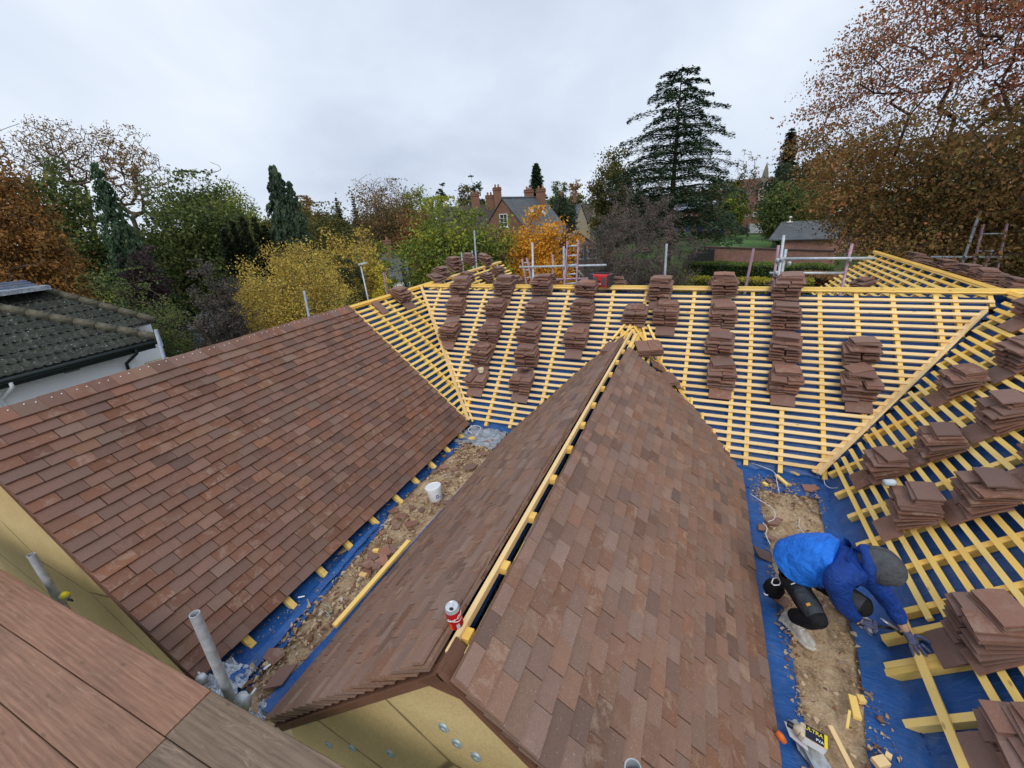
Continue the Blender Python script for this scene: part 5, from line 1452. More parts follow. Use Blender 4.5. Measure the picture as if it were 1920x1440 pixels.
# hammer held in the near hand
h0, h1 = wz(845, 1135, 5.145), wz(1030, 1165, 5.135)
ham = thing('hammer', 'claw hammer with black grip and bright steel claws held by the roofer', 'hammer', h0)
hdv = (h1 - h0).normalized()
m = MB(); m.tube([h0 - hdv * .07, h0, h0 + (h1 - h0) * .3], [.016, .0175, .014], 12); m.build('grip', M_BLACKPL, ham, smooth=True)
m = MB(); m.tube([h0 + (h1 - h0) * .28, h1], [.009, .010], 10); m.build('shaft', M_BLACKPL, ham, smooth=True)
M_STEEL = simple('bright_steel', (.62, .64, .66), .3, .08, metal=.6, bump=0)
cl = (wz(935, 1095, 5.20) - h1).normalized()
m = MB(); m.tube([h1, h1 - cl * .045], [.013, .016], 12); m.build('striking_head', simple('dark_steel', (.10, .10, .11), .4, .2, metal=.5), ham, smooth=True)
sd_ = cl.cross(hdv).normalized()
for sg in (-1, 1):
    m = MB(); m.tube([h1 + sd_ * .005 * sg, h1 + cl * .05 + sd_ * .009 * sg, h1 + cl * .105 + sd_ * .013 * sg - hdv * .008], [.010, .0075, .003], 8); m.build('claw', M_STEEL, ham, smooth=True)
# black bag behind the roofer with a white cord loop
bgp = wz(240, 930, 5.0)
bag = thing('tool_bag', 'small black drawstring bag with white cord loops behind the roofer', 'bag', bgp)
skin('pouch', [(wz(240, 960, 5.0), .06), (wz(240, 900, 5.08), .085), (wz(255, 850, 5.16), .055)], [(0, 1), (1, 2)], cloth('black_bag', (.008, .008, .009)), bag, folds=.03, fsize=.03)
def loop3(pts, r, mat, parent, name='cord'):
    m = MB(); m.tube(pts, r, 6); m.build(name, mat, parent, smooth=True)
loop3([wz(228, 868, 5.24), wz(240, 838, 5.26), (wz(270, 832, 5.26)), wz(290, 858, 5.25), wz(278, 880, 5.25), wz(245, 882, 5.24), wz(228, 868, 5.24)], .0045, M_WHITEPL, bag)
loop3([wz(178, 932, 5.10), wz(190, 944, 5.10), wz(205, 944, 5.1)], .0045, M_WHITEPL, bag)
# faint printed letters on the membrane at the bottom right
t_, q_ = SRf.tq(1722, 1398, -.08)
curved_text('c m', frame(SRf.P(t_, q_, -.072), SRf.e * -1, SRf.d * -1, SRf.n), 0, 0, 0, .10, simple('faint_blue_print', (.006, .03, .13), .5, .05, bump=0), A_R, name='membrane_print')
# water bottle / tub at the top of the tallest near stack
p = wz(985, 222, 5.62)
ct = thing('clear_container', 'small translucent blue-white container lying on the tall stack near the roofer', 'container', p)
m = MB(); m.lathe(look_frame(p, (1, .2, .1)) @ Matrix.Rotation(math.pi / 2, 4, 'Y'), [(0, -.04), (.028, -.038), (.03, .03), (.02, .045), (.0, .046)], 16); m.build('body', simple('pale_blue_plastic', (.55, .65, .68), .3, .15), ct, smooth=True)
# ================================================================== GROUND
def ground_mat():
    n = NT('garden_ground', .95, .1); o = n.objco()
    a = n.noise(n.mapping(o, (1, 1, 1)), .06, 6, .6, .4)
    c = n.ramp(a, [(.3, (.035, .06, .018)), (.5, (.055, .085, .025)), (.6, (.07, .055, .03)), (.75, (.05, .10, .03))])
    c = n.mix(.5, c, n.ramp(n.noise(o, 3, 6, .7), [(.3, .25), (.7, .75)]), 'OVERLAY'); n.color(c); n.bump(n.noise(o, 6, 5), .6, .05); return n.m
M_GRD = ground_mat()
def sheet_grid(name, x0, x1, y0, y1, n, zf, mat, label=None):
    xs = np.linspace(x0, x1, n + 1); ys = np.linspace(y0, y1, n + 1)
    vs = [(x, y, zf(x, y)) for x in xs for y in ys]
    fs = [(i * (n + 1) + j, (i + 1) * (n + 1) + j, (i + 1) * (n + 1) + j + 1, i * (n + 1) + j + 1) for i in range(n) for j in range(n)]
    me = npmesh(name, vs, fs, 4, mat, smooth=True); o = link(name, me, T((0, 0, 0))); tag(o, label, kind='structure'); return o
sheet_grid('ground', -1200, 1200, -400, 1800, 60, lambda x, y: 0.0, M_GRD)
def flat_poly(name, pts, z, mat, kind='structure'):
    m = MB(); m.add([(p[0], p[1], z) for p in pts], [tuple(range(len(pts)))])
    o = m.build(name, mat); o['kind'] = kind; return o
M_LAWN = simple('lawn_green', (.10, .19, .045), .95, .3, 1.5, bump=.5, bscale=8)
M_TARM = simple('wet_tarmac', (.06, .062, .065), .7, .3, 2)
G0 = lambda px, d: Vector((*at_d(px, 500, d).xy, 0))
flat_poly('lawn', [G0(1345, 84), G0(1440, 84), G0(1440, 112), G0(1345, 118)], .02, M_LAWN)
flat_poly('lawn', [G0(600, 42), G0(840, 40), G0(840, 60), G0(600, 62)], .02, M_LAWN)
flat_poly('driveway', [G0(250, 26), G0(420, 26), G0(420, 60), G0(250, 60)], .02, M_TARM)

# ================================================================== TREES
def ray_w(px, dist, w):          # metres spanned by w pixels at this distance
    return (at_d(px + w / 2, 420, dist) - at_d(px - w / 2, 420, dist)).length
def leaf_quads(P, size, R, mode='random', aspect=.62):
    n = len(P)
    if mode == 'flat':
        nrm = np.stack([R.normal(0, .25, n), R.normal(0, .25, n), np.ones(n)], 1)
    elif mode == 'droop':
        nrm = np.stack([R.normal(0, 1, n), R.normal(0, 1, n), R.normal(0, .25, n)], 1)
    else:
        nrm = R.normal(0, 1, (n, 3)); nrm[:, 2] += .5
    nrm /= np.linalg.norm(nrm, axis=1)[:, None]
    t = R.normal(0, 1, (n, 3))
    if mode == 'droop': t = np.stack([R.normal(0, .3, n), R.normal(0, .3, n), -np.ones(n)], 1)
    t -= nrm * (t * nrm).sum(1)[:, None]; t /= np.linalg.norm(t, axis=1)[:, None]
    b = np.cross(nrm, t); s = (size * R.uniform(.6, 1.35, n))[:, None]
    V_ = np.stack([P - t * s * .5, P + b * s * aspect * .5 - t * s * .05 + nrm * s * .08, P + t * s * .5, P - b * s * aspect * .5 - t * s * .05 + nrm * s * .08], 1)
    return V_.reshape(-1, 3), np.arange(n * 4).reshape(n, 4)
BARK = simple('bark_brown', (.10, .075, .055), .9, .35, 9, bump=.5, bscale=30)
BARKG = simple('bark_grey', (.16, .145, .13), .9, .35, 9, bump=.5, bscale=30)
def grow(base, tips, H, R, step=None, lift=.25):
    """greedy skeleton: join every tip to the nearest part of the growing tree"""
    step = step or H / 26
    N = np.zeros((len(tips) * 40 + 50, 3)); par = np.full(len(N), -1, int); k = 0
    h0 = max(H * .12, tips[:, 2].min() * .55 + base[2] * .45 - base[2])
    for i in range(7):
        N[k] = base + np.array([0, 0, h0 * i / 6]) + np.append(R.normal(0, H * .004, 2), 0) * i; par[k] = k - 1; k += 1
    order = np.argsort(np.linalg.norm(tips - N[k - 1], axis=1)); tipn = []
    for t in tips[order]:
        d = np.linalg.norm(N[:k] - t, axis=1) + .30 * np.maximum(0, N[:k, 2] - t[2]) * 1.0
        d[:4] += 1e3
        j = int(np.argmin(d)); p = N[j].copy(); L = np.linalg.norm(t - p); n = max(1, int(L / step))
        if k + n > len(N) - 2: break
        mid = (p + t) / 2 + R.normal(0, L * .06, 3) + np.array([0, 0, -L * .10 * (lift > 0)])
        prev = j
        for i in range(1, n + 1):
            u = i / n; q = (1 - u) ** 2 * p + 2 * u * (1 - u) * mid + u * u * t
            N[k] = q + (R.normal(0, step * .06, 3) if i < n else 0); par[k] = prev; prev = k; k += 1
        tipn.append(prev)
    N = N[:k]; par = par[:k]; w = np.zeros(k); w[tipn] = 1
    for i in range(k - 1, 0, -1): w[par[i]] += w[i]
    return N, par, np.maximum(w, 1)
def limb_mesh(name, N, par, w, r0, mat, nside=4, rmin=.004):
    k = len(N); r = np.maximum(r0 * (w / w[0]) ** .52, rmin)
    c = np.nonzero(par >= 0)[0]; p = par[c]
    d = N[c] - N[p]; L = np.linalg.norm(d, axis=1); L[L == 0] = 1; d /= L[:, None]
    a = np.where(np.abs(d[:, 2:3]) < .9, np.array([[0, 0, 1.]]), np.array([[1., 0, 0]]))
    x = np.cross(d, a); x /= np.linalg.norm(x, axis=1)[:, None]; y = np.cross(d, x)
    rc = r[c]; rp = np.minimum(r[p], rc * 1.6)
    V_ = []
    for i in range(nside):
        t = 2 * math.pi * i / nside; o = x * math.cos(t) + y * math.sin(t)
        V_.append(N[p] + o * rp[:, None]); V_.append(N[c] + o * rc[:, None])
    V_ = np.stack(V_, 1).reshape(-1, 3); F = []
    b = np.arange(len(c)) * nside * 2
    for i in range(nside):
        j = (i + 1) % nside; F.append(np.stack([b + 2 * i, b + 2 * j, b + 2 * j + 1, b + 2 * i + 1], 1))
    return npmesh(name, V_, np.concatenate(F), 4, mat)
def envelope(kind, n, R, W2, D2, z0, z1, lump=.28, seed=0):
    """tips inside a lumpy crown"""
    out = []; ph = R.uniform(0, 6.28, 6)
    while len(out) < n:
        u = R.normal(0, 1, 3); u /= np.linalg.norm(u)
        rr = R.random() ** (1 / 3) if kind != 'shell' else R.uniform(.82, 1)
        az = math.atan2(u[1], u[0])
        lm = 1 + lump * (math.sin(3 * az + ph[0]) * .4 + math.sin(5 * az + ph[1] + u[2] * 3) * .35 + math.sin(4 * u[2] * 2 + ph[2] + 2 * az) * .5) 
        x, y, z = u * rr * lm
        if kind == 'cone':
            h = R.random() ** 1.1; rad = (1 - h) ** .8 * (1 + .2 * math.sin(3 * az + ph[0] + 9 * h)) * R.uniform(.55, 1)
            out.append((math.cos(az) * rad * W2, math.sin(az) * rad * D2, z0 + (z1 - z0) * h)); continue
        if kind == 'vase' and z < 0: x *= .55 + .45 * (1 + z); y *= .55 + .45 * (1 + z)
        if kind == 'dome' and z < 0: z *= .55
        zz_ = (z0 + z1) / 2 + z * (z1 - z0) / 2 if kind != 'dome' else z0 + (z1 - z0) * (.38 + .62 * z)
        if z1 + .3 * (z1 - z0) < zz_: continue
        out.append((x * W2, y * D2, max(zz_, z0 * .9)))
    return np.array(out)
NT_ = [0]
LEAFC = {}
def leafm(key, stops, trans=.3):
    if key not in LEAFC: LEAFC[key] = leaf_mat('leaves_' + key, stops, trans)
    return LEAFC[key]
LM = {
 'beech_orange': [(0, (.05, .032, .012)), (.35, (.15, .075, .022)), (.7, (.26, .12, .032)), (1, (.13, .10, .025))],
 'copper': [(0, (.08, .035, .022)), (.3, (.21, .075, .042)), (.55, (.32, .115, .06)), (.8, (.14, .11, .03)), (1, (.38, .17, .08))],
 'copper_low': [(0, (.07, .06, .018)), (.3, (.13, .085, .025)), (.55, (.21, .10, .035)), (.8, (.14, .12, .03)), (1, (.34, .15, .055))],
 'yellow': [(0, (.15, .11, .03)), (.4, (.36, .26, .055)), (.75, (.52, .38, .08)), (1, (.24, .23, .05))],
 'orange': [(0, (.18, .12, .02)), (.35, (.50, .24, .025)), (.7, (.62, .33, .035)), (1, (.34, .12, .03))],
 'green': [(0, (.028, .045, .015)), (.4, (.065, .095, .028)), (.75, (.115, .14, .038)), (1, (.21, .20, .045))],
 'green_yellow': [(0, (.04, .065, .012)), (.4, (.11, .15, .025)), (.75, (.22, .24, .035)), (1, (.40, .32, .04))],
 'olive': [(0, (.03, .035, .012)), (.4, (.075, .08, .022)), (.75, (.13, .115, .03)), (1, (.20, .12, .035))],
 'dark': [(0, (.014, .022, .012)), (.5, (.030, .046, .022)), (1, (.062, .078, .034))],
 'conifer': [(0, (.020, .038, .021)), (.5, (.042, .078, .040)), (1, (.09, .13, .06))],
 'spruce': [(0, (.016, .032, .02)), (.5, (.04, .068, .04)), (1, (.10, .12, .06))],
 'purple': [(0, (.02, .012, .016)), (.5, (.05, .028, .034)), (1, (.10, .055, .05))],
 'greybush': [(0, (.03, .032, .026)), (.5, (.075, .07, .058)), (1, (.15, .10, .085))],
 'sparse_brown': [(0, (.12, .07, .03)), (.5, (.24, .13, .05)), (1, (.20, .18, .05))],
 'pinkgrey': [(0, (.045, .04, .035)), (.45, (.10, .08, .068)), (.8, (.16, .115, .095)), (1, (.27, .16, .13))],
 'brownmix': [(0, (.06, .05, .025)), (.5, (.14, .10, .045)), (1, (.26, .15, .06))],
 'bright_yellow': [(0, (.30, .26, .03)), (.5, (.62, .50, .05)), (1, (.78, .60, .08))],
 'hedge': [(0, (.02, .04, .010)), (.5, (.06, .10, .02)), (1, (.13, .17, .03))],
 'hedge_yellow': [(0, (.04, .06, .012)), (.5, (.13, .15, .02)), (1, (.34, .28, .035))],
 'hedge_copper': [(0, (.06, .035, .015)), (.5, (.18, .08, .03)), (1, (.30, .15, .05))],
}
def tree(label, px, ytop, ybot, wpx, dist, leaf, kind='ball', ntips=220, per=40, lsize=.12, spread=.09, cat='tree', name='tree', z0=None, bark=None, depth=.9,
         mode='random', trunk_r=None, group=None, seed=None, lump=.28, twig=True, lean=0.0, sides=4, cluster=.6, nfill=0):
    NT_[0] += 1; sd = seed if seed is not None else NT_[0] * 31; R = np.random.default_rng(sd)
    c = G0(px, dist); top = at_d(px, ytop, dist).z; low = max(.0, at_d(px, ybot, dist).z) if z0 is None else z0
    W = ray_w(px, dist, wpx); H = top
    low = min(low, top - .5)
    tips = envelope(kind, ntips, R, W / 2, W / 2 * depth, low, top, lump)
    # keep the crown inside the wanted width
    if lean: tips[:, 0] += lean * W * (tips[:, 2] / H)
    base = np.array([0., 0., 0.])
    N, par, w = grow(base, tips, H, R)
    root = thing(name, label, cat, c, group)
    r0 = trunk_r or H * (.022 if leaf != 'sparse_brown' else .011)
    me = limb_mesh('trunk', N, par, w, r0, bark or BARK, sides, rmin=max(.004, dist * .00035))
    link('trunk', me, T(c), root)
    n = int(ntips * per)
    if n:
        src = tips[R.integers(0, len(tips), n)] if twig else N[R.integers(7, len(N), n)]
        sp = W * spread
        P = src + R.normal(0, sp, (n, 3)) * np.array([1, 1, .75])
        if nfill:      # leaves along the branches too
            P2 = N[R.integers(7, len(N), nfill)] + R.normal(0, sp * .8, (nfill, 3)); P = np.concatenate([P, P2]); n += nfill
        P[:, 2] = np.clip(P[:, 2], .15, H * 1.04)
        V_, F = leaf_quads(P, lsize, R, mode)
        # colour by clump plus scatter
        cl = np.sin(P[:, 0] * 2.3 / max(.4, W * .12) + sd) + np.sin(P[:, 1] * 2.1 / max(.4, W * .12)) + np.sin(P[:, 2] * 2.7 / max(.4, W * .12) + 1)
        v = np.clip(.5 + cl * .13 * cluster + R.normal(0, .2, n), 0, 1)
        me = npmesh('foliage', V_, F, 4, leafm(leaf, LM[leaf]), v)
        link('foliage', me, T(c), root)
    return root
def conifer(label, px, ytop, ybot, wpx, dist, leaf='conifer', tiers=16, nb=9, droop=.25, per=55, lsize=.16, cat='tree', shape=.85, gap=1.0, seed=None, name='conifer_tree', flat=.05, base_w=1.0, group=None, up_=.0):
    NT_[0] += 1; R = np.random.default_rng(seed or NT_[0] * 17)
    c = G0(px, dist); H = at_d(px, ytop, dist).z; low = max(.3, at_d(px, ybot, dist).z); W = ray_w(px, dist, wpx) / 2
    root = thing(name, label, cat, c, group)
    m = MB(); m.tube([(0 + c.x, c.y, 0), (c.x, c.y, H * .5), (c.x, c.y, H * .99)], [H * .018 + .03, H * .011 + .02, .015], 7); 
    m.build('trunk', BARK, root)
    P = []; br = MB()
    for t in range(tiers):
        u = (t + R.uniform(-.2, .2)) / tiers; z = low + (H - low) * u
        L0 = W * (1 - u) ** shape * base_w + W * .04
        k = max(4, int(nb * (1 - .55 * u)))
        for b in range(k):
            a = 2 * math.pi * (b + R.uniform(-.35, .35)) / k + t * 1.3; L = L0 * R.uniform(.55, 1.12)
            pts = []
            for s in range(6):
                q = s / 5; pts.append(np.array([math.cos(a) * L * q, math.sin(a) * L * q, z + L * (up_ * q + .10 * math.sin(q * 2.2) - droop * q * q)]))
            br.tube([(p[0] + c.x, p[1] + c.y, p[2]) for p in pts], [max(.01, L * .014) * (1 - s * .15) for s in range(6)], 4, caps=False)
            n = int(per * (L / W + .15)); q = R.uniform(.12, 1, n) ** .75; 
            idx = np.minimum((q * 5).astype(int), 4); fr = q * 5 - idx; A = np.array(pts); B = A[idx] * (1 - fr[:, None]) + A[idx + 1] * fr[:, None]
            wd = L * .26 * np.sin(np.clip(q * 1.05, 0, 1) * math.pi) ** .7 + .03
            off = R.normal(0, .5, n) * wd
            B[:, 0] += -math.sin(a) * off; B[:, 1] += math.cos(a) * off; B[:, 2] += -np.abs(off) * .18 + R.normal(0, flat * L0 + .02, n) - R.random(n) * lsize * .4
            P.append(B)
    br.build('branches', BARK, root)
    P = np.concatenate(P); V_, F = leaf_quads(P, lsize, R, 'flat' if droop < .5 else 'droop', .5)
    v = np.clip(.45 + R.normal(0, .22, len(P)) + .12 * np.sin(P[:, 2] * 1.7), 0, 1)
    me = npmesh('foliage', V_, F, 4, leafm(leaf, LM[leaf], .15), v); link('foliage', me, T(c), root)
    return root
def hedge(label, pxa, da, pxb, db, h, thick, leaf, n=9000, lsize=.09, name='hedge', cat='hedge', topc=None, seed=1, wob=.10):
    R = np.random.default_rng(seed); a = G0(pxa, da); b = G0(pxb, db); L = (b - a).length
    M_ = look_frame((a + b) / 2, b - a); root = thing(name, label, cat, (a + b) / 2)
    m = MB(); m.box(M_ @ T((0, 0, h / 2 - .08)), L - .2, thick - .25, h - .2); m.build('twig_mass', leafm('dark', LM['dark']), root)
    # shell points: top, front, back, ends
    wts = np.array([L * thick, L * h, L * h * .5, thick * h, thick * h]); fc = R.choice(5, n, p=wts / wts.sum())
    x = R.uniform(-L / 2, L / 2, n); y = R.uniform(-thick / 2, thick / 2, n); z = R.uniform(.1, h, n)
    z = np.where(fc == 0, h, z); y = np.where(fc == 1, -thick / 2, np.where(fc == 2, thick / 2, y)); x = np.where(fc == 3, -L / 2, np.where(fc == 4, L / 2, x))
    P = np.stack([x, y, z], 1); P += R.normal(0, wob * .5, (n, 3)); P[:, 2] += wob * .6 * np.sin(x * 1.7) * (z > h * .8); P[:, 1] += wob * .8 * np.sin(x * 2.3 + z * 2)
    V_, F = leaf_quads(P, lsize, R)
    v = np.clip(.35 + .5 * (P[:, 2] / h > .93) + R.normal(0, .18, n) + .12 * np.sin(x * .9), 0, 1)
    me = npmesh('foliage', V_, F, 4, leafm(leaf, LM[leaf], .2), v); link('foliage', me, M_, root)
    return root
# ---- left group
tree('large orange brown beech filling the left picture edge', 25, 272, 560, 330, 27, 'beech_orange', 'ball', 420, 110, .125, .065, z0=1.2, depth=.8, nfill=5000, lump=.2)
tree('bare leaning tree rising behind the orange beech at far left', 118, 238, 430, 170, 44, 'sparse_brown', 'ball', 300, 2, .12, .03, bark=BARKG, lean=-.35)
tree('tall thin tree with few brown leaves, left of the dark conifer', 200, 228, 350, 190, 46, 'sparse_brown', 'ball', 520, 5, .14, .03)
tree('tall thin tree with few yellowing leaves, right of the dark conifer', 305, 236, 400, 130, 45, 'sparse_brown', 'ball', 460, 7, .15, .03)
tree('green and yellow tree between the beech and the dark conifer', 160, 312, 520, 190, 38, 'green', 'ball', 260, 50, .22, .07, nfill=3000, z0=2)
conifer('tall dark drooping conifer among the left hand trees', 250, 298, 545, 125, 34, 'conifer', 26, 10, .55, 70, .22, shape=.75)
tree('broad green tree right of the dark conifer', 385, 335, 560, 210, 40, 'green', 'ball', 320, 60, .22, .07, nfill=4000, z0=2)
tree('yellowing upper crown behind the broad green tree', 450, 350, 470, 130, 46, 'green_yellow', 'ball', 200, 45, .2, .07)
tree('dark green tree at the back between conifer and green tree', 330, 405, 560, 130, 42, 'dark', 'ball', 140, 50, .26, .08, z0=1)
tree('dark purple shrub tree below the dark conifer', 262, 462, 560, 115, 30, 'purple', 'ball', 160, 60, .13, .08, z0=.6)
tree('wide low green shrub behind the white house', 210, 520, 640, 260, 24, 'green', 'dome', 260, 60, .10, .07, name='shrub', cat='shrub', z0=.4)
tree('feathery green shrub behind the white house, nearer the tarmac', 265, 545, 640, 120, 21, 'green', 'dome', 160, 60, .08, .07, name='shrub', cat='shrub', z0=.3)
tree('small bare tree showing above the left tree line', 445, 310, 400, 110, 60, 'sparse_brown', 'ball', 160, 0, .1, .03, bark=BARKG)
tree('bare bush top beside the weeping spruce', 490, 355, 420, 60, 62, 'sparse_brown', 'ball', 120, 3, .12, .04, bark=BARKG)
for i, (x, yt, w_) in enumerate(((438, 425, 34), (458, 410, 32), (478, 402, 34), (500, 404, 32), (514, 418, 26))):
    conifer('dark columnar yew, number %s of the clump from the left' % ['one', 'two', 'three', 'four', 'five'][i], x, yt, 520, w_, 33, 'dark', 22, 8, -.5, 50, .16, shape=.35, name='yew_tree', flat=.10, group='yew columns in a clump left of the weeping spruce')
conifer('blue green weeping spruce with a twin top', 556, 306, 490, 95, 34, 'spruce', 30, 10, .75, 90, .24, shape=.55)
conifer('slim second top leaning against the weeping spruce', 578, 335, 500, 60, 33.5, 'spruce', 24, 8, .75, 60, .22, shape=.55)
tree('grey purple small leaved shrub tree left of the yellow tree', 385, 500, 660, 120, 20, 'greybush', 'ball', 260, 70, .075, .06, z0=.8, nfill=3000)
tree('round golden yellow tree behind the tiled left roof', 540, 457, 690, 262, 22, 'yellow', 'ball', 620, 60, .085, .045, z0=1.0, nfill=9000, lump=.16, cluster=1)
tree('yellow leaved tree to the right behind the golden tree', 660, 432, 540, 120, 34, 'yellow', 'ball', 160, 45, .17, .07, z0=.8)
tree('small green tree between the yellow tree and the bungalow', 705, 455, 560, 70, 38, 'green_yellow', 'ball', 110, 50, .17, .08, z0=.6)
tree('bright yellow garden shrub behind the lamp post', 706, 500, 560, 55, 33, 'bright_yellow', 'dome', 90, 60, .12, .08, name='shrub', cat='shrub', z0=.3)
tree('dark evergreen shrub left of the lamp post', 655, 478, 560, 60, 30, 'dark', 'ball', 90, 60, .12, .08, name='shrub', cat='shrub', z0=.3)
conifer('small clipped column conifer on the garden lawn', 757, 498, 560, 20, 38, 'conifer', 16, 7, -.4, 40, .14, shape=.3)
tree('olive brown tree left of the bungalow', 620, 385, 470, 120, 60, 'olive', 'ball', 200, 45, .26, .08, z0=2)
tree('brown autumn tree with bare top above the bungalow', 742, 345, 460, 130, 62, 'brownmix', 'ball', 300, 45, .26, .07, z0=2)
tree('bare upper branches above the brown autumn tree', 735, 325, 400, 100, 66, 'sparse_brown', 'ball', 240, 3, .15, .04, bark=BARKG)
tree('bright green yellow tree right of the brown autumn tree', 795, 350, 440, 90, 64, 'green_yellow', 'ball', 220, 45, .26, .07, z0=2)
tree('reddish autumn tree behind the large leaved tree', 790, 395, 470, 80, 55, 'hedge_copper', 'ball', 140, 45, .24, .08, z0=1)
tree('green yellow large leaved tree in front of the brick house', 852, 383, 545, 215, 25, 'green_yellow', 'ball', 380, 58, .17, .05, z0=1.4, lump=.35)
tree('dense dark lower foliage right of the large leaved tree', 925, 450, 545, 80, 26, 'green', 'ball', 120, 45, .18, .07, z0=1.0)
tree('orange cherry tree in front of the brick house', 1010, 398, 545, 138, 26, 'orange', 'ball', 340, 50, .16, .055, z0=1.2)
tree('purplish small tree behind the ladder', 1062, 430, 540, 60, 29, 'purple', 'ball', 110, 40, .13, .07, z0=1)
tree('leafless grey shrub tree with pinkish tips right of the ladder', 1188, 362, 480, 235, 21, 'pinkgrey', 'dome', 1100, 40, .060, .018, z0=3.0, bark=BARKG, trunk_r=.13, nfill=16000, sides=4)
tree('olive ivy covered tree left of the great cedar', 1145, 285, 430, 90, 52, 'olive', 'ball', 260, 60, .24, .07, z0=3)
conifer('great cedar with layered horizontal boughs', 1250, 120, 442, 285, 44, 'conifer', 20, 13, .16, 330, .27, shape=.50, name='cedar_tree', flat=.020, up_=-.02, base_w=1.05)
tree('round dark evergreen right of the brick house', 1053, 365, 425, 55, 80, 'dark', 'ball', 120, 60, .35, .09, z0=2)
conifer('dark sequoia spire behind the brick house', 1011, 303, 390, 40, 100, 'conifer', 36, 10, .35, 80, .5, shape=.5)
conifer('tall wellingtonia spire right of the cedar', 1442, 244, 345, 44, 110, 'conifer', 26, 9, .3, 70, .6, shape=.42)
tree('large dark holm oak behind the green garden tree', 1470, 312, 420, 130, 100, 'dark', 'ball', 240, 70, .5, .08, z0=2)
tree('round mid green tree beside the far lawn', 1452, 346, 448, 92, 84, 'green', 'ball', 240, 60, .36, .08, z0=.5)
tree('thin bare tree beyond the school building', 1376, 288, 400, 55, 140, 'olive', 'ball', 160, 8, .4, .05, bark=BARKG)
tree('yellow green tree standing before the school building', 1362, 360, 420, 45, 105, 'green_yellow', 'ball', 110, 50, .4, .09, z0=1)
tree('pale bare shrub below the copper beech', 1578, 345, 400, 60, 70, 'greybush', 'ball', 160, 10, .2, .05, bark=BARKG, name='shrub', cat='shrub')
tree('dark green tree behind the green tank', 1530, 345, 420, 80, 90, 'green', 'ball', 160, 50, .4, .09, z0=.5)
tree('green shrub beside the slate roofed garage', 1500, 395, 425, 70, 85, 'green', 'dome', 90, 50, .3, .09, name='shrub', cat='shrub', z0=.3)
# ---- shrubs just behind the house
for i, (x, yt, w_, d_, lf, lab) in enumerate(((1265, 478, 70, 26, 'green', 'blue green bush right of the lone grey pole'), (1225, 505, 120, 22, 'green', 'green bush behind the lone grey pole'),
        (1150, 505, 90, 24, 'green', 'low green bush behind the radio'), (1290, 500, 80, 27, 'hedge_yellow', 'yellow green bush at the left end of the front hedge'),
        (925, 520, 80, 24, 'green', 'dark low bush behind the tile heap'), (800, 530, 80, 26, 'green', 'low green bush left of the tile heap'), (735, 535, 60, 26, 'green', 'ivy green bush behind the pink pole'),
        (620, 560, 80, 24, 'green', 'low green bush right of the golden tree'), (420, 575, 60, 30, 'dark', 'dark bush between car and golden tree'), (1000, 535, 90, 25, 'green_yellow', 'low bush under the orange cherry'))):
    tree(lab, x, yt, 600, w_, d_, lf, 'dome', 110, 55, .10, .08, name='shrub', cat='shrub', z0=.2)
hedge('dark clipped hedge behind the front hedge at right', 1285, 47, 1560, 45, 2.3, 1.6, 'hedge', 14000, .14, seed=3)
hedge('front clipped hedge with yellowing top at right', 1270, 38.5, 1530, 38, 2.1, 1.5, 'hedge_yellow', 14000, .12, seed=4)
hedge('copper coloured hedge under the copper beech', 1500, 41, 1760, 36, 2.3, 2.0, 'hedge_copper', 12000, .12, seed=5)
hedge('brown leafy bank before the rear scaffold at right', 1430, 30, 1640, 27, 1.1, 2.0, 'hedge_copper', 9000, .10, seed=6)
hedge('dark low hedge crossing the garden left of centre', 680, 56, 790, 52, 1.9, 1.4, 'dark', 4000, .16, seed=7)
hedge('green ivy hedge beside the lamp post', 560, 27, 800, 25.5, 1.6, 1.6, 'hedge', 12000, .10, seed=8)
hedge('dark hedge beyond the white house', 285, 22, 440, 22, 1.7, 1.2, 'dark', 7000, .09, seed=9)
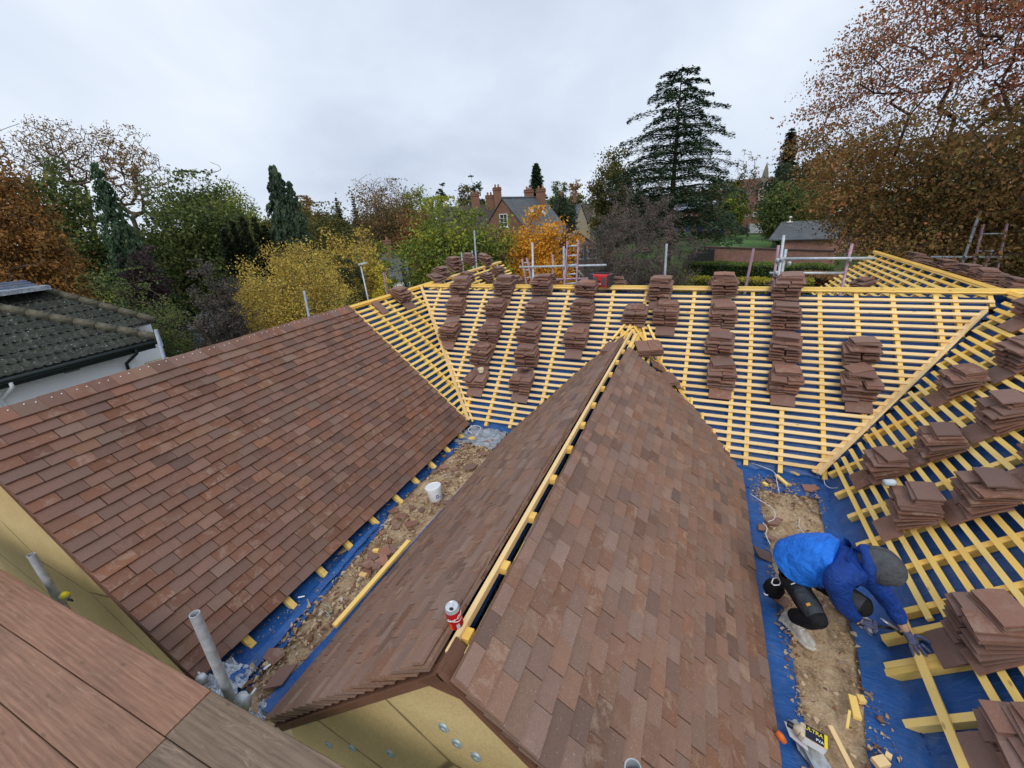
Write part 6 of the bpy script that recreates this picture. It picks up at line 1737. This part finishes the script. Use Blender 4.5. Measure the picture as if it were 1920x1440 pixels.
# ---- the near copper beech at the right, in two kinds of leaf
def big_beech():
    R = np.random.default_rng(5); D = 17.5
    c = G0(1835, D); root = thing('copper_beech_tree', 'huge copper beech with thinning russet leaves filling the right side', 'tree', c)
    tips = []
    # scatter tips over the pictured outline, at true distances between 13 and 24 m
    edge = [(0, 1660), (60, 1600), (100, 1565), (150, 1520), (190, 1498), (240, 1488), (290, 1510), (330, 1530), (370, 1545), (420, 1560), (460, 1600), (500, 1620), (535, 1640)]
    while len(tips) < 1900:
        y = R.uniform(-160, 535); xe = np.interp(y, [e_[0] for e_ in edge], [e_[1] for e_ in edge]) if y > 0 else 1660 + (-y) * .7
        x = R.uniform(xe, 2250)
        if y < 270 and R.random() < .50: continue
        f = (x - xe) / (2250 - xe); dd = D + R.normal(0, 2.6) * min(1, .35 + f * 2)
        if y > 300: dd = D - abs(R.normal(0, 2.8)) + 1.0
        p = at_d(x, y, max(11.5, dd))
        if p.z < 1.0: continue
        tips.append((p.x - c.x, p.y - c.y, p.z))
    tips = np.array(tips); H = tips[:, 2].max()
    N, par, w = grow(np.zeros(3), tips, H, R, step=.42)
    w = w ** 1.25; me = limb_mesh('trunk', N, par, w, .34, simple('beech_bark_dark', (.055, .045, .04), .9, .3, 9), 6, rmin=.006)
    link('trunk', me, T(c), root)
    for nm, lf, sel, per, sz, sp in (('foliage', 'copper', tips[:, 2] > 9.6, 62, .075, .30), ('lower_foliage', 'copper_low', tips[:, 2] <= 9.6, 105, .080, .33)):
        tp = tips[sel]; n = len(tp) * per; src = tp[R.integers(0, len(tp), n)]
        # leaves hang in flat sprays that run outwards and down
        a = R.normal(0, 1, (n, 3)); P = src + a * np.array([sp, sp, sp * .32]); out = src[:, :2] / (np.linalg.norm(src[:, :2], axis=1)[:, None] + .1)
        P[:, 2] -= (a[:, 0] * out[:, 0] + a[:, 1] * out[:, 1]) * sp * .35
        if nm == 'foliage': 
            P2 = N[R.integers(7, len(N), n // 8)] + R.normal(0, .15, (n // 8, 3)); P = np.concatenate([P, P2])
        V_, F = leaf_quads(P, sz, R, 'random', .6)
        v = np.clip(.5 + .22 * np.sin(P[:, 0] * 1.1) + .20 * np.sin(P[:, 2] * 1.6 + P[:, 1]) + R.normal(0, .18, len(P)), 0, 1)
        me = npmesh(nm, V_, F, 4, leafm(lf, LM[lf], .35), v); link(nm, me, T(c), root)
big_beech()
# ---- far tree line, each its own tree
R0 = np.random.default_rng(99)
far_list = []
for i in range(46):
    x = 470 + i * 24.5 + R0.uniform(-8, 8)
    hor = 396.7 - .0625 * (x - 960)
    far_list.append((x, hor - R0.uniform(2, 26), R0.uniform(34, 60), R0.uniform(120, 190)))
ORD = ['one', 'two', 'three', 'four', 'five', 'six', 'seven', 'eight', 'nine', 'ten', 'eleven', 'twelve', 'thirteen', 'fourteen', 'fifteen', 'sixteen', 'seventeen', 'eighteen', 'nineteen']
ORD += ['twenty'] + ['twenty ' + o_ for o_ in ORD[:9]] + ['thirty'] + ['thirty ' + o_ for o_ in ORD[:9]] + ['forty'] + ['forty ' + o_ for o_ in ORD[:9]]
kinds = ['olive', 'dark', 'green', 'brownmix', 'green', 'dark', 'olive']
adj = {'olive': 'olive', 'dark': 'dark', 'green': 'green', 'brownmix': 'brownish'}
for i, (x, yt, w_, d_) in enumerate(far_list):
    lf = kinds[int(R0.integers(len(kinds)))]
    tree('distant %s tree on the skyline, number %s from the left end' % (adj[lf], ORD[i]), x, yt, 470, w_, d_, lf, 'ball', 70, 40, .75, .10, z0=1, group='distant trees along the skyline')
for x, yt, w_, d_, lf, k_, lab in ((685, 358, 18, 110, 'conifer', 'c', 'small dark conifer left of the brown autumn tree'), (655, 366, 20, 105, 'conifer', 'c', 'blunt dark conifer on the skyline above the yellow tree'), (905, 335, 30, 110, 'dark', 't', 'ragged evergreen on the skyline behind the chimneys'),
                             (842, 345, 22, 110, 'dark', 't', 'flat topped pine above the grey dormer'), (885, 345, 40, 120, 'olive', 't', 'half bare tree above the brick house roof'), (1048, 345, 34, 120, 'green', 't', 'round green tree beyond the buff houses'), (1078, 340, 26, 130, 'sparse_brown', 't', 'thin dark tree above the buff houses'),
                             (1330, 330, 60, 120, 'olive', 't', 'olive tree seen through the cedar boughs'), (600, 372, 40, 90, 'sparse_brown', 't', 'bare treetop right of the weeping spruce')):
    if k_ == 'c': conifer(lab, x, yt, 420, w_, d_, lf, 14, 8, .2, 40, .5, shape=.7)
    else: tree(lab, x, yt, 430, w_, d_, lf, 'ball', 90, 30, .55, .09, z0=2)
# rough ground cover between the near shrubs
def cover(label, pts, n, leaf, size, h, seed):
    R = np.random.default_rng(seed); a, b, c_, d_ = [np.array(G0(*p)) for p in pts]
    u = R.random((n, 1)); v_ = R.random((n, 1)); P = (a * (1 - u) + b * u) * (1 - v_) + (d_ * (1 - u) + c_ * u) * v_
    P[:, 2] = R.random(n) ** 1.5 * h * (.6 + .4 * np.sin(P[:, 0] * 1.3) * np.sin(P[:, 1] * 1.1)) + .03
    V_, F = leaf_quads(P, size, R); vv = np.clip(.4 + R.normal(0, .22, n), 0, 1)
    o = link('ground_cover', npmesh('ground_cover', V_, F, 4, leafm(leaf, LM[leaf]), vv), T((0, 0, 0))); tag(o, label, 'ground cover', kind='stuff')
cover('low green undergrowth of the gardens left of centre', [(200, 16), (820, 16), (820, 40), (200, 40)], 26000, 'green', .14, .9, 1)
cover('low green and russet undergrowth behind the house at right', [(900, 15), (1900, 15), (1700, 36), (900, 36)], 26000, 'green', .14, .8, 2)
cover('fallen russet leaves and low growth under the copper beech', [(1500, 14), (2100, 12), (2100, 34), (1500, 34)], 16000, 'copper_low', .13, .9, 3)

# ================================================================== WHITE NEIGHBOUR HOUSE
nz = 5.3; XA, YA = -13.75, 6.5; PIT = .56
nb = thing('white_house', 'white rendered neighbouring house with mossy dark interlocking tile hip roof', 'house', (XA - 4, 2, 0))
M_RND = simple('white_render', (.94, .95, .96), .85, .02, 3, bump=.4, bscale=90, bd=.006)
M_DARKF = simple('dark_green_gutter', (.012, .022, .02), .4, .2)
def mossy():
    n = NT('mossy_concrete_tile', .85, .2); o = n.objco(); r = n.rand()
    off = n.node('ShaderNodeCombineXYZ'); n.lnk(n.math('MULTIPLY', r, 53.0), off.inputs[0]); ad = n.node('ShaderNodeVectorMath', operation='ADD'); n.lnk(o, ad.inputs[0]); n.lnk(off.outputs[0], ad.inputs[1]); v = ad.outputs[0]
    c = n.ramp(n.noise(v, 5, 7, .7, .5), [(.3, (.018, .022, .018)), (.5, (.040, .044, .036)), (.7, (.085, .088, .074))])
    c = n.mix(n.math('MULTIPLY', n.ramp(n.noise(v, 12, 4), [(.55, 0), (.7, 1)]), .7), c, (.045, .055, .018))
    c = n.mix(n.math('MULTIPLY', n.ramp(n.noise(v, 22, 3, .5, .5), [(.64, 0), (.69, 1)]), .7), c, (.42, .44, .40))
    n.color(c); n.bump(n.noise(v, 40, 4), .6, .01); return n.m
M_MOSS = mossy()
w = MB(); w.box(T((XA - 4.35, YA - 6.4, (nz - .12) / 2)), 8.0, 12.0, nz - .12); w.build('wall', M_RND, nb)
w = MB(); w.box(T((XA - 7.4, YA + .6, (nz - .15) / 2)), 7.6, 2.4, nz - .15); w.build('wall', M_RND, nb)
w = MB(); w.box(T((XA + .05, YA - .10, nz - .62)), .30, .52, .08); w.box(T((XA - .15, YA - .12, 2.3)), .35, .36, 4.5); w.build('corner_buttress', simple('buff_stone', (.45, .38, .26), .8), nb)
w = MB(); w.box(T((XA + .08, YA - 6.3, nz - .12)), .06, 12.5, .20); w.build('fascia', M_DARKF, nb)
w = MB(); w.tube([(XA + .17, YA + .1, nz - .06), (XA + .17, YA - 12.5, nz - .06)], .06, 10); w.build('gutter', M_DARKF, nb, smooth=True)
def downpipe(y, mat, lab):
    w = MB(); w.tube([(XA + .17, y, nz - .08), (XA + .16, y, nz - .22), (XA - .28, y - .12, nz - .50), (XA - .31, y - .12, nz - .62), (XA - .31, y - .12, 0)], .038, 10); return w.build('downpipe', mat, nb, smooth=True)
downpipe(YA - .55, M_DARKF, ''); downpipe(YA - 2.95, M_WHITEPL, '')
w = MB(); w.box(T((XA - .34, YA - 1.75, nz - .30)), .03, .30, .10); w.build('vent', simple('grey_vent', (.25, .25, .24), .8), nb)
# tile of double roll section
tw, tl, tg = .33, .42, .335
mb = MB(); NX = 12; vs = []
prof = lambda u: .030 * max(0, math.cos(2 * math.pi * (u * 2))) ** 1.0
for lay in (0, 1):
    for j in range(2):
        for i in range(NX + 1):
            u = i / NX; vs.append((-tw / 2 + tw * u, tl * j, prof(u) + .014 * lay))
fs = []
for i in range(NX):
    a = 2 * (NX + 1); fs.append((a + i, a + i + 1, a + NX + 1 + i + 1, a + NX + 1 + i)); fs.append((NX + 1 + i, NX + 2 + i, a + NX + 2 + i, a + NX + 1 + i))
    fs.append((i, NX + 1 + i, NX + 2 + i, i + 1))
mb.add(vs, fs)
mb_me = mb.mesh('roof_tile', M_MOSS, True)
def hiproof(XE, YE, half, ylen, keep, parent, seed, PIT=.60):
    th = math.atan(PIT); ct, st = math.cos(th), math.sin(th); sl = half / ct
    d = Vector((ct, 0, -st)); n_ = Vector((st, 0, ct)); u = d.cross(n_)
    # face toward +X; ridge at x = XE - half
    out = []
    rows = int(sl / tg)
    for k in range(rows + 1):
        q = sl - tl + .05 - k * tg                     # head distance from the ridge
        if q < -.1: break
        ym = YE - (sl - q - tl * .6) * ct              # hip line
        y = ym - tw * .15
        while y > YE - ylen:
            p = Vector((XE - half, y, nz + half * PIT)) + d * q
            out.append(((p - CAMP).length, frame(p + n_ * .02, u, d, n_) @ Matrix.Rotation(.055, 4, 'X') @ Matrix.Rotation(random.gauss(0, .004), 4, 'Z'))); y -= tw
    out.sort(key=lambda o: o[0])
    vis = out
    for _, M_ in vis[:keep]: link('roof_tile', mb_me, M_, parent)
    rest = MB()
    for _, M_ in vis[keep:]: rest.add([M_ @ Vector(p) for p in mb.v], mb.f, random.random())
    if rest.v:
        o = rest.build('roof_tiles', M_MOSS, parent, smooth=True); o['kind'] = 'stuff'
    zt = nz + half * PIT
    m = MB()
    m.add([(XE + .12, YE + .12, nz - .06), (XE + .12, YE - ylen, nz - .06), (XE - half, YE - ylen, zt), (XE - half, YE - half, zt)], [(0, 3, 2, 1)])
    m.add([(XE + .12, YE + .12, nz - .06), (XE - half, YE - half, zt), (XE - 2 * half, YE + .12, nz - .06)], [(0, 2, 1)])
    m.add([(XE - 2 * half, YE + .12, nz - .06), (XE - half, YE - half, zt), (XE - half, YE - ylen, zt), (XE - 2 * half, YE - ylen, nz - .06)], [(0, 3, 2, 1)])
    m.build('roof_deck', M_MOSS, parent)
    # hip capping tiles
    a = Vector((XE + .10, YE + .10, nz + .04)); b_ = Vector((XE - half, YE - half, zt + .07)); nh = int((b_ - a).length / .42)
    for k in range(nh):
        p = a.lerp(b_, k / nh); q = a.lerp(b_, (k + 1.08) / nh); m = MB(); m.tube([p, q], [.115, .10], 10); m.build('hip_tile', M_LICH, parent, smooth=True)
M_LICH = simple('lichen_hip_tile', (.11, .10, .07), .9, .5, 12, bump=.8, bscale=30)
hiproof(XA, YA, 4.2, 7.5, 290, nb, 1)
nb2 = nb
hiproof(XA - 2.9, YA + 1.5, 1.7, 4.0, 120, nb, 2, .78)
PN = Vector((XA - 4.75, YA - 1.5, nz + 1.7 * .78 + .22)); m = MB(); 
for k in range(5):
    m.box(T(PN) @ T((k * .22 - .4, 0, -k * .05 + .06)), .17, 2.6, .04)
m.build('solar_panel', simple('blue_grey_panel', (.16, .20, .28), .35, .2), nb)
m = MB(); m.box(T(PN - Vector((0, 0, .14))), 1.4, 2.8, .12); m.build('flat_roof', M_LEAD, nb)

# ================================================================== OTHER BUILDINGS
def bframe(px, dist, yaw=0):
    o = G0(px, dist); d = Vector((o.x, o.y, 0)).normalized(); r = Vector((d.y, -d.x, 0))
    return frame(o, r, d, Vector((0, 0, 1))) @ Matrix.Rotation(yaw, 4, 'Z')
M_BRICK = brick_mat('red_brick', (.25, .095, .055), (.17, .07, .045), (.24, .19, .15), 1.6)
M_BRICKW = brick_mat('pink_brick_wall', (.36, .16, .11), (.27, .12, .085), (.30, .24, .2), 1.4)
def slate(name, c, sc):
    n = NT(name, .6, .4); o = n.objco(); s_ = n.node('ShaderNodeSeparateXYZ'); n.lnk(o, s_.inputs[0]); cb = n.node('ShaderNodeCombineXYZ'); n.lnk(n.math('ADD', s_.outputs[0], s_.outputs[1]), cb.inputs[0]); n.lnk(s_.outputs[2], cb.inputs[1])
    b_ = n.node('ShaderNodeTexBrick'); n.lnk(cb.outputs[0], b_.inputs['Vector']); b_.inputs['Scale'].default_value = sc
    b_.inputs['Color1'].default_value = col(c); b_.inputs['Color2'].default_value = col(tuple(x * .75 for x in c)); b_.inputs['Mortar'].default_value = col(tuple(x * .4 for x in c)); b_.inputs['Mortar Size'].default_value = .02
    c2 = n.mix(.5, b_.outputs[0], n.ramp(n.noise(o, 1.2, 6, .65), [(.3, .25), (.7, .75)]), 'OVERLAY'); n.color(c2); return n.m
M_SLATE = slate('grey_slate', (.12, .13, .135), 1.6); M_BTILE = slate('dark_brown_tile', (.085, .065, .055), 1.8); M_RTILE = slate('red_roof_tile', (.22, .09, .07), 1.5)
M_GLASS = simple('window_glass', (.03, .04, .05), .1, .1, bump=0, spec=.8); M_WFR = simple('white_window_frame', (.8, .8, .78), .5, .03, bump=0)
def window(F, w_, h_, parent, nx=2, ny=3, fw=.07, frame_mat=None):
    """F: frame with x right, z up, -y outwards, origin at the centre"""
    m = MB()
    for sx in (-1, 1): m.box(F @ T((sx * (w_ / 2 - fw / 2), -.03, 0)), fw, .08, h_)
    for sz in (-1, 1): m.box(F @ T((0, -.031, sz * (h_ / 2 - fw / 2))), w_ - 2 * fw, .08, fw)
    for i in range(1, nx): m.box(F @ T((-w_ / 2 + w_ * i / nx, -.028, 0)), fw * .5, .05, h_ - 2 * fw)
    for j in range(1, ny): m.box(F @ T((0, -.026, -h_ / 2 + h_ * j / ny)), w_ - 2 * fw, .045, fw * .5)
    f = m.build('window', frame_mat or M_WFR, parent)
    m = MB(); m.box(F @ T((0, -.008, 0)), w_ - fw, .012, h_ - fw); m.build('pane', M_GLASS, f)
    m = MB(); m.box(F @ T((0, -.06, -h_ / 2 - .05)), w_ + .12, .16, .08); m.build('sill', frame_mat or M_WFR, f)
    return f
def gable_house(root, F, w_, l_, ze, zr, wall, roof, over=.25):
    """gable end at local y=0 facing -y, ridge along +y"""
    P = lambda x, y, z: F @ Vector((x, y, z))
    m = MB(); m.prism([P(-w_ / 2, 0, 0), P(w_ / 2, 0, 0), P(w_ / 2, 0, ze), P(0, 0, zr - .1), P(-w_ / 2, 0, ze)], F.to_3x3() @ Vector((0, l_, 0))); m.build('wall', wall, root)
    ex = over; sl_ = (zr - ze) / (w_ / 2)
    for sx in (-1, 1):
        m = MB(); m.prism([P(0, -.15, zr), P(sx * (w_ / 2 + ex), -.15, ze - ex * sl_), P(sx * (w_ / 2 + ex), l_ + .15, ze - ex * sl_), P(0, l_ + .15, zr)], Vector((0, 0, .09))); m.build('roof', roof, root)
    m = MB(); m.tube([P(0, -.15, zr + .1), P(0, l_ + .15, zr + .1)], .11, 8); m.build('ridge_tiles', roof, root)
def chimney(root, F, x, y, z0, z1, w_, d_, pots=2):
    m = MB(); m.box(F @ T((x, y, (z0 + z1) / 2)), w_, d_, z1 - z0); m.box(F @ T((x, y, z1 - .18)), w_ + .14, d_ + .14, .14); m.box(F @ T((x, y, z1 + .04)), w_ + .08, d_ + .08, .10)
    c_ = m.build('chimney', M_BRICK, root)
    for k in range(pots):
        m = MB(); m.lathe(F @ T((x + (k - (pots - 1) / 2) * w_ * .42, y, z1 + .08)), [(.13, 0), (.10, .32), (.12, .34), (.10, .35)], 10); m.build('chimney_pot', simple('terracotta_pot', (.30, .15, .09), .8), c_)
F = bframe(950, 50, -.55)
bh = thing('brick_house', 'red brick gabled house with tall chimneys, white window and slate roof with skylights', 'house', F.translation)
gable_house(bh, F, 8.0, 9.6, 4.8, 9.35, M_BRICK, M_SLATE)
window(F @ T((.0, 0, 7.15)), 1.0, 1.35, bh)
m = MB(); m.lathe(F @ T((.1, -.02, 5.6)) @ Matrix.Rotation(math.pi / 2, 4, 'X'), [(0, .05), (.22, .04), (.22, 0)], 16); m.build('wall_plaque', M_WFR, bh)
sl_ = (9.35 - 4.8) / 4.2; an = math.atan(sl_)
for yy in (4.0, 6.4):
    m = MB(); m.box(F @ T((1.5, yy, 9.35 - 1.5 * sl_ + .12)) @ Matrix.Rotation(an, 4, 'Y'), 1.25, .75, .08); sk_ = m.build('skylight', simple('skylight_frame', (.35, .37, .38), .4), bh)
    m = MB(); m.box(F @ T((1.5, yy, 9.35 - 1.5 * sl_ + .17)) @ Matrix.Rotation(an, 4, 'Y'), 1.05, .58, .03); m.build('pane', simple('pane_painted_sky_reflection', (.75, .8, .85), .08, .02, bump=0), sk_)  # pale pane colour stands in for reflected sky
F2 = bframe(852, 53, 0)
P = lambda x, y, z: F2 @ Vector((x, y, z))
m = MB(); m.prism([P(-1, 2.4, 0), P(8.5, 2.4, 0), P(8.5, 2.4, 5.6), P(-1, 2.4, 5.6)], F2.to_3x3() @ Vector((0, 6.6, 0))); m.build('wall', M_BRICK, bh)
m = MB(); m.prism([P(-1.3, 2.1, 5.4), P(8.6, 2.1, 5.4), P(8.6, 5.6, 8.95), P(-1.3, 5.6, 8.95)], Vector((0, 0, .1))); m.build('roof', M_BTILE, bh)
m = MB(); m.prism([P(-1.3, 9.2, 5.4), P(8.6, 9.2, 5.4), P(8.6, 5.6, 8.95), P(-1.3, 5.6, 8.95)], Vector((0, 0, .1))); m.build('roof', M_BTILE, bh)
chimney(bh, F2, 3.5, 5.6, 7.5, 10.3, 1.0, .8); chimney(bh, F2, 5.3, 5.3, 7, 10.0, .95, .8); chimney(bh, F2, 6.25, 4.6, 5.5, 10.8, .95, .9)
F3 = bframe(1010, 57, 0); chimney(bh, F3, -.9, 0, 7, 10.3, 1.15, .9); chimney(bh, F3, .55, 0, 7, 10.3, 1.15, .9)
# bungalow roof with a brick chimney
F = bframe(733, 46, 1.5); o = thing('bungalow', 'low grey roofed bungalow with a small brick chimney among the trees', 'house', F.translation)
gable_house(o, F @ T((0, -1.6, 0)), 5, 3.4, 2.6, 4.6, M_RND, M_SLATE); chimney(o, F, 0, .0, 4, 6.0, .7, .7, 1)
# grey dormer house
F = bframe(838, 78, .3); o = thing('dormer_house', 'pale house with a blue grey box dormer behind the large leaved tree', 'house', F.translation)
gable_house(o, F, 7, 8, 4.5, 8.2, M_RND, M_SLATE)
m = MB(); m.box(F @ T((.0, 1.6, 8.3)), 3.0, 3, 2.4); dm = m.build('dormer', simple('blue_grey_cladding', (.16, .20, .25), .5), o)
window(F @ T((-.2, .08, 8.4)), 1.6, 1.5, o, 2, 1)
# buff houses
for k, (px, dd, lab) in enumerate(((1072, 92, 'buff stone house with grey roof right of the dark round evergreen'), (1096, 99, 'second buff house with purple grey roof and end chimney, beside the cedar'))):
    F = bframe(px, dd, 1.2 if k == 0 else 1.35); o = thing('buff_house', lab, 'house', F.translation)
    gable_house(o, F @ T((0, -2, 0)), 7, 4.5, 5.2, 8.4, simple('buff_brick', (.40, .33, .22), .85), M_SLATE if k == 0 else M_BTILE)
    for sx in (-.9, 1.0):
        window(F @ T((3.55, sx, 4.6)) @ Matrix.Rotation(math.pi / 2, 4, 'Z'), .9, 1.3, o, 2, 1)
    chimney(o, F, 0, 2.2, 9, 10.9, .8, .6, 1)
F = bframe(1085, 60, .1); o = thing('conservatory', 'low white framed building with a grey roof left of the bare shrub', 'building', F.translation)
gable_house(o, F, 5, 5, 3.0, 4.9, simple('greyed_brick', (.3, .2, .16), .85), M_SLATE)
for k in range(4): window(F @ T((-1.8 + 1.2 * k, 0, 2.2)), 1.1, 1.3, o, 2, 1)
# school building with blue doors, red roof, tower
F = bframe(1330, 122, .15); sc_ = thing('school_building', 'long brick school building with blue doors behind the far lawn', 'building', F.translation)
m = MB(); m.box(F @ T((1, 2, 2.9)), 22, 6, 5.8); m.build('wall', M_BRICK, sc_)
m = MB(); m.prism([F @ Vector(v) for v in ((-10.3, -1.3, 5.8), (6.3, -1.3, 5.8), (6.3, 5.3, 7.4), (-10.3, 5.3, 7.4))], Vector((0, 0, .2))); m.build('roof', simple('pale_metal_roof', (.30, .36, .42), .5), sc_)
for k in range(6):
    x = -8.5 + k * 2.6
    m = MB(); m.box(F @ T((x, -1.03, 1.3)), 1.3, .1, 2.3); d_ = m.build('door', simple('blue_door', (.02, .05, .20), .5), sc_)
    window(F @ T((x, -1.0, 4.2)), 1.7, .9, sc_, 3, 1)
for k in range(3):
    window(F @ T((6.8 + 1.7 * k, -1.0, 4.1)), .8, .8, sc_, 1, 1)
m = MB(); m.box(F @ T((10, -2.2, 1.0)), 5.4, 2.2, 2.0); m.build('porch', simple('pale_render', (.5, .5, .48), .9), sc_)
F = bframe(1392, 150, 1.5); o = thing('red_roof_hall', 'steep red tiled hall roof behind the school', 'building', F.translation)
gable_house(o, F @ T((0, -6, 0)), 10, 11, 6, 12.5, simple('flint_wall', (.38, .34, .28), .9), M_RTILE)
F = bframe(1409, 146, 0); o = thing('church_turret', 'slender stone church turret with a steep pointed roof beside the wellingtonia', 'church', F.translation)
m = MB(); m.box(F @ T((0, 0, 5.5)), 2.0, 2.0, 11); m.build('tower', simple('pale_stone', (.42, .36, .26), .85), o)
m = MB(); m.lathe(F @ T((0, 0, 13)) @ Matrix.Rotation(.78, 4, 'Z'), [(1.5, -2), (.9, 1.0), (.05, 3.4)], 4); m.build('spire', simple('stone_spire', (.20, .17, .13), .85), o)
for k in (-1, 1): m = MB(); m.box(F @ T((k * .5, -1.02, 10.8)), .45, .08, 1.6); m.build('louvre', simple('dark_opening', (.03, .03, .03), .9), o)
# garage with slate roof, vents
F = bframe(1525, 76, .12); o = thing('garage_block', 'low brick garages with a wide grey slate roof and two roof vents', 'garage', F.translation)
m = MB(); m.box(F @ T((1.5, 3, 1.1)), 11, 6, 2.2); m.build('wall', M_BRICKW, o)
m = MB(); m.prism([F @ Vector(v) for v in ((-6.2, -.6, 1.9), (2.0, -.6, 1.9), (2.0, 4.4, 4.1), (-4.6, 4.4, 4.1))], Vector((0, 0, .12))); m.build('roof', M_SLATE, o)
m = MB(); m.prism([F @ Vector(v) for v in ((2.05, .6, 2.6), (8.2, .6, 2.6), (8.2, 4.4, 4.1), (2.05, 4.4, 4.1))], Vector((0, 0, .12))); m.build('roof', M_SLATE, o)
for x_ in (-3.6, 1.6):
    m = MB(); m.lathe(F @ T((x_, 4.0, 4.0)), [(.10, 0), (.10, .8), (.25, .82), (.0, 1.0)], 10); m.box(F @ T((x_, 4.0, 4.15)), .8, .5, .1); m.build('vent', M_WFR, o)
a, b_ = G0(1290, 70), G0(1560, 62)
gw = thing('garden_wall', 'long pink brick garden wall with a darker coping beyond the hedges', 'wall', (a + b_) / 2)
L_ = (b_ - a).length; Fw = look_frame((a + b_) / 2, b_ - a)
m = MB(); m.box(Fw @ T((1.2, 0, .85)), L_ - 2.4, .3, 1.7); m.build('brickwork', M_BRICKW, gw)
m = MB(); m.box(Fw @ T((0, 0, 1.78)), L_, .55, .14); m.build('coping', simple('dark_brown_coping', (.10, .06, .05), .9), gw)
F = bframe(1312, 66.5, 0); m = MB(); m.box(F @ T((0, .6, .8)), 3.4, .8, 1.6); o = m.build('lean_to', simple('dark_opening2', (.02, .02, .02), .9)); tag(o, 'dark open lean-to at the left end of the pink brick wall', 'shed')
F = bframe(1558, 82, 0); tk = thing('storage_tank', 'dark green container with a pale lid beyond the garages', 'tank', F.translation)
m = MB(); m.box(F @ T((0, 1.5, 2.6)), 4.0, 2.6, 5.2); m.build('body', simple('dark_green_paint', (.02, .045, .035), .6), tk)
m = MB(); m.box(F @ T((0, 1.5, 5.3)), 4.3, 2.9, .18); m.build('lid', simple('pale_lid', (.4, .44, .42), .6), tk)
# garden shed with pale barge boards behind the ladder
F = bframe(1076, 34, 0); sh2 = thing('garden_shed', 'small shed with dark gable and pale barge boards behind the ladder', 'shed', F.translation)
P = lambda x, y, z: F @ Vector((x, y, z))
m = MB(); m.box(F @ T((0, 1.2, 1.35)), 1.9, 2.4, 2.7); m.build('wall', simple('pale_green_board', (.42, .47, .44), .7), sh2)
m = MB(); m.prism([P(-.95, -.02, 2.7), P(.95, -.02, 2.7), P(0, -.02, 3.75)], F.to_3x3() @ Vector((0, 2.4, 0))); m.build('gable', simple('dark_shingle', (.07, .045, .035), .9), sh2)
for sx in (-1, 1): m = MB(); m.beam(P(0, -.10, 3.85), P(sx * 1.15, -.10, 2.55), .10, .16, (0, 1, 0)); m.build('barge_board', simple('white_grey_board', (.55, .58, .56), .7), sh2)
# ---- street lamp
lp = G0(683, 27); lt = at_d(676, 497, 27)
sl2 = thing('street_lamp', 'grey street lamp with a flat pale head beside the golden tree', 'street lamp', lp)
m = MB(); m.tube([lp, (lt.x, lt.y, lt.z)], [.06, .04], 10); m.build('pole', M_GALV_L, sl2, smooth=True)
F = bframe(676, 27, 0); h_ = F.copy(); h_.translation = Vector((lt.x, lt.y, lt.z))
m = MB(); m.prism([h_ @ Vector(v) for v in ((-.12, -.10, .0), (.34, -.12, .06), (.40, .0, .07), (.34, .12, .06), (-.12, .10, 0))], (0, 0, .08)); m.build('lamp_head', simple('pale_lamp_head', (.55, .58, .6), .4), sl2)
# ---- cars
def car(label, px, dist, yaw, c, name='parked_car'):
    F = bframe(px, dist, yaw); o = thing(name, label, 'car', F.translation)
    pr = [(-2.1, .45), (-2.15, .75), (-1.5, .92), (-.9, .98), (-.3, 1.42), (.9, 1.45), (1.55, 1.0), (2.05, .92), (2.12, .45), (1.7, .28), (-1.7, .28)]
    body = [p for p in pr if p[1] < 1.1]
    m = MB(); m.prism([F @ Vector((x, -.85, z)) for x, z in body], F.to_3x3() @ Vector((0, 1.7, 0))); m.build('body', simple('car_paint_' + label[:5], c, .3, .05, bump=0, spec=.6), o)
    m = MB(); m.prism([F @ Vector((x, -.72, z)) for x, z in ((-.95, .97), (-.35, 1.40), (.85, 1.42), (1.5, .99))], F.to_3x3() @ Vector((0, 1.44, 0))); m.build('windows', M_GLASS, o)
    m = MB(); m.prism([F @ Vector((x, -.70, z)) for x, z in ((-.36, 1.40), (.86, 1.42), (.8, 1.47), (-.3, 1.46))], F.to_3x3() @ Vector((0, 1.40, 0))); m.build('roof', bpy.data.materials['car_paint_' + label[:5]], o)
    for x_ in (-1.35, 1.3):
        for y_ in (-.8, .8):
            m = MB(); m.lathe(F @ T((x_, y_ - .1, .32)) @ Matrix.Rotation(-math.pi / 2, 4, 'X'), [(0, 0), (.32, 0), (.32, .2), (0, .2)], 16); wh = m.build('wheel', M_BLACKPL, o)
            m = MB(); m.lathe(F @ T((x_, y_ + (-.112 if y_ < 0 else .112), .32)) @ Matrix.Rotation(-math.pi / 2, 4, 'X'), [(0, 0), (.19, 0), (.19, .005)], 12); m.build('rim', M_GALV_L, wh)
    for y_ in (-.6, .6): m = MB(); m.box(F @ T((-2.13, y_, .66)), .06, .28, .12); m.build('headlight', M_WFR, o)
    return o
car('dark grey car parked on the tarmac beyond the white house', 325, 37, 1.2, (.05, .055, .06))
car('white car parked beyond the garages under the copper beech', 1580, 80, .2, (.75, .76, .78))
